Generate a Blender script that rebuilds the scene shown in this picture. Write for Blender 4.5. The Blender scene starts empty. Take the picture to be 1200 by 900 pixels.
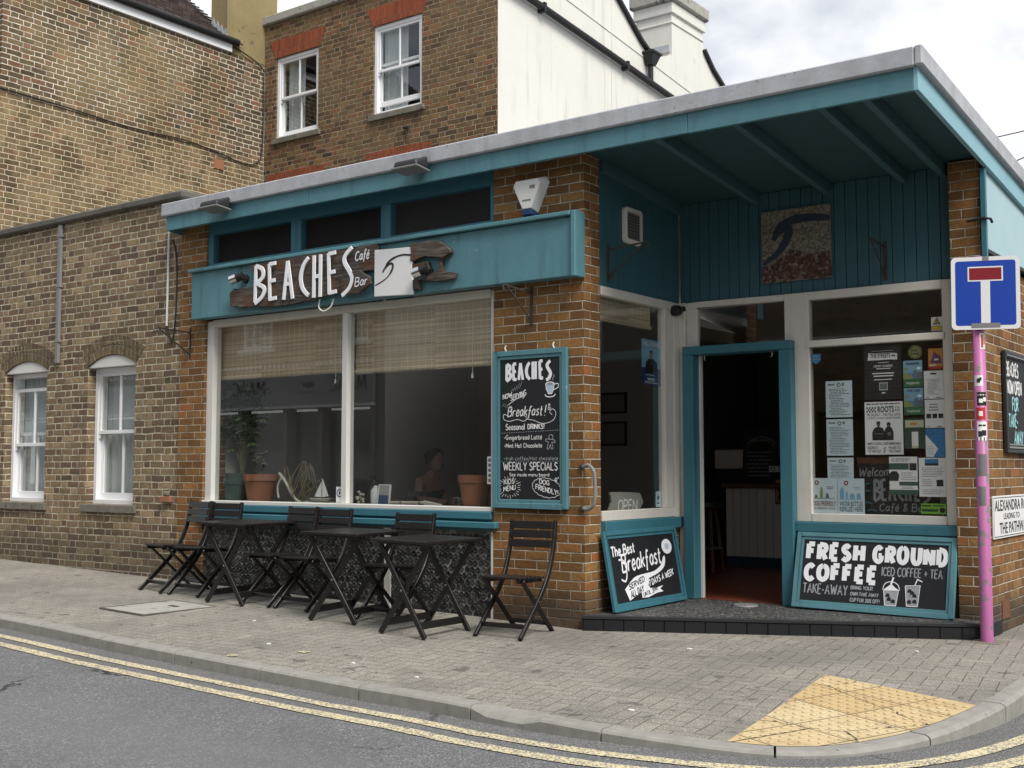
import bpy, bmesh, math, random
from mathutils import Vector, Matrix
random.seed(7)
SC = bpy.context.scene
COL = SC.collection
R = math.radians

# ------------------------------------------------------------------ camera
cam_d = bpy.data.cameras.new('camera'); cam = bpy.data.objects.new('camera', cam_d); COL.objects.link(cam)
PITCH, YAW = R(4.065), R(36.42)
fw = Vector((-math.sin(YAW)*math.cos(PITCH), math.cos(YAW)*math.cos(PITCH), math.sin(PITCH)))
rt = Vector((math.cos(YAW), math.sin(YAW), 0)); up = rt.cross(fw)
m = Matrix.Identity(4)
for i in range(3):
    m[i][0], m[i][1], m[i][2] = rt[i], up[i], -fw[i]
m.translation = (5.12, -7.92, 1.28)
cam.matrix_world = m
cam_d.sensor_width = 36; cam_d.lens = 36*1379/1200; cam_d.clip_end = 2000; cam_d.clip_start = .05
SC.camera = cam
SC.render.resolution_x, SC.render.resolution_y = 1024, 768

# ------------------------------------------------------------------ sky and sun (overcast, bright side to the right)
SUN_EL, SUN_AZ = R(50), R(112)
CLOUD = 1.3
W = bpy.data.worlds.new('World'); SC.world = W; W.use_nodes = True
nt = W.node_tree; nt.nodes.clear()
def wn(t, **k):
    n = nt.nodes.new(t)
    for a, b in k.items(): setattr(n, a, b)
    return n
sky = wn('ShaderNodeTexSky', sky_type='NISHITA', sun_disc=False, sun_elevation=SUN_EL, sun_rotation=SUN_AZ)
tc = wn('ShaderNodeTexCoord'); sp = wn('ShaderNodeSeparateXYZ'); nt.links.new(tc.outputs['Generated'], sp.inputs[0])
ad = wn('ShaderNodeMath', operation='ADD'); nt.links.new(sp.outputs[2], ad.inputs[0]); ad.inputs[1].default_value = .25
mx = wn('ShaderNodeMath', operation='MAXIMUM'); nt.links.new(ad.outputs[0], mx.inputs[0]); mx.inputs[1].default_value = .08
dx = wn('ShaderNodeMath', operation='DIVIDE'); nt.links.new(sp.outputs[0], dx.inputs[0]); nt.links.new(mx.outputs[0], dx.inputs[1])
dy = wn('ShaderNodeMath', operation='DIVIDE'); nt.links.new(sp.outputs[1], dy.inputs[0]); nt.links.new(mx.outputs[0], dy.inputs[1])
cb = wn('ShaderNodeCombineXYZ'); nt.links.new(dx.outputs[0], cb.inputs[0]); nt.links.new(dy.outputs[0], cb.inputs[1]); cb.inputs[2].default_value = CLOUD
nz = wn('ShaderNodeTexNoise'); nz.inputs['Scale'].default_value = 1.9; nz.inputs['Detail'].default_value = 7; nz.inputs['Roughness'].default_value = .52
nz.inputs['Distortion'].default_value = .25
nt.links.new(cb.outputs[0], nz.inputs['Vector'])
cr = wn('ShaderNodeValToRGB'); e = cr.color_ramp.elements
e[0].position = .40; e[0].color = (.43, .46, .51, 1); e[1].position = .55; e[1].color = (1, 1, 1, 1)
nt.links.new(nz.outputs['Fac'], cr.inputs[0])
mul = wn('ShaderNodeMix', data_type='RGBA', blend_type='MULTIPLY'); mul.inputs['Factor'].default_value = 1
mul.inputs[7].default_value = (3.85, 3.9, 3.98, 1); nt.links.new(cr.outputs[0], mul.inputs[6])
mixs = wn('ShaderNodeMix', data_type='RGBA'); mixs.inputs['Factor'].default_value = .94
nt.links.new(sky.outputs[0], mixs.inputs[6]); nt.links.new(mul.outputs[2], mixs.inputs[7])
bg = wn('ShaderNodeBackground'); bg.inputs['Strength'].default_value = .10
out = wn('ShaderNodeOutputWorld'); nt.links.new(mixs.outputs[2], bg.inputs[0]); nt.links.new(bg.outputs[0], out.inputs[0])
sun_d = bpy.data.lights.new('sun', 'SUN'); sun_d.energy = 1.5; sun_d.angle = R(26); sun_d.color = (1, .955, .89)
sun = bpy.data.objects.new('sun', sun_d); COL.objects.link(sun)
sd = Vector((math.sin(SUN_AZ)*math.cos(SUN_EL), math.cos(SUN_AZ)*math.cos(SUN_EL), math.sin(SUN_EL)))
sun.rotation_euler = sd.to_track_quat('Z', 'Y').to_euler(); sun.location = sd*60
vs = SC.view_settings; vs.view_transform = 'Standard'; vs.look = 'None'; vs.gamma = 1; vs.use_curve_mapping = False; vs.exposure = 1.5
SC.render.engine = 'CYCLES'
try: SC.cycles.max_bounces = 8; SC.cycles.transparent_max_bounces = 16
except Exception: pass

# ------------------------------------------------------------------ node helpers
class G:
    def __init__(s, name):
        s.m = bpy.data.materials.new(name); s.m.use_nodes = True; s.t = s.m.node_tree; s.t.nodes.clear()
        s.o = s.n('ShaderNodeOutputMaterial')
    def n(s, t, **k):
        x = s.t.nodes.new(t)
        for a, b in k.items(): setattr(x, a, b)
        return x
    def set(s, sock, v):
        if hasattr(v, 'is_output') or isinstance(v, bpy.types.NodeSocket): s.t.links.new(v, sock)
        else: sock.default_value = v
    def M(s, op, a, b=0.0, c=None, clamp=False):
        x = s.n('ShaderNodeMath', operation=op, use_clamp=clamp)
        s.set(x.inputs[0], a); s.set(x.inputs[1], b)
        if c is not None: s.set(x.inputs[2], c)
        return x.outputs[0]
    def noise(s, vec, scale, detail=4, rough=.55, dist=0):
        x = s.n('ShaderNodeTexNoise'); s.set(x.inputs['Scale'], scale); s.set(x.inputs['Detail'], detail)
        s.set(x.inputs['Roughness'], rough); s.set(x.inputs['Distortion'], dist)
        if vec is not None: s.set(x.inputs['Vector'], vec)
        return x.outputs['Fac']
    def ramp(s, f, stops, interp='LINEAR'):
        x = s.n('ShaderNodeValToRGB'); cr = x.color_ramp; cr.interpolation = interp
        while len(cr.elements) < len(stops): cr.elements.new(.5)
        for el, (p, c) in zip(cr.elements, stops):
            el.position = p; el.color = tuple(c)+(1,) if len(c) == 3 else c
        s.set(x.inputs[0], f); return x.outputs[0]
    def mix(s, f, a, b, bt='MIX'):
        x = s.n('ShaderNodeMix', data_type='RGBA', blend_type=bt)
        s.set(x.inputs[0], f)
        s.set(x.inputs[6], a if not isinstance(a, tuple) else (a+(1,))[:4]); s.set(x.inputs[7], b if not isinstance(b, tuple) else (b+(1,))[:4])
        return x.outputs[2]
    def sm(s, v, a, b, lo=0., hi=1.):
        x = s.n('ShaderNodeMapRange', interpolation_type='SMOOTHSTEP')
        s.set(x.inputs[0], v); s.set(x.inputs[1], a); s.set(x.inputs[2], b); s.set(x.inputs[3], lo); s.set(x.inputs[4], hi)
        return x.outputs[0]
    def comb(s, a, b, c=0.0):
        x = s.n('ShaderNodeCombineXYZ'); s.set(x.inputs[0], a); s.set(x.inputs[1], b); s.set(x.inputs[2], c); return x.outputs[0]
    def white(s, vec):
        x = s.n('ShaderNodeTexWhiteNoise', noise_dimensions='3D'); s.set(x.inputs[0], vec); return x.outputs['Value'], x.outputs['Color']
    def geo(s):
        g = s.n('ShaderNodeNewGeometry'); p = s.n('ShaderNodeSeparateXYZ'); s.t.links.new(g.outputs['Position'], p.inputs[0])
        q = s.n('ShaderNodeSeparateXYZ'); s.t.links.new(g.outputs['True Normal'], q.inputs[0])
        return g.outputs['Position'], p.outputs, q.outputs
    def obj(s): return s.n('ShaderNodeTexCoord').outputs['Object']
    def bump(s, h, dist=.01, strength=1.0, normal=None):
        x = s.n('ShaderNodeBump'); s.set(x.inputs['Height'], h); s.set(x.inputs['Distance'], dist); s.set(x.inputs['Strength'], strength)
        if normal is not None: s.set(x.inputs['Normal'], normal)
        return x.outputs[0]
    def bsdf(s, col, rough=.6, metal=0., normal=None, spec=.5, **kw):
        x = s.n('ShaderNodeBsdfPrincipled')
        s.set(x.inputs['Base Color'], (col+(1,))[:4] if isinstance(col, tuple) else col)
        s.set(x.inputs['Roughness'], rough); s.set(x.inputs['Metallic'], metal)
        s.set(x.inputs['Specular IOR Level'], spec)
        if normal is not None: s.set(x.inputs['Normal'], normal)
        for k, v in kw.items(): s.set(x.inputs[k], v)
        s.t.links.new(x.outputs[0], s.o.inputs[0]); return s.m

MATS = {}
def plain(name, col, rough=.55, metal=0., var=.12, scale=8, bump=.002, spec=.4, wear=None, wcol=None, wscale=14, streak=0., scol=None):
    """painted / simple surface with a little tonal variation, micro relief and optional worn patches"""
    g = G(name); p, P, N = g.geo()
    n1 = g.noise(p, scale, 5, .6); n2 = g.noise(p, scale*9, 3, .6)
    c = g.mix(g.M('MULTIPLY', g.sm(n1, .3, .75), var*2, clamp=True), col, tuple(x*(1-var*1.6) for x in col))
    c = g.mix(g.M('MULTIPLY', g.sm(n2, .55, .8), var, clamp=True), c, tuple(min(1, x*1.25+.01) for x in col))
    if wear:
        nw = g.noise(p, wscale, 6, .7)
        c = g.mix(g.sm(nw, wear, wear+.035), c, wcol)
    if streak:      # rain streaks: long in height, narrow across
        sv = g.comb(g.M('MULTIPLY', g.M('ADD', P[0], P[1]), 7.), g.M('MULTIPLY', g.M('SUBTRACT', P[0], P[1]), 3.), g.M('MULTIPLY', P[2], .55))
        ns = g.noise(sv, 1., 6, .65); pt = g.noise(p, .8, 4, .6)
        c = g.mix(g.M('MULTIPLY', g.M('MULTIPLY', g.sm(ns, .48, .72), g.sm(pt, .35, .65)), streak), c, scol or tuple(x*.45 for x in col))
        n5 = g.noise(p, 55, 3, .7); c = g.mix(g.sm(n5, .70, .74, 0, .6), c, tuple(x*.5 for x in col))
    h = g.M('ADD', g.M('MULTIPLY', n2, .5), n1)
    MATS[name] = g.bsdf(c, g.M('ADD', rough-.06, g.M('MULTIPLY', n1, .14)), metal, g.bump(h, bump, .6), spec)
    return MATS[name]

def brick(name, cols, mortar, L=.225, H=.1125, ch=.075, mt=.010, stain=(.06, .05, .04), stain_amt=.3, stain2=None, wob=.010, tint=None, dark_low=0, dark_amt=.74, zoff=0., patch=None, zsplit=None):
    g = G(name); p, P, N = g.geo()
    useY = g.M('GREATER_THAN', g.M('ABSOLUTE', N[0]), g.M('ABSOLUTE', N[1]))
    u = g.M('ADD', g.M('MULTIPLY', P[0], g.M('SUBTRACT', 1., useY)), g.M('MULTIPLY', P[1], useY))
    w1 = g.noise(p, 5, 3); w2 = g.noise(p, 4.3, 3, .55, .4)
    u = g.M('ADD', u, g.M('MULTIPLY', g.M('SUBTRACT', w1, .5), wob*2))
    z = g.M('ADD', g.M('ADD', P[2], zoff), g.M('MULTIPLY', g.M('SUBTRACT', w2, .5), wob*1.6))
    zr = g.M('DIVIDE', z, ch); row = g.M('FLOOR', zr); fz = g.M('FRACT', zr)
    per = L+H
    shift = g.M('MULTIPLY', g.M('FLOORED_MODULO', row, 2.), per/2)
    rj, _ = g.white(g.comb(row, 3.7, 1.1))
    uu = g.M('DIVIDE', g.M('ADD', g.M('ADD', u, shift), g.M('MULTIPLY', rj, .05)), per)
    colm = g.M('FLOOR', uu); fu = g.M('MULTIPLY', g.M('FRACT', uu), per)
    if H > 0:
        ish = g.M('GREATER_THAN', fu, L)
        loc = g.M('SUBTRACT', fu, g.M('MULTIPLY', ish, L))
        wid = g.M('SUBTRACT', L, g.M('MULTIPLY', ish, L-H))
        idx = g.M('ADD', g.M('MULTIPLY', colm, 2.), ish)
    else:
        loc, wid, idx = fu, L, colm
    du = g.M('MINIMUM', loc, g.M('SUBTRACT', wid, loc))
    dz = g.M('MULTIPLY', g.M('MINIMUM', fz, g.M('SUBTRACT', 1., fz)), ch)
    d = g.M('MINIMUM', du, dz)
    fine = g.noise(p, 90, 3, .6)
    d = g.M('ADD', d, g.M('MULTIPLY', g.M('SUBTRACT', fine, .5), .006))
    mask = g.sm(d, mt/2-.0025, mt/2+.0025)
    rv, rc = g.white(g.comb(idx, row, 0.))
    k = len(cols)
    c = g.ramp(rv, [(i/(k-1) if k > 1 else 0, cc) for i, cc in enumerate(cols)])
    # some bricks over-burnt or sooty, in loose clusters
    clu = g.noise(p, 1.7, 4, .6); r2, _ = g.white(g.comb(row, idx, 7.3))
    c = g.mix(g.M('MULTIPLY', g.sm(g.M('ADD', g.M('MULTIPLY', r2, .55), g.M('MULTIPLY', clu, .8)), .70, .82), .34), c, tuple(x*.5 for x in stain))
    n3 = g.noise(p, 28, 5, .65)
    c = g.mix(g.M('MULTIPLY', g.sm(n3, .35, .75), .55), c, stain)
    n6 = g.noise(p, 160, 2, .6)
    c = g.mix(g.M('MULTIPLY', g.sm(n6, .5, .75), .35), c, tuple(min(1, x*1.9+.02) for x in cols[k//2]))
    big = g.noise(p, .9, 5, .6)
    c = g.mix(g.M('MULTIPLY', g.sm(big, .45, .7), stain_amt), c, stain)
    if stain2:
        big2 = g.noise(g.comb(P[0], g.M('ADD', P[1], 40.), P[2]), .6, 5, .6)
        c = g.mix(g.M('MULTIPLY', g.sm(big2, .42, .62), .55), c, stain2)
    mcol = g.mix(g.sm(g.noise(p, 7, 6, .7), .32, .66), tuple(x*.42 for x in mortar), mortar)
    if patch:
        pn = g.noise(g.comb(P[1], P[0], P[2]), 1.3, 3, .5)
        mcol = g.mix(g.sm(pn, .50, .60), mcol, patch)
    if zsplit:
        zs = g.sm(g.M('ADD', P[2], g.M('MULTIPLY', g.M('SUBTRACT', g.noise(p, 1.6, 5, .65), .5), 2.2)), zsplit+.35, zsplit-.25)
        lowc = g.mix(g.sm(g.noise(p, 3.3, 6, .75), .38, .62), (.085, .062, .036), (.36, .26, .135))
        c = g.mix(g.M('MULTIPLY', zs, .50), c, lowc); mcol = g.mix(g.M('MULTIPLY', zs, .75), mcol, (.50, .42, .28))
    c = g.mix(mask, mcol, c)
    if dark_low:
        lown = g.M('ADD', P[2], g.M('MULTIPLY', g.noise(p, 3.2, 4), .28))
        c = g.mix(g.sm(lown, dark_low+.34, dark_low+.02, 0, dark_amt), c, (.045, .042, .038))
    h = g.M('ADD', g.M('MULTIPLY', mask, .8), g.M('MULTIPLY', n3, .45))
    MATS[name] = g.bsdf(c, .88, 0, g.bump(h, .015, 1.0), .25)
    return MATS[name]

# bricks
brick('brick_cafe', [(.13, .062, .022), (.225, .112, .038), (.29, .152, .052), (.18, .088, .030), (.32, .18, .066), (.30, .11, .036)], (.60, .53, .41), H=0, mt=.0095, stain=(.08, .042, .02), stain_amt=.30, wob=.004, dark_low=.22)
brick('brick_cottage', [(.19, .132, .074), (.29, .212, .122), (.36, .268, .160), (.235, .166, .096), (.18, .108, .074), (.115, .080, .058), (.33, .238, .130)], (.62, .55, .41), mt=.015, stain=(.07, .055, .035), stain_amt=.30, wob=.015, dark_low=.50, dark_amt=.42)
brick('brick_gable', [(.055, .042, .026), (.125, .090, .050), (.215, .155, .084), (.080, .058, .036), (.27, .125, .072), (.165, .118, .064), (.042, .034, .024)], (.74, .68, .54), mt=.014, stain=(.05, .04, .024), stain_amt=.45, stain2=(.30, .225, .115), wob=.016, patch=(.46, .38, .24), zsplit=6.25)
brick('brick_brown', [(.12, .070, .034), (.20, .122, .054), (.27, .168, .070), (.065, .042, .028), (.29, .122, .056), (.22, .150, .066)], (.42, .35, .25), mt=.012, stain=(.05, .036, .02), stain_amt=.4, stain2=(.15, .105, .055), wob=.014)
brick('brick_opposite', [(.30, .21, .13), (.36, .26, .16), (.27, .18, .11)], (.5, .44, .36), mt=.012, stain_amt=.2)
brick('red_arch', [(.27, .068, .030), (.33, .088, .040), (.20, .052, .028)], (.36, .22, .15), L=.05, H=0, ch=.30, mt=.006, stain=(.2, .05, .02), stain_amt=.2, wob=.01)
brick('arch_brick', [(.14, .10, .055), (.18, .13, .07), (.11, .075, .045)], (.42, .36, .26), L=.075, H=0, ch=.9, mt=.010, stain=(.06, .05, .03), stain_amt=.2, wob=.004)

# paints and plain stuff
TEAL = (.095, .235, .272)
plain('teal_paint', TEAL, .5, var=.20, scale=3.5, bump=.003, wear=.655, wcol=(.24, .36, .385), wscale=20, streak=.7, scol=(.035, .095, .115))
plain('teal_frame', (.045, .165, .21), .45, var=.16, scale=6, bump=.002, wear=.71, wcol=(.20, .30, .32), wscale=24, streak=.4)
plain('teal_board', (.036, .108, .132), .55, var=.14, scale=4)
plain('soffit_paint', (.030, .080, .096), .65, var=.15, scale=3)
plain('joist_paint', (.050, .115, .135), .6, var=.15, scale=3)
plain('pale_teal_panel', (.36, .52, .55), .5, var=.12, scale=4, wear=.66, wcol=(.55, .64, .66), wscale=6)
plain('lit_fascia', (.24, .44, .50), .5, var=.12, scale=5, wear=.68, wcol=(.5, .6, .62))  # fascia teal with the brighter light on the right-hand side put into its colour
plain('white_paint', (.66, .65, .61), .42, var=.08, scale=7, wear=.72, wcol=(.36, .33, .28), wscale=9)
plain('aged_white', (.64, .61, .55), .5, var=.14, scale=6, wear=.68, wcol=(.36, .33, .28), wscale=14, streak=.35, scol=(.40, .36, .29))
plain('upvc', (.80, .81, .82), .3, var=.04, scale=4)
plain('cream_render', (.66, .65, .60), .85, var=.12, scale=1.2, bump=.004, wear=.66, wcol=(.56, .53, .46), wscale=2.0, streak=.55, scol=(.42, .40, .34))
plain('mustard_render', (.27, .215, .105), .9, var=.25, scale=2.5, bump=.006, wear=.62, wcol=(.12, .10, .06), wscale=3, streak=.6, scol=(.13, .10, .05))
plain('lead_flashing', (.42, .46, .52), .5, .3, var=.15, scale=9)
plain('felt_trim', (.44, .455, .49), .7, var=.28, scale=5, bump=.004, wear=.62, wcol=(.25, .26, .285), wscale=18, streak=.5, scol=(.22, .225, .24))
plain('stone', (.19, .175, .14), .9, var=.3, scale=9, bump=.004, wear=.60, wcol=(.08, .075, .05), wscale=8)
plain('coping_concrete', (.12, .112, .095), .9, var=.3, scale=6, bump=.004, wear=.6, wcol=(.055, .052, .045), wscale=5)
plain('pale_coping', (.36, .35, .31), .9, var=.25, scale=5, bump=.004, wear=.58, wcol=(.12, .115, .10), wscale=7)
plain('kerb_concrete', (.29, .278, .255), .9, var=.25, scale=12, bump=.003, wear=.64, wcol=(.12, .115, .105), wscale=18)
plain('black_metal', (.018, .018, .019), .5, .2, var=.2)
plain('rusty_metal', (.06, .055, .045), .7, .3, var=.3, scale=30, wear=.58, wcol=(.12, .05, .02), wscale=40)
plain('dark_plastic', (.022, .022, .025), .5, var=.2, scale=12)
plain('grey_plastic', (.20, .20, .20), .45, var=.1)
plain('steel', (.52, .52, .52), .32, .85, var=.1)
plain('chrome', (.72, .72, .72), .2, 1., var=.05)
plain('white_plastic', (.70, .70, .66), .35, var=.06)
plain('dark_blind', (.035, .036, .039), .55, var=.1)
plain('curtain', (.52, .56, .57), .9, var=.12, scale=5)
plain('void', (.012, .012, .013), .9, var=.1)
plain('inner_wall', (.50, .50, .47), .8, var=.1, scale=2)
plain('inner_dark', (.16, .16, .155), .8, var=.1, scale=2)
plain('counter_white', (.80, .79, .75), .5, var=.08)
plain('counter_blue', (.03, .075, .13), .5, var=.1)
plain('warm_wood', (.16, .065, .025), .5, var=.25, scale=9)
plain('board_black', (.012, .013, .016), .62, var=.25, scale=5)
plain('chalk_white', (.72, .72, .72), .8, var=.22, scale=40, bump=.0005)
plain('chalk_bold', (.80, .81, .84), .75, var=.10, scale=22, bump=.0005)
plain('chalk_grey', (.36, .38, .40), .85, var=.35, scale=60, bump=.0005)
plain('chalk_blue', (.45, .56, .68), .85, var=.25, scale=60, bump=.0005)
plain('chalk_aqua', (.32, .60, .62), .85, var=.15, scale=60, bump=.0005)
plain('terracotta', (.30, .125, .070), .8, var=.18, scale=12, bump=.002)
plain('green_glaze', (.055, .095, .085), .5, var=.2, scale=8)
plain('soil', (.03, .022, .015), .95, var=.3)
plain('dry_stem', (.24, .19, .12), .85, var=.25, scale=20)
plain('green_leaf', (.13, .19, .085), .6, var=.35, scale=30)
plain('dull_leaf', (.20, .21, .13), .7, var=.35, scale=30)
plain('driftwood_white', (.58, .54, .46), .7, var=.2, scale=15)
plain('paper_white', (.84, .84, .83), .6, var=.03, bump=.0003)
plain('paper_blue', (.60, .70, .76), .6, var=.05, bump=.0003)
plain('ink', (.02, .02, .022), .6, var=.05, bump=.0002)
plain('ink_soft', (.16, .18, .20), .6, var=.05, bump=.0002)
plain('ink_brown', (.22, .09, .05), .6, var=.05, bump=.0002)
plain('ink_teal', (.05, .14, .20), .6, var=.05, bump=.0002)
plain('print_green', (.05, .17, .08), .5, var=.08, bump=.0002)
plain('print_dkgreen', (.035, .085, .06), .5, var=.1, bump=.0002)
plain('print_lime', (.22, .48, .06), .5, var=.05, bump=.0002)
plain('print_sky', (.22, .42, .58), .5, var=.08, bump=.0002)
plain('print_blue', (.05, .24, .52), .5, var=.08, bump=.0002)
plain('print_navy', (.02, .05, .15), .5, var=.08, bump=.0002)
plain('print_yellow', (.72, .55, .06), .5, var=.06, bump=.0002)
plain('print_orange', (.60, .28, .06), .5, var=.1, bump=.0002)
plain('print_purple', (.16, .06, .20), .5, var=.1, bump=.0002)
plain('print_olive', (.30, .33, .14), .5, var=.08, bump=.0002)
plain('print_red', (.50, .04, .03), .5, var=.06, bump=.0002)
plain('print_pale', (.58, .60, .42), .5, var=.1, bump=.0002)
plain('poster_black', (.022, .023, .025), .45, var=.15, bump=.0002)
plain('sign_blue', (.010, .052, .36), .35, var=.05, scale=3, bump=.0002)
plain('sign_white', (.74, .74, .74), .35, var=.05, scale=6, bump=.0002, wear=.72, wcol=(.5, .48, .44))
plain('sign_maroon', (.22, .012, .02), .35, var=.05, bump=.0002)
plain('pink_paint', (.45, .14, .335), .42, var=.12, scale=6, bump=.001, wear=.545, wcol=(.20, .18, .19), wscale=11, streak=.5, scol=(.26, .10, .20))
plain('grime', (.20, .19, .19), .6, var=.2)
plain('skin', (.34, .20, .14), .55, var=.08)
plain('hair', (.03, .02, .015), .6, var=.2)
plain('shirt', (.05, .055, .065), .8, var=.12)
plain('roof_slate', (.05, .052, .06), .7, var=.2)
plain('grey_fascia', (.36, .37, .385), .5, var=.08)
plain('render_grey', (.30, .30, .28), .9, var=.15, scale=1.5)
plain('sanitiser', (.55, .58, .60), .3, var=.05)
plain('rubber_cable', (.022, .02, .018), .6, var=.1)

def m_glass(name, ior=1.5, tint=(.92, .95, .94), boost=1.7):
    g = G(name); f = g.n('ShaderNodeFresnel'); f.inputs[0].default_value = ior
    t = g.n('ShaderNodeBsdfTransparent'); t.inputs[0].default_value = tint+(1,)
    gl = g.n('ShaderNodeBsdfGlossy'); gl.inputs['Roughness'].default_value = .004; gl.inputs[0].default_value = (1, 1, 1, 1)
    mi = g.n('ShaderNodeMixShader'); ge = g.n('ShaderNodeNewGeometry'); fb = g.M('MULTIPLY', g.M('MULTIPLY', f.outputs[0], boost, clamp=True), g.M('SUBTRACT', 1., ge.outputs['Backfacing'])); g.t.links.new(fb, mi.inputs[0]); g.t.links.new(t.outputs[0], mi.inputs[1]); g.t.links.new(gl.outputs[0], mi.inputs[2])
    g.t.links.new(mi.outputs[0], g.o.inputs[0]); MATS[name] = g.m
m_glass('glass', 1.55, (.95, .96, .95), 2.1); m_glass('clear_glass', 1.2, (.97, .97, .97), 1.)

def m_wood_black():
    g = G('black_wood'); p, P, N = g.geo(); o = g.obj()
    mp = g.n('ShaderNodeMapping'); g.t.links.new(o, mp.inputs[0]); mp.inputs['Scale'].default_value = (6, 6, 60)
    n1 = g.noise(mp.outputs[0], 1.5, 4); n2 = g.noise(p, 18, 5, .65)
    c = g.mix(n1, (.006, .005, .005), (.015, .012, .0115))
    c = g.mix(g.sm(n2, .66, .74, 0, .65), c, (.04, .03, .027))
    MATS['black_wood'] = g.bsdf(c, g.M('ADD', .28, g.M('MULTIPLY', n2, .22)), 0, g.bump(n1, .002, .5), .5)
m_wood_black()

def m_driftwood():
    g = G('driftwood'); p, P, N = g.geo()
    v = g.comb(g.M('MULTIPLY', P[0], 3.), g.M('MULTIPLY', P[1], 20.), g.M('MULTIPLY', P[2], 34.))
    n1 = g.noise(v, 1.2, 6, .65, .8); n2 = g.noise(p, 5, 4)
    c = g.ramp(n1, [(.25, (.018, .015, .013)), (.5, (.075, .062, .052)), (.75, (.17, .15, .13))])
    c = g.mix(g.sm(n2, .5, .62, 0, .55), c, (.12, .055, .022))
    MATS['driftwood'] = g.bsdf(c, .85, 0, g.bump(n1, .012, .8), .2)
m_driftwood()

def m_asphalt():
    g = G('asphalt'); p, P, N = g.geo()
    v = g.n('ShaderNodeTexVoronoi'); v.inputs['Scale'].default_value = 105; g.t.links.new(p, v.inputs[0])
    sv, _ = g.white(v.outputs['Position'])
    n1 = g.noise(p, 1.1, 5, .6); n2 = g.noise(p, 260, 2)
    c = g.ramp(sv, [(0, (.12, .122, .127)), (.5, (.17, .173, .18)), (.85, (.22, .223, .23)), (1, (.36, .36, .355))])
    c = g.mix(g.sm(n1, .35, .7, 0, .45), c, (.125, .127, .133))
    c = g.mix(g.sm(n2, .58, .75, 0, .4), c, (.06, .06, .063))
    # dust and grit collects by the kerb
    # polished wheel tracks, a darker patch repair and hairline cracks
    tr_ = g.M('ADD', P[1], g.M('MULTIPLY', g.noise(p, .6, 3), .6))
    c = g.mix(g.M('MULTIPLY', g.M('MULTIPLY', g.sm(tr_, -4.5, -4.0), g.sm(tr_, -3.2, -3.6)), .35), c, (.20, .203, .21))
    vk = g.n('ShaderNodeTexVoronoi', feature='DISTANCE_TO_EDGE'); vk.inputs['Scale'].default_value = .55
    vq = g.n('ShaderNodeVectorMath', operation='ADD'); g.t.links.new(p, vq.inputs[0]); g.set(vq.inputs[1], g.comb(g.M('MULTIPLY', g.noise(p, 2.5, 5, .7), .5), g.M('MULTIPLY', g.noise(p, 2.1, 5, .7), .5), 0.)); g.t.links.new(vq.outputs[0], vk.inputs[0])
    c = g.mix(g.M('MULTIPLY', g.sm(vk.outputs['Distance'], .012, .004), g.sm(g.noise(p, .35, 2), .50, .56)), c, (.035, .035, .036))
    ed = g.M('ADD', P[1], g.M('MULTIPLY', n1, .5))
    c = g.mix(g.sm(ed, -2.95, -2.45, 0, .30), c, (.16, .148, .13))
    h = g.M('ADD', g.M('MULTIPLY', v.outputs['Distance'], -8.), n2)
    MATS['asphalt'] = g.bsdf(c, .85, 0, g.bump(h, .004, .55), .3)
m_asphalt()

def m_line():
    g = G('yellow_line'); p, P, N = g.geo()
    v = g.n('ShaderNodeTexVoronoi'); v.inputs['Scale'].default_value = 105; g.t.links.new(p, v.inputs[0])
    sv, _ = g.white(v.outputs['Position'])
    n1 = g.noise(p, 2.2, 5, .65); n2 = g.noise(p, 60, 4, .7)
    c = g.mix(g.noise(p, 9, 4), (.56, .475, .27), (.62, .56, .39))
    wv = g.M('ADD', g.M('MULTIPLY', sv, .45), g.M('ADD', g.M('MULTIPLY', n2, .35), g.M('MULTIPLY', n1, .3)))
    c = g.mix(g.sm(wv, .55, .67), c, (.19, .185, .17))
    MATS['yellow_line'] = g.bsdf(c, .8, 0, g.bump(n2, .002, .6), .3)
m_line()

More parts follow.
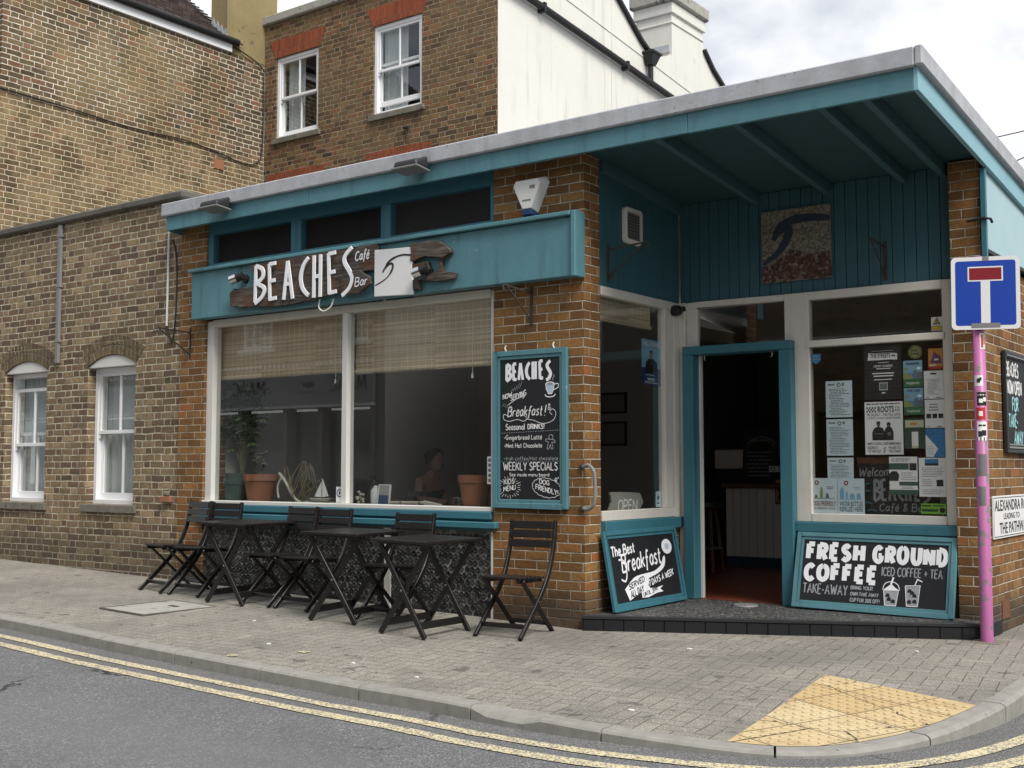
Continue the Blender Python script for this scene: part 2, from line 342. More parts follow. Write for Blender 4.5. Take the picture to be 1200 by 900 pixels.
def m_paver():
    g = G('pavers'); p, P, N = g.geo()
    a = R(98.5); ca, sa = math.cos(a), math.sin(a)
    w = g.noise(p, 2, 3)
    u = g.M('ADD', g.M('MULTIPLY', P[0], ca), g.M('MULTIPLY', P[1], sa))
    v = g.M('SUBTRACT', g.M('MULTIPLY', P[1], ca), g.M('MULTIPLY', P[0], sa))
    u = g.M('ADD', u, g.M('MULTIPLY', g.M('SUBTRACT', w, .5), .03)); v = g.M('ADD', v, g.M('MULTIPLY', g.M('SUBTRACT', g.noise(p, 1.7, 3), .5), .03))
    # 90 degree herringbone of 2:1 blocks
    U_ = g.M('DIVIDE', u, .104); V_ = g.M('DIVIDE', v, .104)
    ci = g.M('FLOOR', U_); cj = g.M('FLOOR', V_); fx = g.M('FRACT', U_); fy = g.M('FRACT', V_)
    mm = g.M('FLOORED_MODULO', g.M('ADD', g.M('SUBTRACT', ci, cj), .5), 4.)
    isk = lambda k: g.M('LESS_THAN', g.M('ABSOLUTE', g.M('SUBTRACT', mm, k+.5)), .4)
    m0, m1, m2, m3 = isk(0), isk(1), isk(2), isk(3)
    far = lambda q, mk: g.M('ADD', q, g.M('MULTIPLY', mk, 9.))
    d = g.M('MINIMUM', g.M('MINIMUM', far(fx, m1), far(g.M('SUBTRACT', 1., fx), m0)), g.M('MINIMUM', far(fy, m2), far(g.M('SUBTRACT', 1., fy), m3)))
    fine = g.noise(p, 140, 3, .65)
    d = g.M('ADD', g.M('MULTIPLY', d, .104), g.M('MULTIPLY', g.M('SUBTRACT', fine, .5), .0035))
    mask = g.sm(d, .0010, .0042)
    rv, rc = g.white(g.comb(g.M('SUBTRACT', ci, m1), g.M('SUBTRACT', cj, m2), 2.))
    c = g.ramp(rv, [(0, (.205, .189, .162)), (.35, (.240, .222, .192)), (.7, (.228, .207, .177)), (1, (.278, .256, .222))])
    vo = g.n('ShaderNodeTexVoronoi'); vo.inputs['Scale'].default_value = 190; g.t.links.new(p, vo.inputs[0])
    sv, _ = g.white(vo.outputs['Position'])
    c = g.mix(g.sm(sv, .78, .97, 0, .8), c, (.56, .53, .47))
    c = g.mix(g.sm(fine, .48, .72, 0, .65), c, (.10, .095, .086))
    big = g.noise(p, .8, 5, .62)
    c = g.mix(g.sm(big, .42, .66, 0, .60), c, (.145, .139, .128))
    big2 = g.noise(p, 3.1, 5, .6)
    c = g.mix(g.sm(big2, .58, .72, 0, .4), c, (.31, .28, .235))
    spot = g.noise(p, 6.5, 2, .5)
    c = g.mix(g.sm(spot, .66, .70, 0, .6), c, (.06, .058, .055))
    # damp, grubbier strip along the foot of the buildings
    jd = g.mix(g.noise(p, 4.5, 4), (.055, .05, .042), (.12, .108, .09))
    c = g.mix(mask, jd, c)
    h = g.M('ADD', mask, g.M('MULTIPLY', fine, .35))
    MATS['pavers'] = g.bsdf(c, .88, 0, g.bump(h, .004, .7), .3)
m_paver()

def m_tactile():
    g = G('tactile'); p, P, N = g.geo()
    n1 = g.noise(p, 2.4, 5, .65); n2 = g.noise(p, 60, 4, .7)
    c = g.ramp(n1, [(.3, (.52, .40, .21)), (.5, (.57, .47, .29)), (.66, (.46, .35, .19))])
    c = g.mix(g.sm(n2, .55, .8, 0, .5), c, (.30, .24, .15))
    # 400 mm slab joints and a few cracks
    a = R(24); ca, sa = math.cos(a), math.sin(a)
    u = g.M('DIVIDE', g.M('ADD', g.M('MULTIPLY', P[0], ca), g.M('MULTIPLY', P[1], -sa)), .4)
    v = g.M('DIVIDE', g.M('ADD', g.M('MULTIPLY', P[0], sa), g.M('MULTIPLY', P[1], ca)), .4)
    fu = g.M('FRACT', u); fv = g.M('FRACT', v)
    d = g.M('MINIMUM', g.M('MINIMUM', fu, g.M('SUBTRACT', 1., fu)), g.M('MINIMUM', fv, g.M('SUBTRACT', 1., fv)))
    wv = g.noise(p, 3, 3)
    vo = g.n('ShaderNodeTexVoronoi', feature='DISTANCE_TO_EDGE'); vo.inputs['Scale'].default_value = 1.05
    vv = g.n('ShaderNodeVectorMath', operation='ADD'); g.t.links.new(p, vv.inputs[0]); g.set(vv.inputs[1], g.comb(g.M('MULTIPLY', wv, .12), g.M('MULTIPLY', wv, .2), 0.)); g.t.links.new(vv.outputs[0], vo.inputs[0])
    crack = g.sm(vo.outputs['Distance'], .002, .007)
    sl, _ = g.white(g.comb(g.M('FLOOR', u), g.M('FLOOR', v), 5.))
    c = g.mix(g.M('MULTIPLY', sl, .6), c, (.44, .29, .12))
    c = g.mix(g.sm(g.noise(p, 8, 5, .7), .52, .68, 0, .5), c, (.30, .22, .12))
    mask = g.M('MULTIPLY', g.sm(d, .006, .016), crack)
    c = g.mix(mask, (.085, .068, .045), c)
    MATS['tactile'] = g.bsdf(c, .8, 0, g.bump(g.M('ADD', mask, g.M('MULTIPLY', n2, .4)), .004, .7), .3)
m_tactile()

def m_pebble():
    g = G('bottle_end'); p, P, N = g.geo()
    oi = g.n('ShaderNodeNewGeometry'); rv = oi.outputs['Random Per Island']
    c = g.ramp(rv, [(0, (.006, .006, .007)), (.5, (.016, .018, .017)), (.8, (.035, .042, .036)), (1, (.075, .07, .06))])
    c = g.mix(g.sm(g.noise(p, 26, 4, .65), .52, .70, 0, .55), c, (.12, .115, .105))
    MATS['bottle_end'] = g.bsdf(c, g.M('ADD', .28, g.M('MULTIPLY', g.noise(p, 30, 3), .35)), 0, g.bump(g.noise(p, 60, 3), .003, .5), .5)
    plain('bed_mortar', (.17, .163, .15), .95, var=.35, scale=3, bump=.012, wear=.55, wcol=(.32, .305, .28), wscale=4)
m_pebble()

def m_blind():
    g = G('bamboo'); p, P, N = g.geo()
    u = g.M('ADD', P[0], P[1])
    z = g.M('FRACT', g.M('MULTIPLY', P[2], 105.)); zi = g.M('FLOOR', g.M('MULTIPLY', P[2], 105.))
    rv, _ = g.white(g.comb(zi, g.M('FLOOR', g.M('MULTIPLY', u, 1.3)), 0.))
    c = g.ramp(rv, [(0, (.46, .37, .26)), (.5, (.62, .51, .37)), (1, (.74, .63, .48))])
    th = g.M('FRACT', g.M('MULTIPLY', g.M('ADD', u, g.M('MULTIPLY', g.noise(p, 5, 2), .02)), 14.))
    c = g.mix(g.sm(th, .88, .95, 0, .7), c, (.82, .74, .60))
    c = g.mix(g.M('MULTIPLY', g.sm(g.noise(p, 2, 3), .4, .7), .35), c, (.26, .19, .12))
    MATS['bamboo'] = g.bsdf(c, .8, 0, g.bump(z, .003, .6), .2)
m_blind()

def m_tiles(name, cols, joint, s, rough=.35, sz=None):
    g = G(name); p, P, N = g.geo(); sz = sz or s
    up = g.M('GREATER_THAN', g.M('ABSOLUTE', N[2]), .5)
    u = g.M('DIVIDE', g.M('ADD', P[0], g.M('MULTIPLY', P[1], .0)), s)
    v = g.M('DIVIDE', g.M('ADD', g.M('MULTIPLY', P[1], up), g.M('MULTIPLY', P[2], g.M('SUBTRACT', 1., up))), sz)
    fu = g.M('FRACT', u); fv = g.M('FRACT', v)
    d = g.M('MINIMUM', g.M('MINIMUM', fu, g.M('SUBTRACT', 1., fu)), g.M('MINIMUM', fv, g.M('SUBTRACT', 1., fv)))
    rv, _ = g.white(g.comb(g.M('FLOOR', u), g.M('FLOOR', v), 0.))
    c = g.ramp(rv, [(i/(len(cols)-1), cc) for i, cc in enumerate(cols)])
    c = g.mix(g.sm(g.noise(p, 14, 4), .5, .8, 0, .5), c, tuple(x*.6 for x in cols[0]))
    mask = g.sm(d, .012, .03)
    c = g.mix(mask, joint, c)
    MATS[name] = g.bsdf(c, rough, 0, g.bump(mask, .003, .6), .5)
m_tiles('quarry_tile', [(.16, .035, .020), (.20, .05, .028), (.24, .06, .03)], (.04, .03, .025), .15, .4)
def m_terrazzo():
    g = G('terrazzo'); p, P, N = g.geo()
    v = g.n('ShaderNodeTexVoronoi'); v.inputs['Scale'].default_value = 75; g.t.links.new(p, v.inputs[0])
    sv, _ = g.white(v.outputs['Position'])
    c = g.ramp(sv, [(0, (.016, .017, .018)), (.6, (.05, .05, .05)), (.85, (.11, .105, .10)), (1, (.26, .25, .23))])
    c = g.mix(g.sm(g.noise(p, 3, 4), .5, .7, 0, .5), c, (.09, .085, .08))
    MATS['terrazzo'] = g.bsdf(c, .6, 0, g.bump(v.outputs['Distance'], .002, .4), .4)
m_terrazzo()
def m_mosaic():
    g = G('mosaic_chips'); p, P, N = g.geo()
    v = g.n('ShaderNodeTexVoronoi'); v.inputs['Scale'].default_value = 60; g.t.links.new(p, v.inputs[0])
    sv, _ = g.white(v.outputs['Position'])
    c = g.ramp(sv, [(0, (.10, .09, .07)), (.5, (.19, .17, .135)), (1, (.28, .255, .205))])
    MATS['mosaic_chips'] = g.bsdf(c, .7, 0, g.bump(v.outputs['Distance'], .006, .8), .4)
    g = G('mosaic_red'); p, P, N = g.geo()
    v = g.n('ShaderNodeTexVoronoi'); v.inputs['Scale'].default_value = 45; g.t.links.new(p, v.inputs[0])
    sv, _ = g.white(v.outputs['Position'])
    c = g.ramp(sv, [(0, (.05, .028, .02)), (.5, (.085, .042, .03)), (.72, (.12, .07, .055)), (1, (.22, .19, .16))])
    MATS['mosaic_red'] = g.bsdf(c, .7, 0, g.bump(v.outputs['Distance'], .006, .8), .4)
m_mosaic()
plain('mosaic_blue', (.03, .048, .072), .6, var=.3, scale=40, bump=.006)
def m_roof():
    g = G('clay_tiles'); p, P, N = g.geo()
    u = g.M('MULTIPLY', P[1], 6.); row = g.M('FLOOR', g.M('MULTIPLY', P[2], 13.))
    uu = g.M('ADD', u, g.M('MULTIPLY', g.M('FLOORED_MODULO', row, 2.), .5))
    rv, _ = g.white(g.comb(g.M('FLOOR', uu), row, 0.)); fu = g.M('FRACT', uu)
    c = g.ramp(rv, [(0, (.035, .026, .022)), (.6, (.065, .048, .042)), (1, (.11, .08, .07))])
    c = g.mix(g.sm(fu, .05, .12), (.015, .012, .011), c)
    MATS['clay_tiles'] = g.bsdf(c, .85, 0, g.bump(g.noise(p, 30, 4), .004, .6), .3)
m_roof()

# ------------------------------------------------------------------ mesh helpers
class T:
    """local frame of a flat face: origin, right, up; the third axis points out of the face"""
    def __init__(s, o, u, v, n=None):
        s.o = Vector(o); s.u = Vector(u).normalized(); s.v = Vector(v).normalized()
        s.n = Vector(n).normalized() if n is not None else s.u.cross(s.v).normalized()
    def __call__(s, a, b, c=0.): return s.o + s.u*a + s.v*b + s.n*c
def FRONT(x, y, z): return T((x, y, z), (1, 0, 0), (0, 0, 1))       # faces -Y
def SIDE(x, y, z): return T((x, y, z), (0, 1, 0), (0, 0, 1))        # faces +X
IDT = T((0, 0, 0), (1, 0, 0), (0, 1, 0))

class MB:
    def __init__(s): s.v = []; s.f = []; s.mi = []; s.k = 0
    def face(s, pts):
        b = len(s.v); s.v += [Vector(p) for p in pts]; s.f.append(list(range(b, b+len(pts)))); s.mi.append(s.k)
    def hexa(s, p):
        """8 points: bottom ring 0-3 counter-clockwise seen from above, top ring 4-7"""
        b = len(s.v); s.v += [Vector(q) for q in p]
        for q in ((3, 2, 1, 0), (4, 5, 6, 7), (0, 1, 5, 4), (1, 2, 6, 5), (2, 3, 7, 6), (3, 0, 4, 7)):
            s.f.append([b+i for i in q]); s.mi.append(s.k)
        return s
    def box(s, x0, x1, y0, y1, z0, z1):
        x0, x1 = sorted((x0, x1)); y0, y1 = sorted((y0, y1)); z0, z1 = sorted((z0, z1))
        return s.hexa([(x0, y0, z0), (x1, y0, z0), (x1, y1, z0), (x0, y1, z0), (x0, y0, z1), (x1, y0, z1), (x1, y1, z1), (x0, y1, z1)])
    def tbox(s, t, a0, a1, b0, b1, c0, c1):
        p = [(a0, b0, c0), (a1, b0, c0), (a1, b1, c0), (a0, b1, c0), (a0, b0, c1), (a1, b0, c1), (a1, b1, c1), (a0, b1, c1)]
        return s.hexa([t(*q) for q in p])
    def bar(s, p, q, w, h, upv=(0, 0, 1)):
        p, q = Vector(p), Vector(q); d = (q-p).normalized(); a = d.cross(Vector(upv))
        if a.length < 1e-4: a = d.cross(Vector((1, 0, 0)))
        a.normalize(); b = a.cross(d); a = a*(w/2); b = b*(h/2)
        return s.hexa([p-a-b, p+a-b, q+a-b, q-a-b, p-a+b, p+a+b, q+a+b, q-a+b])
    def prism(s, pts, t, c0, c1):
        """extrude a 2D outline (counter-clockwise) between depths c0 and c1 of frame t"""
        ar = sum(pts[i][0]*pts[(i+1) % len(pts)][1]-pts[(i+1) % len(pts)][0]*pts[i][1] for i in range(len(pts)))
        if ar < 0: pts = pts[::-1]
        n = len(pts); b = len(s.v)
        s.v += [t(x, y, c0) for x, y in pts]+[t(x, y, c1) for x, y in pts]
        s.f.append([b+i for i in range(n-1, -1, -1)]); s.f.append([b+n+i for i in range(n)]); s.mi += [s.k, s.k]
        for i in range(n):
            j = (i+1) % n; s.f.append([b+i, b+j, b+n+j, b+n+i]); s.mi.append(s.k)
        return s
    def sheet(s, pts, t, c):
        ar = sum(pts[i][0]*pts[(i+1) % len(pts)][1]-pts[(i+1) % len(pts)][0]*pts[i][1] for i in range(len(pts)))
        if ar < 0: pts = pts[::-1]
        s.face([t(x, y, c) for x, y in pts]); return s
    def rect(s, t, a0, a1, b0, b1, c): return s.sheet([(a0, b0), (a1, b0), (a1, b1), (a0, b1)], t, c)
    def disc(s, t, a, b, r, c, n=18, ry=None):
        ry = ry or r
        return s.sheet([(a+r*math.cos(2*math.pi*i/n), b+ry*math.sin(2*math.pi*i/n)) for i in range(n)], t, c)
    def tube(s, pts, r, n=8, caps=True):
        pts = [Vector(p) for p in pts]; m = len(pts); rs = r if isinstance(r, (list, tuple)) else [r]*m
        b = len(s.v); pa = None
        for i, p in enumerate(pts):
            d = (pts[min(i+1, m-1)]-pts[max(i-1, 0)]).normalized()
            if pa is None:
                a = d.cross(Vector((0, 0, 1)))
                if a.length < .01: a = d.cross(Vector((1, 0, 0)))
            else: a = pa - d*pa.dot(d)
            a.normalize(); pa = a; c = d.cross(a)
            for k in range(n):
                an = 2*math.pi*k/n; s.v.append(p+(a*math.cos(an)+c*math.sin(an))*rs[i])
        for i in range(m-1):
            for k in range(n):
                k2 = (k+1) % n; s.f.append([b+i*n+k2, b+i*n+k, b+(i+1)*n+k, b+(i+1)*n+k2]); s.mi.append(s.k)
        if caps:
            s.f.append([b+k for k in range(n)]); s.f.append([b+(m-1)*n+k for k in range(n-1, -1, -1)]); s.mi += [s.k]*2
        return s
    def lathe(s, prof, c=(0, 0, 0), n=24):
        b = len(s.v); c = Vector(c)
        for r, z in prof:
            for k in range(n):
                a = 2*math.pi*k/n; s.v.append(c+Vector((r*math.cos(a), r*math.sin(a), z)))
        for i in range(len(prof)-1):
            for k in range(n):
                k2 = (k+1) % n; s.f.append([b+i*n+k, b+i*n+k2, b+(i+1)*n+k2, b+(i+1)*n+k]); s.mi.append(s.k)
        if prof[0][0] > 1e-4: s.f.append([b+k for k in range(n-1, -1, -1)]); s.mi.append(s.k)
        if prof[-1][0] > 1e-4: s.f.append([b+(len(prof)-1)*n+k for k in range(n)]); s.mi.append(s.k)
        return s
    def wall(s, t, a0, a1, b0, b1, c0, c1, holes):
        """a wall slab with rectangular holes (h = a0,a1,b0,b1): faces c1 (front), c0 (back) and reveals"""
        A = sorted({a0, a1, *[h[0] for h in holes], *[h[1] for h in holes]}); B = sorted({b0, b1, *[h[2] for h in holes], *[h[3] for h in holes]})
        A = [a for a in A if a0 <= a <= a1]; B = [b for b in B if b0 <= b <= b1]
        def solid(i, j):
            if i < 0 or j < 0 or i >= len(A)-1 or j >= len(B)-1: return False
            x, y = (A[i]+A[i+1])/2, (B[j]+B[j+1])/2
            return not any(h[0] < x < h[1] and h[2] < y < h[3] for h in holes)
        for i in range(len(A)-1):
            for j in range(len(B)-1):
                if not solid(i, j): continue
                x0, x1, y0, y1 = A[i], A[i+1], B[j], B[j+1]
                s.face([t(x0, y0, c1), t(x1, y0, c1), t(x1, y1, c1), t(x0, y1, c1)])
                s.face([t(x0, y1, c0), t(x1, y1, c0), t(x1, y0, c0), t(x0, y0, c0)])
                if not solid(i-1, j): s.face([t(x0, y0, c0), t(x0, y0, c1), t(x0, y1, c1), t(x0, y1, c0)])
                if not solid(i+1, j): s.face([t(x1, y0, c1), t(x1, y0, c0), t(x1, y1, c0), t(x1, y1, c1)])
                if not solid(i, j-1): s.face([t(x0, y0, c0), t(x1, y0, c0), t(x1, y0, c1), t(x0, y0, c1)])
                if not solid(i, j+1): s.face([t(x0, y1, c1), t(x1, y1, c1), t(x1, y1, c0), t(x0, y1, c0)])
        return s
    def frame(s, t, a0, a1, b0, b1, w, c0, c1, wb=None, wt=None):
        """four rails butted end to end"""
        wb = w if wb is None else wb; wt = w if wt is None else wt
        s.tbox(t, a0, a0+w, b0, b1, c0, c1); s.tbox(t, a1-w, a1, b0, b1, c0, c1)
        s.tbox(t, a0+w, a1-w, b0, b0+wb, c0, c1); s.tbox(t, a0+w, a1-w, b1-wt, b1, c0, c1); return s
    def ribbon(s, pts, w, t, c=0., ext=0.):
        """flat stroke along 2D points with mitred joins; w is a width or one width per point"""
        n = len(pts)
        if n < 2: return s
        ws = w if isinstance(w, (list, tuple)) else [w]*n
        L, Rr = [], []
        for i in range(n):
            x, y = pts[i]
            def dr(i0, i1):
                a, b = pts[i1][0]-pts[i0][0], pts[i1][1]-pts[i0][1]; l = math.hypot(a, b) or 1e-9; return a/l, b/l
            d1 = dr(max(i-1, 0), max(i, 1)) if i > 0 else dr(0, 1); d2 = dr(i, i+1) if i < n-1 else d1
            nx, ny = -(d1[1]+d2[1]), d1[0]+d2[0]; l = math.hypot(nx, ny)
            if l < .5: nx, ny, l = -d1[1], d1[0], 1.
            nx, ny = nx/l, ny/l; dot = max(.55, nx*-d1[1]+ny*d1[0]); h = ws[i]/2/dot
            L.append((x+nx*h, y+ny*h)); Rr.append((x-nx*h, y-ny*h))
        for i in range(n-1):
            q = [Rr[i], Rr[i+1], L[i+1], L[i]]
            if ext:
                b = len(s.v); s.v += [t(x, y, c) for x, y in q]+[t(x, y, c+ext) for x, y in q]
                fs = [(4, 5, 6, 7), (0, 1, 5, 4), (2, 3, 7, 6)]
                if i == 0: fs.append((3, 0, 4, 7))
                if i == n-2: fs.append((1, 2, 6, 5))
                for f in fs: s.f.append([b+k for k in f]); s.mi.append(s.k)
            else: s.face([t(x, y, c) for x, y in q])
        return s
    def build(s, name, mat, parent=None, bevel=0., smooth=False, loc=None, weld=False):
        me = bpy.data.meshes.new(name)
        off = Vector((0, 0, 0))
        if loc is not None: off = Vector(loc)
        elif parent is not None and is_abs(parent): off = absloc(parent)
        me.from_pydata([tuple(v-off) for v in s.v], [], s.f)
        for k, mm in enumerate(mat if isinstance(mat, (list, tuple)) else [mat]): me.materials.append(MATS[mm])
        me.polygons.foreach_set('material_index', s.mi)
        if smooth: me.polygons.foreach_set('use_smooth', [True]*len(me.polygons))
        me.update()
        if weld or smooth:
            bm = bmesh.new(); bm.from_mesh(me); bmesh.ops.remove_doubles(bm, verts=bm.verts, dist=1e-5); bm.to_mesh(me); bm.free()
        o = bpy.data.objects.new(name, me); COL.objects.link(o)
        if loc is not None: o.location = loc
        if parent is not None: o.parent = parent
        if bevel:
            md = o.modifiers.new('bevel', 'BEVEL'); md.width = bevel; md.segments = 1; md.limit_method = 'ANGLE'; md.angle_limit = R(40)
            if not weld:
                bm = bmesh.new(); bm.from_mesh(me); bmesh.ops.remove_doubles(bm, verts=bm.verts, dist=1e-6); bm.to_mesh(me); bm.free()
        return o

def is_abs(o):
    while o.parent is not None: o = o.parent
    return bool(o.get('_abs'))
def absloc(o):
    v = Vector((0, 0, 0))
    while o is not None:
        v += o.location; o = o.parent
    return v
def tag(o, label=None, cat=None, group=None, kind=None):
    if label: o['label'] = label
    if cat: o['category'] = cat
    if group: o['group'] = group
    if kind: o['kind'] = kind
    return o
def thing(name, label, cat, loc=(0, 0, 0), rz=0., group=None, world=False):
    """an Empty at the thing's base; with world=True its parts are given in world coordinates"""
    o = bpy.data.objects.new(name, None); COL.objects.link(o); o.location = loc; o.rotation_euler = (0, 0, rz)
    o.empty_display_size = .1
    if world: o['_abs'] = 1
    return tag(o, label, cat, group)
def struct(o): o['kind'] = 'structure'; return o
def copy_tree(o, parent=None):
    c = o.copy(); COL.objects.link(c)
    if parent is not None: c.parent = parent
    for ch in [x for x in bpy.data.objects if x.parent == o]: copy_tree(ch, c)
    return c
def catmull(pts, k=6, closed=False):
    P = [Vector(p) for p in pts]; n = len(P); o = []
    rng = range(n if closed else n-1)
    for i in rng:
        g = (lambda j: P[j % n]) if closed else (lambda j: P[min(max(j, 0), n-1)])
        p0, p1, p2, p3 = g(i-1), g(i), g(i+1), g(i+2)
        for q in range(k):
            t = q/k
            o.append(.5*((2*p1)+(p2-p0)*t+(2*p0-5*p1+4*p2-p3)*t*t+(3*p1-p0-3*p2+p3)*t**3))
    if not closed: o.append(P[-1])
    return o
def cm2(pts, k=5): return [(v.x, v.y) for v in catmull([(a, b, 0) for a, b in pts], k)]

# ------------------------------------------------------------------ hand lettering: a stroke alphabet (cap height 1)
SF = {
'A': (.7, "0,0 .35,1 .7,0;.14,.36 .56,.36"), 'B': (.6, "0,0 0,1;~0,1 .45,.96 .5,.7 .35,.55 0,.53;~0,.53 .5,.5 .6,.25 .45,.03 0,0"),
'C': (.6, "~.58,.84 .36,1 .08,.82 0,.5 .08,.17 .36,0 .6,.17"), 'D': (.62, "0,0 0,1;~0,1 .42,.9 .62,.5 .42,.08 0,0"),
'E': (.5, "0,0 0,1;0,1 .5,1;0,.52 .42,.52;0,0 .5,0"), 'F': (.5, "0,0 0,1;0,1 .5,1;0,.53 .42,.53"),
'G': (.64, "~.6,.84 .36,1 .08,.82 0,.5 .08,.17 .36,0 .6,.15 .62,.42;.36,.44 .64,.44"), 'H': (.62, "0,0 0,1;.62,0 .62,1;0,.52 .62,.52"),
'I': (.06, ".03,0 .03,1"), 'J': (.45, "~.42,1 .42,.25 .22,0 0,.18"), 'K': (.6, "0,0 0,1;.56,1 0,.45;.18,.6 .6,0"), 'L': (.48, "0,1 0,0;0,0 .48,0"),
'M': (.8, "0,0 .08,1;.08,1 .4,.3;.4,.3 .72,1;.72,1 .8,0"), 'N': (.64, "0,0 0,1;0,1 .64,0;.64,0 .64,1"),
'O': (.7, "~.35,1 .08,.84 0,.5 .08,.16 .35,0 .62,.16 .7,.5 .62,.84 .35,1"), 'P': (.55, "0,0 0,1;~0,1 .45,.95 .55,.72 .42,.5 0,.45"),
'R': (.58, "0,0 0,1;~0,1 .45,.95 .55,.74 .42,.54 0,.5;.25,.5 .58,0"), 'S': (.55, "~.53,.86 .3,1 .06,.82 .14,.6 .42,.44 .54,.22 .28,0 .02,.14"),
'T': (.6, "0,1 .6,1;.3,1 .3,0"), 'U': (.6, "~0,1 0,.3 .14,.04 .3,0 .46,.04 .6,.3 .6,1"), 'V': (.65, "0,1 .32,0;.32,0 .65,1"),
'W': (.95, "0,1 .24,0;.24,0 .47,.8;.47,.8 .7,0;.7,0 .95,1"), 'X': (.6, "0,0 .6,1;0,1 .6,0"), 'Y': (.6, "0,1 .3,.48;.6,1 .3,.48;.3,.48 .3,0"), 'Z': (.55, "0,1 .55,1;.55,1 0,0;0,0 .55,0"),
'a': (.5, "~.46,.5 .24,.62 .02,.36 .14,.04 .36,.1 .46,.45;~.46,.58 .44,.15 .54,.02"), 'b': (.46, "0,1 0,0;~0,.4 .2,.62 .44,.42 .36,.06 .1,0 0,.16"),
'c': (.42, "~.42,.5 .24,.62 .02,.36 .1,.06 .28,0 .44,.12"), 'd': (.5, "~.44,.48 .24,.62 .02,.36 .14,.02 .34,.08 .44,.4;.46,1 .46,0"),
'e': (.44, "~.04,.3 .4,.36 .34,.58 .14,.58 .02,.3 .12,.04 .28,0 .44,.14"), 'f': (.36, "~.4,.9 .26,1 .16,.8 .15,.3 .1,-.25;0,.56 .36,.56"),
'g': (.48, "~.44,.5 .24,.62 .02,.38 .14,.06 .34,.12 .44,.45;~.45,.58 .44,-.1 .28,-.34 .04,-.2"), 'h': (.46, "0,1 0,0;~0,.38 .22,.62 .42,.46 .44,0"),
'i': (.1, ".05,.58 .05,0;.05,.8 .05,.86"), 'k': (.44, "0,1 0,0;.4,.6 0,.24;.14,.36 .44,0"), 'l': (.14, "~.05,1 .05,.15 .14,0"),
'm': (.74, "0,.6 0,0;~0,.4 .2,.62 .36,.46 .36,0;~.36,.4 .54,.62 .72,.46 .74,0"), 'n': (.46, "0,.6 0,0;~0,.38 .22,.62 .42,.46 .44,0"),
'o': (.48, "~.24,.62 .04,.5 .02,.2 .22,0 .44,.14 .46,.44 .24,.62"), 'p': (.46, "0,.6 0,-.35;~0,.4 .2,.62 .44,.42 .36,.06 .1,0 0,.16"),
'r': (.34, "0,.6 0,0;~0,.36 .14,.58 .34,.58"), 's': (.38, "~.36,.52 .2,.62 .04,.48 .2,.32 .36,.16 .2,0 0,.1"), 't': (.34, "~.14,.9 .13,.2 .2,0 .34,.08;0,.6 .34,.6"),
'u': (.46, "~0,.6 .02,.16 .2,0 .4,.16 .44,.6;.44,.6 .46,0"), 'v': (.44, "0,.6 .2,0;.2,0 .44,.6"), 'w': (.64, "0,.6 .16,0;.16,0 .32,.5;.32,.5 .48,0;.48,0 .64,.6"),
'y': (.46, "0,.6 .22,.04;~.46,.6 .24,.02 .06,-.34"), 'z': (.4, "0,.58 .4,.58;.4,.58 0,0;0,0 .4,0"), 'j': (.2, "~.14,.58 .14,-.2 0,-.32"), 'q': (.46, "~.44,.5 .24,.62 .02,.38 .14,.06 .34,.12 .44,.45;.46,.6 .46,-.35"), 'x': (.42, "0,.6 .42,0;.42,.6 0,0"),
'0': (.5, "~.25,1 .02,.75 .02,.25 .25,0 .48,.25 .48,.75 .25,1"), '2': (.5, "~.02,.8 .2,1 .46,.84 .4,.5 0,0;0,0 .5,0"), '7': (.5, "0,1 .5,1;.5,1 .16,0"),
'%': (.7, "0,0 .7,1;~.14,1 0,.85 .14,.7 .28,.85 .14,1;~.56,.3 .42,.15 .56,0 .7,.15 .56,.3"), '!': (.1, ".05,1 .05,.3;.05,.06 .05,0"), "'": (.1, ".06,1 .04,.78"),
'-': (.34, "0,.42 .34,.42"), '+': (.46, ".23,.2 .23,.75;-.02,.47 .48,.47"), '&': (.5, "~.5,.1 .2,.6 .1,.85 .25,1 .36,.85 .1,.4 .05,.12 .2,0 .5,.4"), '.': (.08, ".04,.05 .04,0"), ',': (.08, ".05,.08 .0,-.1"), '/': (.4, "0,-.1 .4,1.05"),
'\u00e9': (.44, "~.04,.3 .4,.36 .34,.58 .14,.58 .02,.3 .12,.04 .28,0 .44,.14;.2,.72 .36,.9"),
}
def strokes(txt, gap=.20):
    """list of (letter x, [polyline, ...]) and total width for cap height 1"""
    x = 0; out = []
    for ch in txt:
        if ch == ' ': x += .42; continue
        w, d = SF[ch]; pl = []
        for st in d.split(';'):
            sm = st[0] == '~'; pts = [tuple(map(float, q.split(','))) for q in st.lstrip('~').split()]
            pl.append(cm2(pts, 5) if sm else pts)
        out.append((x, pl)); x += w+gap
    return out, max(.1, x-gap)
_zl = [0]
def letter(mb, txt, t, x0, x1, y, h, w, c=.0015, ext=0., slant=0., rise=0., jit=.02, gap=.20):
    """write txt between x0 and x1 on face t with baseline y, cap height h and stroke width w"""
    S, tot = strokes(txt, gap); sx = (x1-x0)/tot
    rnd = random.Random(len(txt)*31+int(x0*997)+int(y*1013))
    for lx, pl in S:
        jx, jy, js = rnd.uniform(-jit, jit), rnd.uniform(-jit, jit), 1+rnd.uniform(-jit, jit)*1.5
        for p in pl:
            q = []
            for a, b in p:
                X = x0+(lx+jx+a)*sx+slant*(b*h); Y = y+(b*js+jy)*h+rise*(X-x0)
                q.append((X, Y))
            _zl[0] = (_zl[0]+1) % 9
            mb.ribbon(q, w, t, c+_zl[0]*.00012, ext)
    return mb
def curve(mb, pts, w, t, c=.0015, k=6):
    _zl[0] = (_zl[0]+1) % 9
    return mb.ribbon(cm2(pts, k), w, t, c+_zl[0]*.00012)
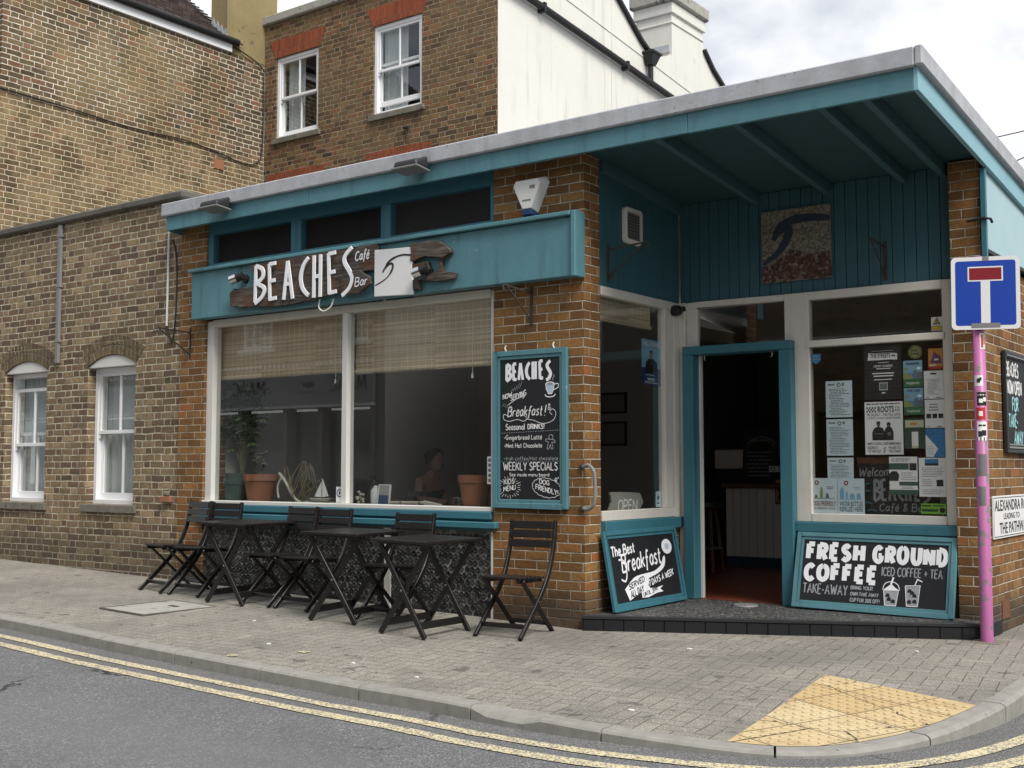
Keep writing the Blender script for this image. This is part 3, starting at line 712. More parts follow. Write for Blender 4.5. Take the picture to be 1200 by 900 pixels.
def dline(mb, pts, w, t, c=.0015):
    _zl[0] = (_zl[0]+1) % 9
    return mb.ribbon(pts, w, t, c+_zl[0]*.00012)

def printed(mb, txt, t, x0, y, h, c=.001, width=None, bold=0., ext=0., align='L', slant=0., height_scale=1.):
    """type set in Blender's own face, turned into mesh"""
    cu = bpy.data.curves.new('type', 'FONT'); cu.body = txt; cu.size = 1; cu.offset = bold; cu.extrude = 0; cu.resolution_u = 3
    ob = bpy.data.objects.new('type', cu); me = bpy.data.meshes.new_from_object(ob)
    vs_ = [v.co.copy() for v in me.vertices]; fs = [list(p.vertices) for p in me.polygons]
    if vs_:
        mnx = min(v.x for v in vs_); mxx = max(v.x for v in vs_); k = h/.69
        kx = width/(mxx-mnx) if width else k
        xs = x0 if align == 'L' else x0-(mxx-mnx)*kx/2
        b = len(mb.v); mb.v += [t(xs+(v.x-mnx)*kx+slant*v.y*k, y+v.y*k*height_scale, c+ext) for v in vs_]
        for f in fs: mb.f.append([b+i for i in f]); mb.mi.append(mb.k)
        if ext:
            from collections import Counter
            ed = Counter(); 
            for f in fs:
                for i in range(len(f)): ed[(f[i], f[(i+1) % len(f)])] += 1
            b2 = len(mb.v); mb.v += [t(xs+(v.x-mnx)*kx+slant*v.y*k, y+v.y*k*height_scale, c) for v in vs_]
            for (i, j) in ed:
                if (j, i) not in ed: mb.f.append([b+j, b+i, b2+i, b2+j]); mb.mi.append(mb.k)
    bpy.data.objects.remove(ob); bpy.data.meshes.remove(me); bpy.data.curves.remove(cu)
    return mb

# ------------------------------------------------------------------ ground
def dip(X, Y): return .018*math.exp(-((X-2.95)**2+(Y+2.1)**2)/.9)
def pz(X, Y): return -.02*max(min(X, 0), -16) + .02*max(min(Y, 0), -2.9) - dip(X, Y)
def rz(X, Y): return -.02*max(min(X, 0), -16) - .135 + .045*math.exp(-((X-2.95)**2+(Y+2.4)**2)/1.6)
KP = [(-40, -2.35), (-20, -2.4), (-9, -2.45), (-4.26, -2.47), (-2.26, -2.56), (.43, -2.62), (1.3, -2.70), (2.12, -2.72), (2.83, -2.57), (3.2, -2.05), (3.37, -1.25), (3.40, -.4), (3.39, 1), (3.38, 6), (3.38, 40)]
kc = [Vector((v.x, v.y, 0)) for v in catmull([(a, b, 0) for a, b in KP], 10)]
def resample(pts, step):
    out = [pts[0].copy()]; acc = 0
    for a, b in zip(pts, pts[1:]):
        L = (b-a).length; d = step-acc
        while d <= L: out.append(a+(b-a)*(d/L)); d += step
        acc = L-(d-step)
    return out
kc = resample(kc, .13)
def offs(pts, d):
    out = []
    for i, p in enumerate(pts):
        a = (pts[min(i+1, len(pts)-1)]-pts[max(i-1, 0)]).normalized(); out.append(p+Vector((-a.y, a.x, 0))*d)
    return out
ki = offs(kc, .115)
# road
mb = MB(); xs = [-70+i*2 for i in range(35)]+[i*.25 for i in range(33)]+[10+i*2 for i in range(26)]; ys = [-60+i*2 for i in range(27)]+[-6+i*.25 for i in range(1, 29)]+[3+i*2 for i in range(24)]
for i in range(len(xs)-1):
    for j in range(len(ys)-1):
        mb.face([(x, y, rz(x, y)) for x, y in ((xs[i], ys[j]), (xs[i+1], ys[j]), (xs[i+1], ys[j+1]), (xs[i], ys[j+1]))])
struct(mb.build('road', 'asphalt', weld=True))
# pavement between the kerb and the buildings
mb = MB(); NB = 14
def inner(p):
    if p.x < -.5 and p.y < -1: return Vector((p.x, .30, 0))
    if p.y > 1.2: return Vector((2.55, p.y+.3, 0))
    return None
rows = []
for i, p in enumerate(ki):
    q = inner(p)
    if q is None:
        k0 = max(j for j, r in enumerate(ki) if r.x < -.5 and r.y < -1); k1 = min(j for j, r in enumerate(ki) if r.y > 1.2)
        f = (i-k0)/(k1-k0); path = [Vector((-.5, .3, 0)), Vector((.1, .2, 0)), Vector((2.55, 1.5, 0))]
        q = path[0].lerp(path[1], f*3) if f < .333 else path[1].lerp(path[2], (f-.333)*1.5)
    rows.append([p.lerp(q, k/NB) for k in range(NB+1)])
for a, b in zip(rows, rows[1:]):
    for k in range(NB): mb.face([(v.x, v.y, pz(v.x, v.y)) for v in (a[k], b[k], b[k+1], a[k+1])])
struct(mb.build('pavement', 'pavers', smooth=True))
# kerb stones with open joints and rounded noses; one stone is broken
mb = MB(); n = len(kc); i = 0; lens = [7, 7, 7, 6, 7]
ib = min(range(n), key=lambda j: (kc[j]-Vector((1.15, -2.68, 0))).length)
while i < n-2:
    L = 7; j = min(i+L, n-1)
    for k in range(i, j):
        for (A, B) in (((0), (1)),): pass
        def sec(m, trim):
            o, q = kc[m].copy(), ki[m].copy(); t_ = (kc[min(m+1, n-1)]-kc[max(m-1, 0)]).normalized()*trim; o += t_; q += t_
            zt = pz(q.x, q.y)+.003; zo = zt-.004; zb = rz(o.x, o.y)-.05; d = (q-o)
            brk = .03 if abs(m-ib) < 2 else 0
            return [(o.x, o.y, zb), (o.x, o.y, zo-.014-brk), tuple(o+d*.10)[:2]+(zo-.002-brk,), tuple(o+d*.25)[:2]+(zt-brk*.7,), (q.x, q.y, zt), (q.x, q.y, zt-.1)]
        s0 = sec(k, .006 if k == i else 0); s1 = sec(k+1, -.006 if k+1 == j else 0)
        for e in range(5): mb.face([s0[e], s1[e], s1[e+1], s0[e+1]])
        if k == i: mb.face(s0)
        if k+1 == j: mb.face(s1[::-1])
    i = j
struct(mb.build('kerb', 'kerb_concrete'))
# double yellow lines
for a, b in ((-.180, -.268), (-.375, -.470)):
    mb = MB(); o1, o2 = offs(kc, a), offs(kc, b); r_ = random.Random(9)
    for l_ in (o1, o2):
        for v in l_: v.y += r_.uniform(-.005, .005)
    for k in range(len(kc)-1): mb.face([(v.x, v.y, rz(v.x, v.y)+.005) for v in (o2[k], o2[k+1], o1[k+1], o1[k])])
    struct(mb.build('road_marking', 'yellow_line'))
# yellow tactile paving at the dropped kerb
tap = Vector((2.26, -.74, 0)); arc = [p for p in ki if 2.36 < p.x and p.y < -1.02]
mb = MB()
for a, b in zip(arc, arc[1:]):
    for k in range(8):
        q = [tap.lerp(a, k/8), tap.lerp(a, (k+1)/8), tap.lerp(b, (k+1)/8), tap.lerp(b, k/8)]
        if k == 0: q = [q[0], q[1], q[2]]
        mb.face([(v.x, v.y, pz(v.x, v.y)+.005) for v in q])
tp = mb.build('tactile_paving', 'tactile', smooth=True); struct(tp)
mb = MB(); poly = [tap]+arc
def inpoly(x, y):
    c = False
    for a, b in zip(poly, poly[1:]+poly[:1]):
        if (a.y > y) != (b.y > y) and x < (b.x-a.x)*(y-a.y)/(b.y-a.y)+a.x: c = not c
    return c
ca, sa = math.cos(R(-24)), math.sin(R(-24))
for i in range(-70, 70):
    for j in range(-70, 70):
        x, y = (i+.5)*.0667, (j+.5)*.0667; X, Y = x*ca-y*sa, x*sa+y*ca
        if all(inpoly(X+a, Y+b) for a, b in ((.02, 0), (-.02, 0), (0, .02), (0, -.02))):
            mb.lathe([(.0185, 0), (.015, .0042), (.009, .0058), (.0001, .0060)], (X, Y, pz(X, Y)+.005), 8)
b_ = mb.build('blisters', 'tactile', tp, smooth=True)
# litter specks and a daub of yellow paint
for (x, y, s_) in ((-1.5, -1.95, .03), (.15, -2.2, .02), (-2.4, -1.3, .022), (-.5, -2.1, .02), (1.1, -.35, .025), (1.75, -2.25, .02), (2.45, .45, .02)):
    mb = MB(); pts = [(x+s_*random.uniform(.6, 1.2)*math.cos(k*1.05), y+s_*.6*random.uniform(.6, 1.2)*math.sin(k*1.05)) for k in range(6)]
    mb.prism(pts, IDT, pz(x, y)+.001, pz(x, y)+.006)
    tag(mb.build('paper_scrap', 'paper_white', loc=(x, y, pz(x, y))), 'small pale scrap of litter lying on the grey block paving', 'litter', 'scraps of litter on the pavement')
for x, y, mt in ((-1.05, -2.02, 'yellow_line'), (-1.35, -2.42, 'yellow_line')):
    mb = MB(); pts = [(x+.06*random.uniform(.6, 1.1)*math.cos(k*.9), y+.05*random.uniform(.6, 1.1)*math.sin(k*.9)) for k in range(7)]
    mb.sheet(pts, IDT, pz(x, y)+.005); struct(mb.build('paint_mark', mt))
# grit and rubble lying in the gutter
mb = MB(); r_ = random.Random(77); og = kc
for i in range(900):
    k = r_.randrange(40, len(kc)-30); p = kc[k]; q = offs(kc[k-1:k+2], -abs(r_.gauss(.03, .05))-.012)[1]
    if not (-6 < q.x and q.y < 1.5): continue
    if r_.random() < .10: q = Vector((1.2+r_.gauss(0, .12), -2.72-abs(r_.gauss(.03, .06)), 0))
    z = rz(q.x, q.y); s_ = r_.uniform(.003, .010); a0 = r_.uniform(0, 6.3)
    b = [(q.x+s_*math.cos(a0+t_*2.1), q.y+s_*math.sin(a0+t_*2.1), z) for t_ in range(3)]; tpt = (q.x+r_.uniform(-.3, .3)*s_, q.y, z+s_*r_.uniform(.5, 1.1))
    for t_ in range(3): mb.face([b[t_], b[(t_+1) % 3], tpt])
plain('grit', (.26, .235, .20), .9, var=.4, scale=40, wear=.55, wcol=(.10, .09, .075), wscale=30)
g_ = mb.build('gutter_grit', 'grit'); tag(g_, 'loose grit and crumbs of stone lying along the gutter', 'grit', None, 'stuff')
# manhole cover by the first chair
mh = thing('manhole_cover', 'grey concrete inspection cover set in the pavement in front of the leftmost chairs', 'manhole cover', (-3.62, -1.32, pz(-3.62, -1.32)))
mh.rotation_euler = (0, .02, R(-2)); mb = MB(); mb.box(-.30, .30, -.36, .36, -.03, .007); mb.build('cover', 'pale_coping', mh, .004)
mb = MB(); mb.frame(T((0, 0, 0), (1, 0, 0), (0, 1, 0)), -.325, .325, -.385, .385, .018, -.02, .009); mb.build('cover_frame', 'coping_concrete', mh)
mb = MB(); mb.box(-.02, .10, .10, .15, .007, .009); mb.build('key_slot', 'void', mh)

# ------------------------------------------------------------------ sash windows
def sash(parent, t, a0, a1, b0, b1, dep, lift=0., curtain=None, top_open=0., sill=None, meet=.5, fw_=.055):
    w = MB(); w.frame(t, a0, a1, b0, b1, fw_, -dep-.13, -dep, wb=.05); wo = w.build('window', 'upvc', parent, .003)
    i0, i1 = a0+fw_, a1-fw_; j0, j1 = b0+.05, b1-fw_; mid = j0+(j1-j0)*meet
    mbs = MB(); ub = mid-.02-top_open
    mbs.frame(t, i0, i1, ub, j1-top_open, .04, -dep-.06, -dep-.015); cx_ = (i0+i1)/2
    mbs.tbox(t, cx_-.012, cx_+.012, ub+.04, j1-.04-top_open, -dep-.05, -dep-.02)
    for s_ in (i0, i1-.03): mbs.prism([(s_, ub), (s_+.03, ub), (s_+.022, ub-.05), (s_+.008, ub-.05)], t, -dep-.05, -dep-.02)
    mbs.build('upper_sash', 'upvc', wo, .002)
    ml = MB(); ml.frame(t, i0, i1, j0+lift, mid+.02+lift, .04, -dep-.11, -dep-.065, wb=.075)
    ml.tbox(t, cx_-.012, cx_+.012, j0+.075+lift, mid-.02+lift, -dep-.10, -dep-.07); ml.build('lower_sash', 'upvc', wo, .002)
    g_ = MB(); g_.tbox(t, i0+.03, i1-.03, ub+.03, j1-.03-top_open, -dep-.038, -dep-.034); g_.build('pane', 'glass', wo)
    g_ = MB(); g_.tbox(t, i0+.03, i1-.03, j0+.06+lift, mid+lift, -dep-.088, -dep-.084); g_.build('pane', 'glass', wo)
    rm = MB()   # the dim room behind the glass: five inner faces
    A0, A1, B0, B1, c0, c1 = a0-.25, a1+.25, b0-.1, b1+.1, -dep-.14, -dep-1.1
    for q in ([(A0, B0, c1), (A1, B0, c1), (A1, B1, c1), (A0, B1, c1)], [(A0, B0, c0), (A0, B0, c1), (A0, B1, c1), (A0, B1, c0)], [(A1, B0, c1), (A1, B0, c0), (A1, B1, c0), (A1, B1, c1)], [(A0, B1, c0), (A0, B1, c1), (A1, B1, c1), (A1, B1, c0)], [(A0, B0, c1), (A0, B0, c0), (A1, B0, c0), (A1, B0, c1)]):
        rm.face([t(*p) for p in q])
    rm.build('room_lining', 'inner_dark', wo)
    if curtain:
        for (u0, u1) in curtain:
            cm = MB(); n = 26
            pr = [(u0+(u1-u0)*k/n, -dep-.16+.018*math.sin(k*1.9)+.008*math.sin(k*.7)) for k in range(n+1)]
            for (x0, c0_), (x1, c1_) in zip(pr, pr[1:]): cm.face([t(x0, j0-.05, c0_), t(x1, j0-.05, c1_), t(x1, j1+.05, c1_), t(x0, j1+.05, c0_)])
            cm.build('curtain', 'curtain', wo, smooth=True)
    if sill:
        sm_ = MB(); sm_.tbox(t, a0-.06, a1+.06, b0-.09, b0-.002, -dep+.002, sill); sm_.build('window_sill', 'stone', wo, .006)
    return wo

# ------------------------------------------------------------------ the low brick cottage wall on the left
ct = thing('brick_cottage', 'low pale brick building with two white sash windows left of the cafe', 'building', (-9, .02, 0), world=True)
tf = FRONT(0, .02, 0)
w1, w2 = (-8.50, -7.60, .87, 2.56), (-6.78, -5.89, .87, 2.55)
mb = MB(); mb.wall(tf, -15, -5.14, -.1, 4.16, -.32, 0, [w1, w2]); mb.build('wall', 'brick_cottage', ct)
mb = MB(); mb.box(-5.40, -5.142, .345, 3.2, 3.0, 4.14); mb.build('return_wall', 'brick_cottage', ct)
mb = MB(); mb.box(-15, -5.08, -.035, .38, 4.16, 4.25); mb.box(-5.44, -5.08, .38, 3.2, 4.16, 4.25); mb.build('coping', 'coping_concrete', ct, .02)
for (a0, a1, b0, b1), tl in ((w1, .13), (w2, 0)):
    # rubbed brick segmental arch, white board filling it
    n = 16; cx_ = (a0+a1)/2; hw = (a1-a0)/2; rise = .12; Rr = (hw*hw+rise*rise)/(2*rise); cyy = b1-Rr
    a_ = math.asin(hw/Rr); inn = [(cx_+Rr*math.sin(-a_+2*a_*k/n), cyy+Rr*math.cos(-a_+2*a_*k/n)) for k in range(n+1)]
    ex = a_*1.10; outp = [(cx_+(Rr+.225)*math.sin(-ex+2*ex*k/n), cyy+(Rr+.225)*math.cos(-ex+2*ex*k/n)) for k in range(n+1)]
    for k in range(n):
        c0_, c1_ = k/n, (k+1)/n
        def P2(l, f): i_ = f*n; i0 = min(int(i_), n-1); q = i_-i0; return (l[i0][0]*(1-q)+l[i0+1][0]*q, l[i0][1]*(1-q)+l[i0+1][1]*q)
    am = MB()
    N_ = 17
    for k in range(N_):
        f0, f1 = (k+.07)/N_, (k+.93)/N_
        for (r0, r1) in ((0, .46), (.52, 1)):
            def PP(f, r): a, b = P2(inn, f), P2(outp, f); return (a[0]*(1-r)+b[0]*r, a[1]*(1-r)+b[1]*r)
            am.prism([PP(f0, r0), PP(f1, r0), PP(f1, r1), PP(f0, r1)], tf, -.11, .004+random.uniform(0, .004))
    ao = am.build('window_arch', 'arch_brick', ct, .003)
    mm_ = MB()
    for k in range(n): mm_.prism([inn[k], inn[k+1], outp[k+1], outp[k]], tf, -.10, .001)
    mm_.build('arch_mortar', 'stone', ao)
    sp_ = b1-rise
    mb = MB(); mb.prism([(a0+.003, sp_-.015)]+[(a1-.003, sp_-.015)]+[(x, y-.004) for x, y in inn[::-1]], tf, -.09, -.012); mb.build('arch_board', 'white_paint', ct, .003)
    sash(ct, tf, a0+.005, a1-.002, b0, sp_-.017, .10, curtain=[(a0+.02, a1-.02)], top_open=tl, sill=.035, meet=.53, fw_=.05)
mb = MB(); mb.box(-5.36, -5.20, -.03, .018, .915, .975); mb.build('air_brick', 'terracotta', ct, .004)
mb = MB(); mb.box(-5.33, -5.24, -.02, .018, .975, 1.03); mb.build('mortar_lump', 'stone', ct, .015)
cd = thing('wall_conduit', 'grey vertical conduit strip fixed to the cottage brick between two windows', 'conduit', (-7.37, .0, 2.5), world=True)
mb = MB(); mb.box(-7.405, -7.335, -.02, .017, 2.5, 4.15); mb.build('conduit', 'grey_plastic', cd, .008)
mb = MB()
for z in (2.75, 3.4, 4.0): mb.box(-7.42, -7.32, -.024, .0175, z, z+.03)
mb.build('clip', 'grey_plastic', cd, .003)
mb = MB(); mb.tube([(-5.33, .0, 4.1), (-5.335, .0, 3.4), (-5.34, .0, 2.80)], .012, 8); tag(mb.build('downpipe_wire', 'white_plastic', loc=(-5.33, 0, 2.8)), 'thin cream wire conduit running down the brick just left of the cafe', 'wire')
mb = MB(); mb.tube(catmull([(-5.26, -.0, 3.72), (-5.20, -.0, 3.55), (-5.18, .0, 3.2), (-5.2, 0, 2.8), (-5.25, .0, 2.62), (-5.30, 0, 2.72), (-5.34, 0, 2.80)], 6), .009, 6)
tag(mb.build('loose_cable', 'rubber_cable', loc=(-5.2, 0, 2.7)), 'black loose cable hanging beside the cream conduit left of the cafe', 'cable')

# ------------------------------------------------------------------ tall gabled house behind, side wall towards us
GX = -9.5
gh = thing('brick_house', 'tall yellow stock brick house with dark tiled roof and mossy rendered stack', 'house', (-12, 2.5, 0), world=True)
mb = MB(); mb.wall(SIDE(GX, 0, 0), .40, 5.0, 0, 7.93, -.3, 0, []); mb.box(-16, GX-.302, .42, .7, 0, 7.93); mb.box(-16, -15.7, .72, 5., 0, 7.93); mb.build('wall', 'brick_gable', gh)
mb = MB(); mb.box(GX-.02, GX+.05, .2, 4.27, 7.93, 8.07); mb.build('eaves_board', 'upvc', gh, .004)
mb = MB(); mb.tube([(GX+.085, .2, 8.10), (GX+.085, 4.36, 8.10)], .055, 10); mb.build('gutter', 'black_metal', gh)
roof = MB(); n = 34
for k in range(n):
    x0 = GX+.10-k*.112; z0 = 8.085+k*.088
    roof.hexa([(x0-.19, .1, z0+.075), (x0, .1, z0-.005), (x0, 4.45, z0-.005), (x0-.19, 4.45, z0+.075), (x0-.19, .1, z0+.105), (x0, .1, z0+.02), (x0, 4.45, z0+.02), (x0-.19, 4.45, z0+.105)])
roof.build('roof', 'clay_tiles', gh)
mb = MB(); mb.box(-9.9, GX, 4.20, 5.25, 7.935, 11.5); mb.tube([(GX, 4.20, 7.95), (GX, 4.20, 11.5)], .012, 6); mb.build('rendered_stack', 'mustard_render', gh)
mb = MB()
for k in range(4):   # stepped lead flashing dressed up the stack
    x1 = GX+.02-k*.10; z = 8.13+k*.079
    mb.prism([(x1, z-.09), (x1, z+.05), (x1-.05, z+.19), (x1-.10, z+.12), (x1-.10, z-.01)], T((0, 4.2, 0), (1, 0, 0), (0, 0, 1)), .002, .012)
mb.build('lead_flashing', 'lead_flashing', gh)
mb = MB(); mb.box(GX-.02, GX+.012, 3.98, 4.17, 5.99, 6.15); mb.build('air_brick', 'terracotta', gh)
mb = MB(); mb.tube(catmull([(GX+.02, .2, 6.33), (GX+.02, 1.3, 6.31), (GX+.02, 2.4, 6.27), (GX+.02, 3.4, 6.30), (GX+.02, 4.1, 6.24), (GX+.02, 4.6, 6.18), (GX+.03, 4.86, 6.28), (GX+.05, 4.93, 6.6), (GX+.05, 4.94, 7.6), (GX+.04, 4.90, 7.85), (GX+.03, 4.5, 8.0), (GX+.03, 4.2, 8.05)], 5), .0105, 6)
tag(mb.build('service_cable', 'rubber_cable', loc=(GX, 3, 6.2)), 'black cable sagging along the tall yellow brick wall and up its corner', 'cable')

# ------------------------------------------------------------------ brown brick house with the cream rendered side
BY, BX = 5.0, -4.66
bh = thing('brick_house', 'brown brick house with two white upstairs windows and cream rendered side wall', 'house', (-7, 8, 0), world=True)
tb = FRONT(0, BY, 0)
v1, v2 = (-9.22, -8.24, 6.63, 7.98), (-7.05, -6.07, 6.63, 8.02)
mb = MB(); mb.wall(tb, GX+.003, BX-.004, 0, 8.58, -.3, 0, [v1, v2]); mb.build('wall', 'brick_brown', bh)
mb = MB(); mb.box(GX-.05, BX-.05, BY-.07, BY+.4, 8.58, 8.72); mb.build('coping', 'pale_coping', bh, .015)
for (a0, a1, b0, b1), lf, cu in ((v1, 0, [(-9.1, -8.75)]), (v2, .10, [(-6.98, -6.52)])):
    sash(bh, tb, a0, a1, b0, b1, .03, lift=lf, curtain=cu, sill=.05, meet=.5)
    mb = MB(); N_ = 19; h = .30
    for k in range(N_):
        f0, f1 = (k+.05)/N_, (k+.95)/N_; e = .13
        A = lambda f: a0-.02+(a1-a0+.04)*f; B = lambda f: a0-.02-e+(a1-a0+.04+2*e)*f
        mb.prism([(A(f0), b1+.004), (A(f1), b1+.004), (B(f1), b1+h), (B(f0), b1+h)], tb, -.1, .006+random.uniform(0, .003))
    mb.build('brick_lintel', 'red_arch', bh)
for (x0, x1) in ((-9.42, -8.06), (-7.22, -5.86)):   # heads of the windows below, just above the cafe roof
    mb = MB(); N_ = 22; cx_ = (x0+x1)/2; hw = (x1-x0)/2
    for k in range(N_):
        f0, f1 = (k+.05)/N_, (k+.95)/N_
        q = lambda f, r: (cx_+hw*(2*f-1)*(1 if r else .88), 5.74+(.30 if r else 0)+.03*(1-(2*f-1)**2))
        mb.prism([q(f0, 0), q(f1, 0), q(f1, 1), q(f0, 1)], tb, -.1, .006)
    mb.build('brick_lintel', 'red_arch', bh)
mb = MB(); mb.tube([(-6.35, BY-.02, 6.15), (-6.35, BY-.02, 6.32)], .012, 6); mb.tube([(-6.40, BY-.03, 6.33), (-6.30, BY-.03, 6.33)], .02, 6); mb.build('wall_stub', 'rusty_metal', bh)
ts = SIDE(BX, 0, 0)
out_ = [(5.003, 0), (13.5, 0), (13.5, 7.6), (12.02, 8.46), (11.62, 8.66), (11.36, 8.86), (11.27, 9.12), (11.27, 9.5), (10.09, 9.5), (10.09, 8.55), (9.45, 8.30), (9.18, 8.33), (8.98, 8.42), (8.76, 8.56), (8.22, 8.92), (7.77, 9.2), (5.003, 10.9)]
mb = MB(); mb.prism(out_, ts, -.32, 0); mb.build('rendered_wall', 'cream_render', bh)
mb = MB(); mb.box(BX-.72, BX-.322, 10.09, 11.27, 8.2, 9.5); mb.box(BX-.32, BX-.001, 10.092, 11.268, 8.4, 9.497); mb.build('chimney', 'cream_render', bh)
ch_ = bh.children[-1] if bh.children else None
mb = MB(); mb.box(BX-.76, BX+.04, 10.05, 11.31, 9.30, 9.50); mb.box(BX-.74, BX+.02, 10.07, 11.29, 9.12, 9.16); mb.build('chimney_band', 'cream_render', bh, .01)
mb = MB(); mb.box(BX-.82, BX+.10, 9.99, 11.37, 9.502, 9.74); mb.build('chimney_cap', 'pale_coping', bh, .03)
mb = MB(); mb.box(BX-.76, BX-.03, 10.055, 10.088, 8.60, 8.74); mb.build('lead_flashing', 'felt_trim', bh, .005)
mb = MB()
for (p, q) in (((5.0, 10.92), (7.77, 9.22)), ((7.77, 9.22), (8.76, 8.58)), ((8.76, 8.58), (8.98, 8.44)), ((8.98, 8.44), (9.18, 8.35)), ((9.18, 8.35), (9.45, 8.32))):
    mb.bar((BX-.14, p[0], p[1]+.02), (BX-.14, q[0], q[1]+.02), .42, .05)
mb.build('verge', 'black_metal', bh)
mb = MB()
for (p, q) in (((11.27, 8.95), (11.62, 8.68)), ((11.62, 8.68), (12.02, 8.48)), ((12.02, 8.48), (13.5, 7.62))): mb.bar((BX-.14, p[0], p[1]+.02), (BX-.14, q[0], q[1]+.02), .42, .05)
mb.build('verge', 'black_metal', bh)
mb = MB(); mb.bar((BX+.004, 5.2, 8.62), (BX+.004, 12.9, 7.83), .016, .03); mb.bar((BX+.004, 8.05, 5.5), (BX+.004, 8.05, 9.0), .012, .012, (0, 1, 0)); mb.build('render_bead', 'cream_render', bh)
mb = MB(); mb.tube([(BX+.075, 5.05, 8.15), (BX+.075, 7.9, 7.905), (BX+.075, 13, 7.44)], .055, 10)
for f in (.12, .42, .66, .95):
    y = 5.05+f*(13-5.05); z = 8.15-(y-5.05)*.0885; mb.box(BX, BX+.13, y-.03, y+.03, z-.07, z+.07)
mb.build('drainpipe', 'black_metal', bh)
mb = MB(); mb.hexa([(BX+.02, 9.12, 8.08), (BX+.14, 9.12, 8.08), (BX+.14, 9.26, 8.08), (BX+.02, 9.26, 8.08), (BX+.004, 9.05, 8.26), (BX+.20, 9.05, 8.26), (BX+.20, 9.33, 8.26), (BX+.004, 9.33, 8.26)])
mb.box(BX+.004, BX+.22, 9.03, 9.35, 8.262, 8.30); mb.tube([(BX+.08, 9.19, 8.08), (BX+.08, 9.19, 7.82)], .045, 10); mb.build('rain_hopper', 'black_metal', bh)
mb = MB(); mb.box(GX-.2, BX-.33, 5.32, 13.4, 8.0, 8.3); mb.build('roof', 'roof_slate', bh)

# ------------------------------------------------------------------ across the road (seen mirrored in the cafe window)
op = thing('shop_building', 'brick building with grey lettered shop fascia reflected from across the road', 'building', (-18, -12, 0), world=True)
to = T((0, -10, 0), (-1, 0, 0), (0, 0, 1))   # faces +Y
ow = [(14.95, 15.95, 3.98, 4.72), (12.0, 12.75, 3.98, 4.72)]
mb = MB(); mb.wall(to, 11.75, 27, 3.36, 8.2, -.3, 0, ow); mb.box(-27, -11.76, -18, -10.302, 8.2, 8.4); mb.build('wall', 'brick_opposite', op)
for a0, a1, b0, b1 in ow:
    mb = MB(); mb.frame(to, a0, a1, b0, b1, .07, -.14, -.02); 
    for k in (1, 2): mb.tbox(to, a0+(a1-a0)*k/3-.012, a0+(a1-a0)*k/3+.012, b0+.07, b1-.07, -.1, -.05); mb.tbox(to, a0+.07, a1-.07, b0+(b1-b0)*k/3-.012, b0+(b1-b0)*k/3+.012, -.102, -.052)
    mb.tbox(to, a0-.1, a1+.1, b0-.1, b0-.002, -.1, .06); w_ = mb.build('window', 'upvc', op)
    g_ = MB(); g_.tbox(to, a0+.05, a1-.05, b0+.05, b1-.05, -.10, -.09); g_.build('pane', 'glass', w_); g_ = MB(); g_.rect(to, a0-.1, a1+.1, b0-.1, b1+.1, -.4); g_.build('room_lining', 'inner_dark', w_)
mb = MB()
for k in range(100): mb.tbox(to, 11.8+k*.15, 11.88+k*.15, 3.50, 3.58, .002, .04)
mb.build('dentil_course', 'upvc', op)
mb = MB(); mb.tbox(to, 11.75, 27, 2.64, 3.34, -.3, .10); fa = mb.build('shop_fascia', 'grey_fascia', op)
mb = MB(); mb.tbox(to, 11.75, 27, 2.58, 2.638, -.3, .14); mb.build('cornice', 'upvc', op)
mb = MB()
for x0 in (11.95, 15.08):   # read right to left from behind, so the mirror image matches the photograph
    letter(mb, 'MAAC', to, x0, x0+1.05, 2.92, .30, .035, .104, jit=.03)
letter(mb, 'RIBA', to, 13.5, 13.86, 3.02, .13, .02, .104); letter(mb, 'Chartered', to, 13.5, 14.05, 2.90, .06, .008, .104)
mb.build('lettering', 'ink', fa)
mb = MB(); 
for x in (11.75, 13.3, 14.4, 15.9, 17.2, 18.9): mb.tbox(to, x, x+.14, -.1, 2.578, -.25, .03)
mb.tbox(to, 11.89, 27, .0, .45, -.22, 0); mb.build('shopfront_posts', 'pale_coping', op)
mb = MB(); mb.tbox(to, 11.9, 27, .45, 2.57, -.2, -.19); mb.build('shop_glass', 'glass', op)
mb = MB(); mb.rect(to, 11.6, 27, -.1, 2.6, -1.4); mb.build('shop_interior', 'inner_dark', op)
mb = MB(); mb.box(-11.74, -11.5, -18, -10, -.1, 8.3); mb.build('end_wall', 'render_grey', op)
o2 = thing('brick_terrace', 'brown brick house standing behind the viewer across the road', 'house', (-2, -14, 0), world=True)
mb = MB(); mb.wall(T((0, -11.5, 0), (-1, 0, 0), (0, 0, 1)), -9, 9.0, -.1, 5.2, -.3, 0, [(-6, -5, 1, 2.4), (-2, -1, 1, 2.4), (3, 4, 1, 2.4), (6.5, 7.5, 1, 2.4)]); mb.box(-9, 9, -17, -11.802, -.1, 5.2); mb.build('wall', 'brick_brown', o2)
mb = MB(); mb.hexa([(-9.3, -17.3, 5.2), (9.3, -17.3, 5.2), (9.3, -11.3, 5.2), (-9.3, -11.3, 5.2), (-9, -14.6, 7.4), (9, -14.6, 7.4), (9, -14, 7.4), (-9, -14, 7.4)]); mb.build('roof', 'roof_slate', o2)
o3 = thing('rendered_house', 'grey rendered house with slate roof across the side street', 'house', (14, 5, 0), world=True)
mb = MB(); mb.wall(T((10.5, 0, 0), (0, -1, 0), (0, 0, 1)), -14, 3, -.1, 3.9, -.3, 0, [(-5, -4, 1, 2.3), (-1, 0, 1, 2.3), (-9, -8, 1, 2.3)]); mb.box(10.802, 16, -3, 14, -.1, 3.9); mb.build('wall', 'render_grey', o3)
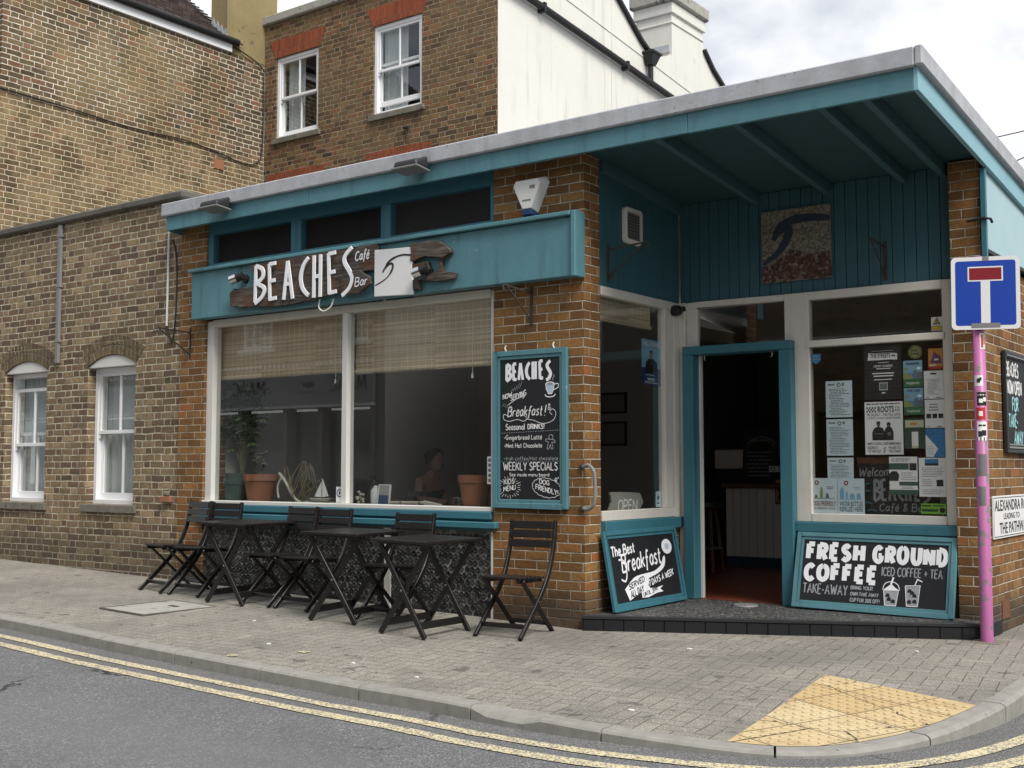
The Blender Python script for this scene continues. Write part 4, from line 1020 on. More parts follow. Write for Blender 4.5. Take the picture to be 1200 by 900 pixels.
mb = MB(); mb.hexa([(10.2, -3.3, 3.9), (16.3, -3.3, 3.9), (16.3, 14.3, 3.9), (10.2, 14.3, 3.9), (13, -3, 5.7), (13.6, -3, 5.7), (13.6, 14, 5.7), (13, 14, 5.7)]); mb.build('roof', 'roof_slate', o3)
for k, (z0, sl_) in enumerate(((14.27, .075), (13.09, .29))):
    mb = MB(); x0 = -6.2; mb.tube([(x0-8, 40, z0-8*sl_), (x0, 40, z0), (x0+9, 40, z0+9*sl_)], .022, 6)
    tag(mb.build('overhead_wire', 'rubber_cable', loc=(x0, 40, z0)), ('upper' if k == 0 else 'lower')+' of the two thin telephone wires crossing the sky beyond the canopy', 'wire')

# ------------------------------------------------------------------ the cafe
cf = thing('cafe_building', 'low flat roofed cafe with teal woodwork, brown brick piers and deep corner canopy', 'cafe', (-1.2, 1, 0), world=True)
ZS = lambda y: 3.775-.10*(y+.2)        # soffit height, the roof falls to the back
FL = .12                               # floor and step level
t0 = FRONT(0, 0, 0)
# brick piers and walls
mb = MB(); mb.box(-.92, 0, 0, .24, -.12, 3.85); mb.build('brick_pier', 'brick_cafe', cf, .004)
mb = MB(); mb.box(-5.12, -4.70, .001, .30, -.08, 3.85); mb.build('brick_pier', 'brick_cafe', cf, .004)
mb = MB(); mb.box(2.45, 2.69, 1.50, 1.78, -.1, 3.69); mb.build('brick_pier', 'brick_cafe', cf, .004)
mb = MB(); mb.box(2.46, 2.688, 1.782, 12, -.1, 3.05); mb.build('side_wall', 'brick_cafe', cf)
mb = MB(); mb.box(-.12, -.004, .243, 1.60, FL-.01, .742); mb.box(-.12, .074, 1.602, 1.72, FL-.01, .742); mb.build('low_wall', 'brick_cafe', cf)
mb = MB(); mb.box(1.12, 2.448, 1.60, 1.70, FL, .742); mb.build('stall_riser', 'inner_dark', cf)
# street window: clad riser, sills, frame, panes
mb = MB(); mb.box(-4.70, -.922, .03, .25, -.08, .745); cr_ = mb.build('clad_riser', 'bed_mortar', cf)
mb = MB(); r_ = random.Random(4); row = 0; z = -.01
while z < .735:
    x = -4.665+(.029 if row % 2 else 0)
    while x < -.96:
        rr_ = r_.uniform(.0245, .0305); cx_, cz_ = x+r_.uniform(-.006, .006), z+r_.uniform(-.006, .006); e = r_.uniform(.007, .014)
        if cz_ < .725:
            n = 10; prof = [(rr_, -.006), (rr_*.96, e*.7), (rr_*.74, e), (rr_*.60, e*.72), (.001, e*.45)]; b = len(mb.v); sq = r_.uniform(.9, 1.08)
            for r, h in prof:
                for k in range(n): a = 2*math.pi*k/n; mb.v.append(Vector((cx_+r*sq*math.cos(a), .0299-h, cz_+r/sq*math.sin(a))))
            for i in range(len(prof)-1):
                for k in range(n): k2 = (k+1) % n; mb.f.append([b+i*n+k, b+i*n+k2, b+(i+1)*n+k2, b+(i+1)*n+k]); mb.mi.append(0)
        x += .0605
    z += .0535; row += 1
mb.build('bottle_ends', 'bottle_end', cr_, smooth=True)
mb = MB(); mb.box(-2.16, -2.09, .005, .029, -.02, .74); mb.box(-.945, -.9225, .002, .029, 0, .74); mb.build('riser_batten', 'aged_white', cf)
mb = MB(); mb.box(-4.72, -.86, -.055, .10, .768, .822); mb.box(-4.71, -.93, -.025, .10, .842, .908); mb.box(-4.70, -.93, .01, .2, .7451, .8419); sl = mb.build('window_sill', 'teal_frame', cf, .006)
mb = MB(); mb.box(-4.70, -.93, -.012, .14, .9085, .945); mb.build('sill_capping', 'white_paint', sl, .004)
mb = MB()
mb.box(-4.70, -4.60, .03, .14, .9455, 2.80); mb.build('window_jamb', 'white_paint', cf, .004)
mb = MB(); mb.box(-.97, -.922, .03, .14, .9455, 2.80); mb.build('window_jamb', 'white_paint', cf, .004)
mb = MB(); mb.box(-2.745, -2.675, .035, .135, .9455, 2.74); mb.build('mullion', 'white_paint', cf, .004)
mb = MB(); mb.box(-4.60, -.97, .02, .14, 2.74, 2.81); mb.build('window_head', 'aged_white', cf, .004)
for a, b in ((-4.60, -2.745), (-2.675, -.97)):
    mb = MB(); mb.box(a-.005, b+.005, .080, .086, .94, 2.745); mb.build('window_pane', 'glass', cf)
# clerestory with dark slatted blinds, ledge and sign fascia
mb = MB()
tc_ = FRONT(0, .10, 0)
mb.box(-4.70, -.922, .02, .16, 3.71, 3.85); mb.box(-4.70, -.922, .02, .16, 3.32, 3.40)
for a, b in ((-4.70, -4.62), (-3.45, -3.31), (-2.25, -2.13), (-.97, -.922)): mb.box(a, b, .02, .16, 3.40, 3.71)
mb.box(-3.385, -3.375, .014, .02, 3.40, 3.71)
cw = mb.build('clerestory_window', 'teal_frame', cf, .003)
for a, b in ((-4.62, -3.45), (-3.31, -2.25), (-2.13, -.97)):
    mb = MB(); mb.box(a, b, .05, .055, 3.40, 3.71); mb.build('pane', 'clear_glass', cw)
    mb = MB(); n = 21
    for k in range(n):
        z = 3.402+k*.0146; mb.hexa([(a, .085, z), (b, .085, z), (b, .092, z+.004), (a, .092, z+.004), (a, .095, z+.0125), (b, .095, z+.0125), (b, .102, z+.0135), (a, .102, z+.0135)])
    mb.box(a, b, .104, .11, 3.40, 3.71)
    mb.build('slatted_blind', 'dark_blind', cw)
mb = MB(); mb.box(-4.78, 0.0, -.12, -.001, 2.815, 3.298); mb.build('sign_fascia', 'teal_paint', cf, .004)
mb = MB(); mb.box(-4.80, -2.35, -.165, .018, 3.30, 3.335); mb.box(-2.348, -.035, -.163, .018, 3.302, 3.338); mb.box(-.033, .012, -.15, -.001, 2.805, 3.34); mb.build('fascia_ledge', 'teal_paint', cf, .006)
# roof: soffit deck, joists, fascia boards, felt edge
YB = 9.0
mb = MB(); x0, x1, ya, yb = -5.10, 2.74, -.165, YB
DK = .10
mb.hexa([(x0, ya, ZS(ya)+DK), (x1, ya, ZS(ya)+DK), (x1, yb, ZS(yb)+DK), (x0, yb, ZS(yb)+DK), (x0, ya, ZS(ya)+.2), (x1, ya, ZS(ya)+.2), (x1, yb, ZS(yb)+.2), (x0, yb, ZS(yb)+.2)])
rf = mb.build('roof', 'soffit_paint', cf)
for x in (-.02, .80, 1.45, 2.10, 2.42):
    mb = MB(); ya, yb = -.16, 1.60
    if x < 0: ya = .25
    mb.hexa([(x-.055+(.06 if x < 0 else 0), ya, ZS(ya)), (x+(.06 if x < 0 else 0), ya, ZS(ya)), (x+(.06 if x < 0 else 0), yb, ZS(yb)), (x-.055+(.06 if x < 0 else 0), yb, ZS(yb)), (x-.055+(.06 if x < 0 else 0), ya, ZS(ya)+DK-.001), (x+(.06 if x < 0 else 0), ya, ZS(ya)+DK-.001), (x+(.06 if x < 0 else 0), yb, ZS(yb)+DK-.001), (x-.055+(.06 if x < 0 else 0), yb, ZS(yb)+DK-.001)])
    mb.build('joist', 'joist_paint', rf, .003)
def sloped(mb, x0, x1, y0, y1, zl, zh):
    f = lambda y: -.10*(y+.2)
    mb.hexa([(x0, y0, zl+f(y0)), (x1, y0, zl+f(y0)), (x1, y1, zl+f(y1)), (x0, y1, zl+f(y1)), (x0, y0, zh+f(y0)), (x1, y0, zh+f(y0)), (x1, y1, zh+f(y1)), (x0, y1, zh+f(y1))])
mb = MB(); mb.box(-5.12, -2.98, -.20, -.166, 3.775, 3.935); mb.box(-2.976, 1.05, -.20, -.166, 3.773, 3.935); mb.box(1.054, 2.725, -.20, -.166, 3.770, 3.935); sloped(mb, -5.12, -5.10, -.166, 4.9, 3.775, 3.935); mb.build('fascia_board', 'teal_paint', cf, .003)
mb = MB(); sloped(mb, 2.726, 2.76, -.20, 2.05, 3.770, 3.935); sloped(mb, 2.726, 2.76, 2.056, YB, 3.768, 3.935); mb.build('fascia_board', 'lit_fascia', cf, .003)
mb = MB(); mb.box(-5.17, 2.745, -.235, -.16, 3.926, 4.062); sloped(mb, 2.745, 2.80, -.235, YB, 3.926, 4.062); sloped(mb, -5.17, -5.11, -.16, 4.9, 3.926, 4.062)
mb.build('roof_edge_trim', 'felt_trim', cf, .010)
mb = MB(); sloped(mb, -5.11, 2.745, -.16, YB, 3.99, 4.05); mb.build('roof_felt', 'felt_trim', cf)
# matchboarding in the recess
def boards(t, a0, a1, zl, zh, w=.098):
    mb = MB(); n = max(1, round((a1-a0)/w)); w = (a1-a0)/n
    for k in range(n):
        a = a0+k*w; z1 = zh(a+w/2)
        mb.tbox(t, a+.003, a+w-.003, zl, z1, -.02, 0); mb.tbox(t, a+w*.36, a+w*.40, zl, z1, 0, .002)
    mb.tbox(t, a0, a1, zl, zh(a1), -.05, -.021)
    return mb.build('matchboarding', 'teal_board', cf, .004)
ts0, td = SIDE(0, 0, 0), FRONT(0, 1.62, 0)
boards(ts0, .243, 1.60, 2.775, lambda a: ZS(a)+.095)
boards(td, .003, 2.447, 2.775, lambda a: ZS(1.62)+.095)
# side window of the recess (faces the doorway)
mb = MB(); mb.tbox(ts0, .243, 1.60, 2.70, 2.774, -.06, .012); mb.tbox(ts0, .243, 1.50, .845, .925, -.06, .012)
mb.tbox(ts0, 1.30, 1.36, .926, 2.699, -.06, .012); mb.tbox(ts0, 1.364, 1.45, .926, 2.699, -.06, .004); mb.tbox(ts0, 1.454, 1.60, .745, 2.699, -.06, .022); mb.build('side_window_frame', 'aged_white', cf, .003)
mb = MB(); mb.tbox(ts0, .243, 1.302, .92, 2.705, -.030, -.025); mb.build('window_pane', 'glass', cf)
mb = MB(); mb.tbox(ts0, .243, 1.56, .745, .843, -.04, .045); mb.build('side_sill', 'teal_frame', cf, .006)
# doorway
mb = MB(); mb.box(0.002, .075, 1.56, 1.66, FL, 2.774); mb.box(.075, .18, 1.60, 1.66, 2.37, 2.72); mb.box(.18, 1.02, 1.60, 1.66, 2.72, 2.774); mb.box(.075, .18, 1.60, 1.66, 2.721, 2.774)
mb.box(1.022, 1.24, 1.59, 1.68, .826, 2.774); mb.build('door_surround', 'aged_white', cf, .004)
mb = MB(); mb.box(.076, .18, 1.50, 1.70, FL, 2.288); mb.box(1.0, 1.112, 1.50, 1.70, FL, 2.288); mb.box(.076, 1.112, 1.498, 1.70, 2.29, 2.365); df = mb.build('door_frame', 'teal_frame', cf, .005)
mb = MB(); mb.box(.181, .20, 1.62, 1.66, FL, 2.289); mb.build('door_stop', 'white_paint', df)
mb = MB(); mb.tube([(.25, 1.60, 2.285), (.25, 1.60, 2.25), (.262, 1.60, 2.24)], .004, 6); mb.tube([(.90, 1.60, 2.285), (.90, 1.60, 2.25), (.888, 1.60, 2.24)], .004, 6); mb.build('hook', 'steel', df)
mb = MB(); mb.box(.18, 1.02, 1.625, 1.63, 2.366, 2.72); mb.build('transom_pane', 'glass', cf)
# big shop window right of the door
mb = MB(); mb.box(2.352, 2.445, 1.59, 1.68, .826, 2.774); mb.box(1.24, 2.352, 1.59, 1.68, 2.705, 2.774); mb.box(1.22, 2.37, 1.575, 1.68, 2.30, 2.355); mb.box(1.24, 2.352, 1.585, 1.68, .826, .897); mb.box(2.405, 2.44, 1.570, 1.589, 1.25, 2.70)
mb.build('shop_window_frame', 'aged_white', cf, .004)
mb = MB(); mb.box(1.238, 2.354, 1.622, 1.627, .895, 2.302); mb.build('window_pane', 'glass', cf)
mb = MB(); mb.box(1.238, 2.354, 1.622, 1.627, 2.353, 2.707); mb.build('transom_pane', 'glass', cf)
mb = MB(); mb.box(1.113, 2.447, 1.545, 1.68, .744, .824); mb.build('shop_sill', 'teal_frame', cf, .005)
# pale boarding high on the side street
mb = MB(); mb.box(2.702, 2.742, 1.46, 1.50, 2.35, 3.60); mb.build('corner_board', 'teal_frame', cf, .003)
mb = MB(); mb.hexa([(2.692, 1.502, 2.97), (2.738, 1.502, 2.97), (2.738, 12, 2.97), (2.692, 12, 2.97), (2.692, 1.502, ZS(1.5)-.003), (2.724, 1.502, ZS(1.5)+.0), (2.724, 12, ZS(12)), (2.692, 12, ZS(12))]); mb.build('side_panel', 'pale_teal_panel', cf)
mb = MB(); mb.box(2.688, 2.735, 1.502, 12, 2.945, 2.969); mb.build('panel_trim', 'black_metal', cf)
mb = MB(); mb.tube([(2.60, 1.455, 3.19), (2.74, 1.45, 3.20), (2.775, 1.46, 3.19), (2.775, 1.50, 3.17)], .011, 6); mb.build('strap', 'black_metal', cf)
mb = MB(); mb.box(2.65, 2.696, 1.80, 2.02, .10, .245); ab = mb.build('air_brick', 'warm_wood', cf)
# doorstep
stp = [(.002, -.035), (2.70, 1.305), (2.70, 1.76), (0.002, 1.76)]
mb = MB(); mb.prism(stp, IDT, -.15, FL-.012); ds = mb.build('doorstep', 'board_black', cf)
d = Vector((2.68, 1.335, 0)).normalized(); nrm = Vector((d.y, -d.x, 0)); L = math.hypot(2.68, 1.335)
tr = T((.004, -.035, 0), d, (0, 0, 1), nrm)
mb = MB(); n = 19
for k in range(n): mb.tbox(tr, k*L/n+.0025, (k+1)*L/n-.0025, -.06, FL-.03, -.002, .010)
m_g = G('black_tile'); m_g.bsdf((.012, .013, .016), .22); MATS['black_tile'] = m_g.m
mb.build('step_tiles', 'black_tile', ds, .003)
mb = MB(); mb.tbox(tr, -.01, L, FL-.028, FL, -.03, .018); mb.build('step_nosing', 'dark_plastic', ds, .004)
mb = MB(); mb.prism([(p[0]+(.015 if i < 2 else 0), p[1]+(.03 if i < 2 else 0)) for i, p in enumerate(stp)], IDT, FL-.0115, FL-.002); mb.build('step_top', 'terrazzo', ds)
mb = MB(); mb.box(.18, 1.0, 1.585, 1.70, FL-.002, FL+.004); mb.build('threshold', 'quarry_tile', cf)
mb = MB(); mb.lathe([(.105, 0), (.10, .012), (.085, .014), (.0001, .010)], (.76, 1.30, FL), 24)
tag(mb.build('ashtray_lid', 'grey_plastic', loc=(.76, 1.30, FL), smooth=False), 'round grey metal lid lying flat on the doorstep in front of the open door', 'lid')
# inside
mb = MB(); mb.prism([(-4.7, .25), (-.1, .25), (-.1, 1.7), (2.44, 1.7), (2.44, 8.9), (-4.7, 8.9)], IDT, -.1, FL-.001); mb.build('floor', 'quarry_tile', cf)
mb = MB(); mb.box(-4.80, -4.70, .302, 5.6, FL, 3.3); mb.build('inner_wall', 'inner_wall', cf)
mb = MB(); mb.box(-4.69, -1.9, 4.6, 4.7, FL, 3.2); mb.build('inner_wall', 'inner_wall', cf)
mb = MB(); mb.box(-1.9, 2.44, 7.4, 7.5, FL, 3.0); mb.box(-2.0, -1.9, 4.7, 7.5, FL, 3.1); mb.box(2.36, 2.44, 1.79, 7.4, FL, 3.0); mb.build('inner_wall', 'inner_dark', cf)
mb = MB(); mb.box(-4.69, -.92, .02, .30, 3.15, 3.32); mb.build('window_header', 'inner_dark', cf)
mb = MB()
for (a, b, c, d) in ((-4.69, .0, .32, 4.59), (.0, 2.36, 1.72, 4.59), (-1.89, 2.36, 4.59, 7.39)): mb.hexa([(a, c, ZS(c)+.02), (b, c, ZS(c)+.02), (b, d, ZS(d)+.02), (a, d, ZS(d)+.02), (a, c, ZS(c)+.09), (b, c, ZS(c)+.09), (b, d, ZS(d)+.09), (a, d, ZS(d)+.09)])
mb.build('bounce_ceiling', 'upvc', cf)  # white ceiling added to bounce daylight into the dim interior
mb = MB(); mb.box(-4.6, -1.0, .141, .42, .885, .925); mb.build('window_board', 'inner_dark', sl)
mb = MB(); mb.box(-.20, -.061, .26, 1.5, .86, .905); mb.build('window_board', 'inner_dark', cf)

# ------------------------------------------------------------------ driftwood name sign
def blob(pts, jit, seed=1):
    r = random.Random(seed); out = []
    for (x0, y0), (x1, y1) in zip(pts, pts[1:]+pts[:1]):
        n = max(2, int(math.hypot(x1-x0, y1-y0)/.05))
        for k in range(n): t_ = k/n; out.append((x0+(x1-x0)*t_+r.uniform(-jit, jit), y0+(y1-y0)*t_+r.uniform(-jit, jit)))
    return out
sg = thing('driftwood_sign', 'driftwood cafe name board with white letters and white wave tile on teal fascia', 'sign', (-2.7, -.12, 2.85), world=True)
tsg = FRONT(0, -.121, 0)
mb = MB(); mb.prism(blob([(-3.84, 3.285), (-3.66, 2.995), (-2.12, 3.07), (-2.12, 3.285), (-2.25, 3.335)], .006, 3), tsg, .001, .040); mb.build('plank', 'driftwood', sg, .006)
mb = MB(); mb.prism(blob([(-4.10, 2.885), (-4.12, 3.02), (-4.05, 3.065), (-3.6, 3.055), (-3.2, 3.03), (-2.55, 3.06), (-2.5, 2.9), (-2.9, 2.862), (-3.3, 2.835), (-3.55, 2.838)], .007, 5), tsg, .02, .060); mb.build('plank', 'driftwood', sg, .006)
mb = MB(); mb.prism(blob([(-2.54, 2.875), (-2.54, 3.07), (-2.3, 3.08), (-2.18, 3.0), (-2.16, 2.93), (-2.32, 2.86)], .007, 8), tsg, .042, .075); mb.build('plank', 'driftwood', sg, .008)
mb = MB(); mb.prism(blob([(-1.71, 3.10), (-1.71, 3.25), (-1.45, 3.255), (-1.27, 3.18), (-1.25, 3.13), (-1.34, 3.08), (-1.5, 3.12)], .010, 11), tsg, .001, .06)
mb.prism(blob([(-1.70, 2.84), (-1.70, 2.93), (-1.62, 2.93), (-1.60, 2.84)], .008, 12), tsg, .001, .05); mb.prism(blob([(-1.70, 2.99), (-1.70, 3.07), (-1.52, 3.08), (-1.50, 3.0)], .008, 17), tsg, .001, .05)
mb.prism(blob([(-1.62, 2.925), (-1.42, 2.99), (-1.38, 3.08), (-1.35, 3.08), (-1.36, 2.98), (-1.20, 2.94), (-1.22, 2.90), (-1.42, 2.89)], .007, 13), tsg, .006, .045); mb.build('driftwood_end', 'driftwood', sg, .008)
mb = MB(); mb.prism([(-2.145, 2.82), (-1.68, 2.80), (-1.70, 3.225), (-2.145, 3.245)], tsg, .03, .052); tl_ = mb.build('wave_tile', 'sign_white', sg, .004)
mb = MB(); mb.ribbon(cm2([(-2.13, 2.92), (-2.0, 2.97), (-1.93, 3.04), (-1.92, 3.09), (-1.96, 3.10), (-2.02, 3.06), (-2.04, 3.03)], 6), [.012]*10+[.022]*20+[.016]*7, tsg, .0535)
mb.ribbon(cm2([(-2.03, 3.04), (-1.98, 3.11), (-1.90, 3.15), (-1.80, 3.165), (-1.69, 3.15)], 6), [.012]*5+[.02]*8+[.016]*12, tsg, .0545); mb.build('wave_line', 'ink', tl_)
BE = {'B': [[(0, 0), (.02, 1)], [(.02, 1), (.28, .88), (.30, .66), (.04, .52)], [(.04, .52), (.36, .36), (.30, .14), (0, -.04)]],
      'E': [[(.04, 0), (0, 1)], [(0, .985), (.26, 1.0)], [(.02, .52), (.24, .54)], [(.03, .03), (.30, .05)]],
      'A': [[(0, 0), (.14, 1.0)], [(.14, 1.0), (.34, .0)], [(.07, .40), (.27, .40)]],
      'C': [[(.34, .98), (.16, .80), (.06, .5), (.14, .2), (.36, .0)]],
      'H': [[(0, 0), (0, 1)], [(.24, .0), (.24, 1)], [(0, .5), (.24, .5)]],
      'S': [[(.34, 1.02), (.12, .86), (.08, .70), (.26, .46), (.36, .28), (.26, .06), (.0, -.10)]]}
def beaches(mb, t, xs, y0, h, w, c, ext, hs=None, wk=1.0):
    for i, (ch, x) in enumerate(zip('BEACHES', xs)):
        hh = h if hs is None else hs[i]
        for k, st in enumerate(BE[ch]):
            pts = [(x+a*h*wk, y0[i]+b*hh) for a, b in st]
            if len(pts) > 3: pts = cm2(pts, 5)
            n = len(pts); mb.ribbon(pts, [w*(1.0+.18*math.sin(math.pi*j/(n-1))) for j in range(n)] if n > 2 else w, t, c+.0004*((i*3+k) % 7), ext)
mb = MB(); beaches(mb, tsg, [-3.72, -3.52, -3.31, -3.10, -2.90, -2.71, -2.53], [2.90, 2.90, 2.89, 2.90, 2.875, 2.89, 2.90], .36, .036, .062, .012, [.36, .36, .37, .37, .40, .385, .39]); mb.build('sign_letters', 'chalk_bold', sg)
mb = MB(); letter(mb, 'Caf\u00e9', tsg, -2.36, -2.19, 3.165, .085, .011, .078, slant=.15, rise=.05); mb.build('small_lettering', 'chalk_bold', sg)
mb = MB(); letter(mb, 'Bar', tsg, -2.36, -2.21, 2.93, .080, .010, .078, slant=.15, rise=.03); mb.build('small_lettering', 'chalk_bold', sg)
mb = MB(); mb.tube(catmull([(-2.86, -.15, 2.86), (-2.86, -.16, 2.78), (-2.78, -.17, 2.74), (-2.70, -.16, 2.78), (-2.68, -.15, 2.85)], 6), .007, 6); mb.build('hanging_wire', 'white_plastic', sg)
def spotlight(x, z, aim, label):
    s_ = thing('spotlight', label, 'spotlight', (x, -.122, z), 0, 'spotlights on the teal sign fascia')
    mb = MB(); mb.tube([(0, .0, 0), (0, -.03, 0)], [.045, .04], 14); mb.tube([(0, -.03, .0), (aim*.02, -.10, .0)], .012, 8); mb.build('bracket', 'black_metal', s_)
    mb = MB(); a = Vector((aim*.02, -.10, 0)); d_ = Vector((aim*.8, -.25, -.25)).normalized(); mb.tube([a-d_*.07, a-d_*.065, a+d_*.0], [.02, .040, .042], 14); mb.build('lamp_back', 'black_metal', s_)
    mb = MB(); mb.tube([a+d_*.001, a+d_*.075, a+d_*.076, a+d_*.04], [.046, .046, .040, .036], 16); mb.build('lamp_head', 'chrome', s_)
spotlight(-3.93, 3.16, -1, 'chrome and black spotlight at the left end of the driftwood sign')
spotlight(-1.53, 2.99, -1, 'chrome spotlight at the right end of the driftwood sign by the wave tile')
# floodlights clipped on the roof edge
for x, lb in ((-4.16, 'grey floodlight on the roof edge above the left blinds'), (-1.56, 'grey floodlight on the roof edge near the white alarm box')):
    s_ = thing('floodlight', lb, 'floodlight', (x, -.24, 3.92), 0, 'floodlights on the roof edge')
    mb = MB(); mb.box(-.10, .10, -.03, .0, -.03, .06); mb.box(-.06, .06, .0, .03, -.05, .03); mb.build('bracket', 'black_metal', s_, .004)
    mb = MB(); mb.hexa([(-.13, -.20, -.045), (.15, -.20, -.045), (.13, -.02, -.06), (-.13, -.02, -.06), (-.12, -.19, .005), (.13, -.19, .005), (.12, -.02, .055), (-.10, -.02, .055)]); mb.build('lamp_housing', 'dark_plastic', s_, .012)
    mb = MB(); mb.hexa([(-.14, -.215, -.066), (.16, -.215, -.066), (.14, -.01, -.080), (-.14, -.01, -.080), (-.14, -.215, -.047), (.16, -.215, -.047), (.14, -.01, -.062), (-.14, -.01, -.062)]); mb.build('lamp_rim', 'grey_plastic', s_, .004)
# alarm box
al = thing('alarm_box', 'white angular burglar alarm box high on the brick pier', 'alarm box', (-.50, -.001, 3.54))
ta = FRONT(0, 0, 0); o1 = [(-.17, .10), (-.14, .155), (.14, .155), (.17, .10), (.055, -.145), (-.055, -.145)]
mb = MB(); b_ = len(mb.v); n = 6; sc_ = .80
bk = [(x*1.0, 0, z) for x, z in o1]; fr = [(x*sc_, -.10, z*sc_) for x, z in o1]
for i in range(6): j = (i+1) % 6; mb.face([bk[j], bk[i], fr[i], fr[j]])
mb.face(fr[::-1]); mb.face(bk); mb.build('cover', 'white_plastic', al, .004)
mb = MB(); mb.hexa([(-.05, -.095, -.165), (.05, -.095, -.165), (.058, 0, -.185), (-.058, 0, -.185), (-.05, -.098, -.122), (.05, -.098, -.122), (.058, 0, -.147), (-.058, 0, -.147)]); mb.build('strobe_lens', 'print_navy', al, .003)
mb = MB(); ff = T((0, -.1005, 0), (1, 0, 0), (0, 0, 1)); mb.rect(ff, .03, .085, .045, .075, .0006); mb.rect(ff, -.045, .045, -.055, -.04, .0006); mb.build('badge', 'grey_plastic', al)
# hanging basket brackets
def bracket(loc, rz, label, mat='rusty_metal', flip=1):
    b = thing('hanging_bracket', label, 'bracket', loc, rz, 'iron hanging basket brackets')
    mb = MB(); mb.box(-.014, .014, -.008, 0, -.15, .17); mb.build('wall_plate', mat, b, .002)
    mb = MB(); mb.bar((0, -.006, .12), (0, -.36, .145), .014, .008, (1, 0, 0)); mb.tube(catmull([(0, -.36, .145), (0, -.395, .135), (0, -.395, .10), (0, -.365, .10), (0, -.37, .12)], 5), .005, 6); mb.build('arm', mat, b)
    mb = MB(); mb.bar((0, -.006, -.11), (0, -.34, .135), .012, .007, (1, 0, 0)); mb.tube(catmull([(0, -.01, -.105), (0, -.05, -.12), (0, -.06, -.085), (0, -.03, -.08)], 5), .005, 6); mb.build('brace', mat, b)
    return b
bracket((-4.94, -.001, 2.58), R(-14), 'black iron hanging bracket at the left brick pier by the cottage', 'black_metal')
bracket((-.52, -.001, 2.61), 0, 'rusty iron hanging bracket above the tall chalkboard on the brick pier')
bracket((.003, .36, 2.97), R(90), 'dark iron hanging bracket on teal boards below the white vent')
bracket((1.90, 1.617, 2.97), 0, 'dark iron hanging bracket on teal boards right of the mosaic')
# vent
vn = thing('wall_vent', 'white rounded vent grille on the dark teal recess boards', 'vent', (.003, .74, 3.345)); tv = T((0, 0, 0), (0, 1, 0), (0, 0, 1))
def rr(w, h, r, n=5): return [(sx*(w-r)+r*math.cos(a), sy*(h-r)+r*math.sin(a)) for sx, sy, q in ((1, 1, 0), (-1, 1, 1), (-1, -1, 2), (1, -1, 3)) for a in [math.pi/2*(q+k/n) for k in range(n+1)]]
mb = MB(); A, B = rr(.15, .155, .04), rr(.118, .118, .02)
for i in range(len(A)):
    j = (i+1) % len(A); mb.face([tv(*A[i], .03), tv(*A[j], .03), tv(*B[j], .036), tv(*B[i], .036)]); mb.face([tv(*A[j], .03), tv(*A[i], .03), tv(*A[i], .001), tv(*A[j], .001)]); mb.face([tv(*B[i], .036), tv(*B[j], .036), tv(*B[j], .004), tv(*B[i], .004)])
mb.build('vent_rim', 'white_plastic', vn)
mb = MB(); mb.prism(B, tv, .002, .008); mb.build('vent_back', 'void', vn)
mb = MB()
for k in range(9): a = -.104+k*.026; mb.tbox(tv, a-.003, a+.003, -.117, .117, .018, .022); mb.tbox(tv, -.117, .117, a-.003, a+.003, .0225, .026)
mb.build('grille', 'grey_plastic', vn)
# mosaic
mo = thing('mosaic_panel', 'square broken tile wave mosaic hung on the dark teal boards', 'mosaic', (1.135, 1.615, 3.20)); tm = FRONT(0, 0, 0)
mb = MB(); mb.tbox(tm, -.315, .315, -.315, .315, .003, .02); mb.build('backing', 'inner_dark', mo)
mb = MB(); mb.sheet(blob([(-.31, -.15), (.31, -.07), (.31, .31), (-.31, .31)], .008, 21), tm, .0215); mb.build('pale_chips', 'mosaic_chips', mo)
mb = MB(); mb.sheet(blob([(-.31, -.31), (.31, -.31), (.31, -.10), (.1, -.09), (-.05, -.04), (-.2, -.16), (-.31, -.17)], .014, 22), tm, .0235); mb.build('red_chips', 'mosaic_red', mo)
mb = MB(); p1 = cm2([(-.30, -.15), (-.16, -.06), (-.08, .05), (-.06, .12), (-.09, .15), (-.15, .12), (-.20, .06)], 5); mb.ribbon(p1, [.03+.05*math.sin(math.pi*min(1, k/(len(p1)-1)*1.0)) for k in range(len(p1))], tm, .0255)
p2 = cm2([(-.20, .05), (-.14, .16), (-.02, .21), (.14, .215), (.31, .19)], 5); mb.ribbon(p2, [.03+.045*math.sin(math.pi*k/(len(p2)-1)*.8+.3) for k in range(len(p2))], tm, .0275); mb.build('blue_wave', 'mosaic_blue', mo)
# dome lamp in the recess corner, door pull on the pier
dl = thing('corner_camera', 'small black round camera in the recess corner above the door', 'camera', (.045, 1.545, 2.70))
mb = MB(); mb.tube([(.03, .012, .02), (.01, -.02, .01), (0, -.06, 0)], [.025, .02, .02], 10); mb.build('arm', 'black_metal', dl); mb = MB(); mb.tube([(0, -.04, 0), (0, -.045, 0), (0.0, -.12, -.01), (0.0, -.125, -.01)], [.03, .048, .048, .035], 16); mb.build('housing', 'black_metal', dl, smooth=True)
mb = MB(); mb.tube(catmull([(-.004, -.02, 1.285), (.05, -.03, 1.30), (.10, -.035, 1.26), (.115, -.035, 1.20), (.115, -.035, 1.05), (.10, -.035, .985), (.05, -.03, .95), (-.004, -.02, .955)], 6), .015, 10)
hd = tag(mb.build('grab_handle', 'grey_plastic', loc=(0, -.02, .95), smooth=True), 'curved grey grab handle on the corner of the brick pier', 'handle')
for z in (1.285, .955):
    m2 = MB(); m2.tube([(-.03, -.001, z), (-.03, -.02, z)], [.022, .018], 10); o_ = m2.build('fixing', 'rusty_metal'); o_.parent = hd; o_.location = (0, .02, -.95)

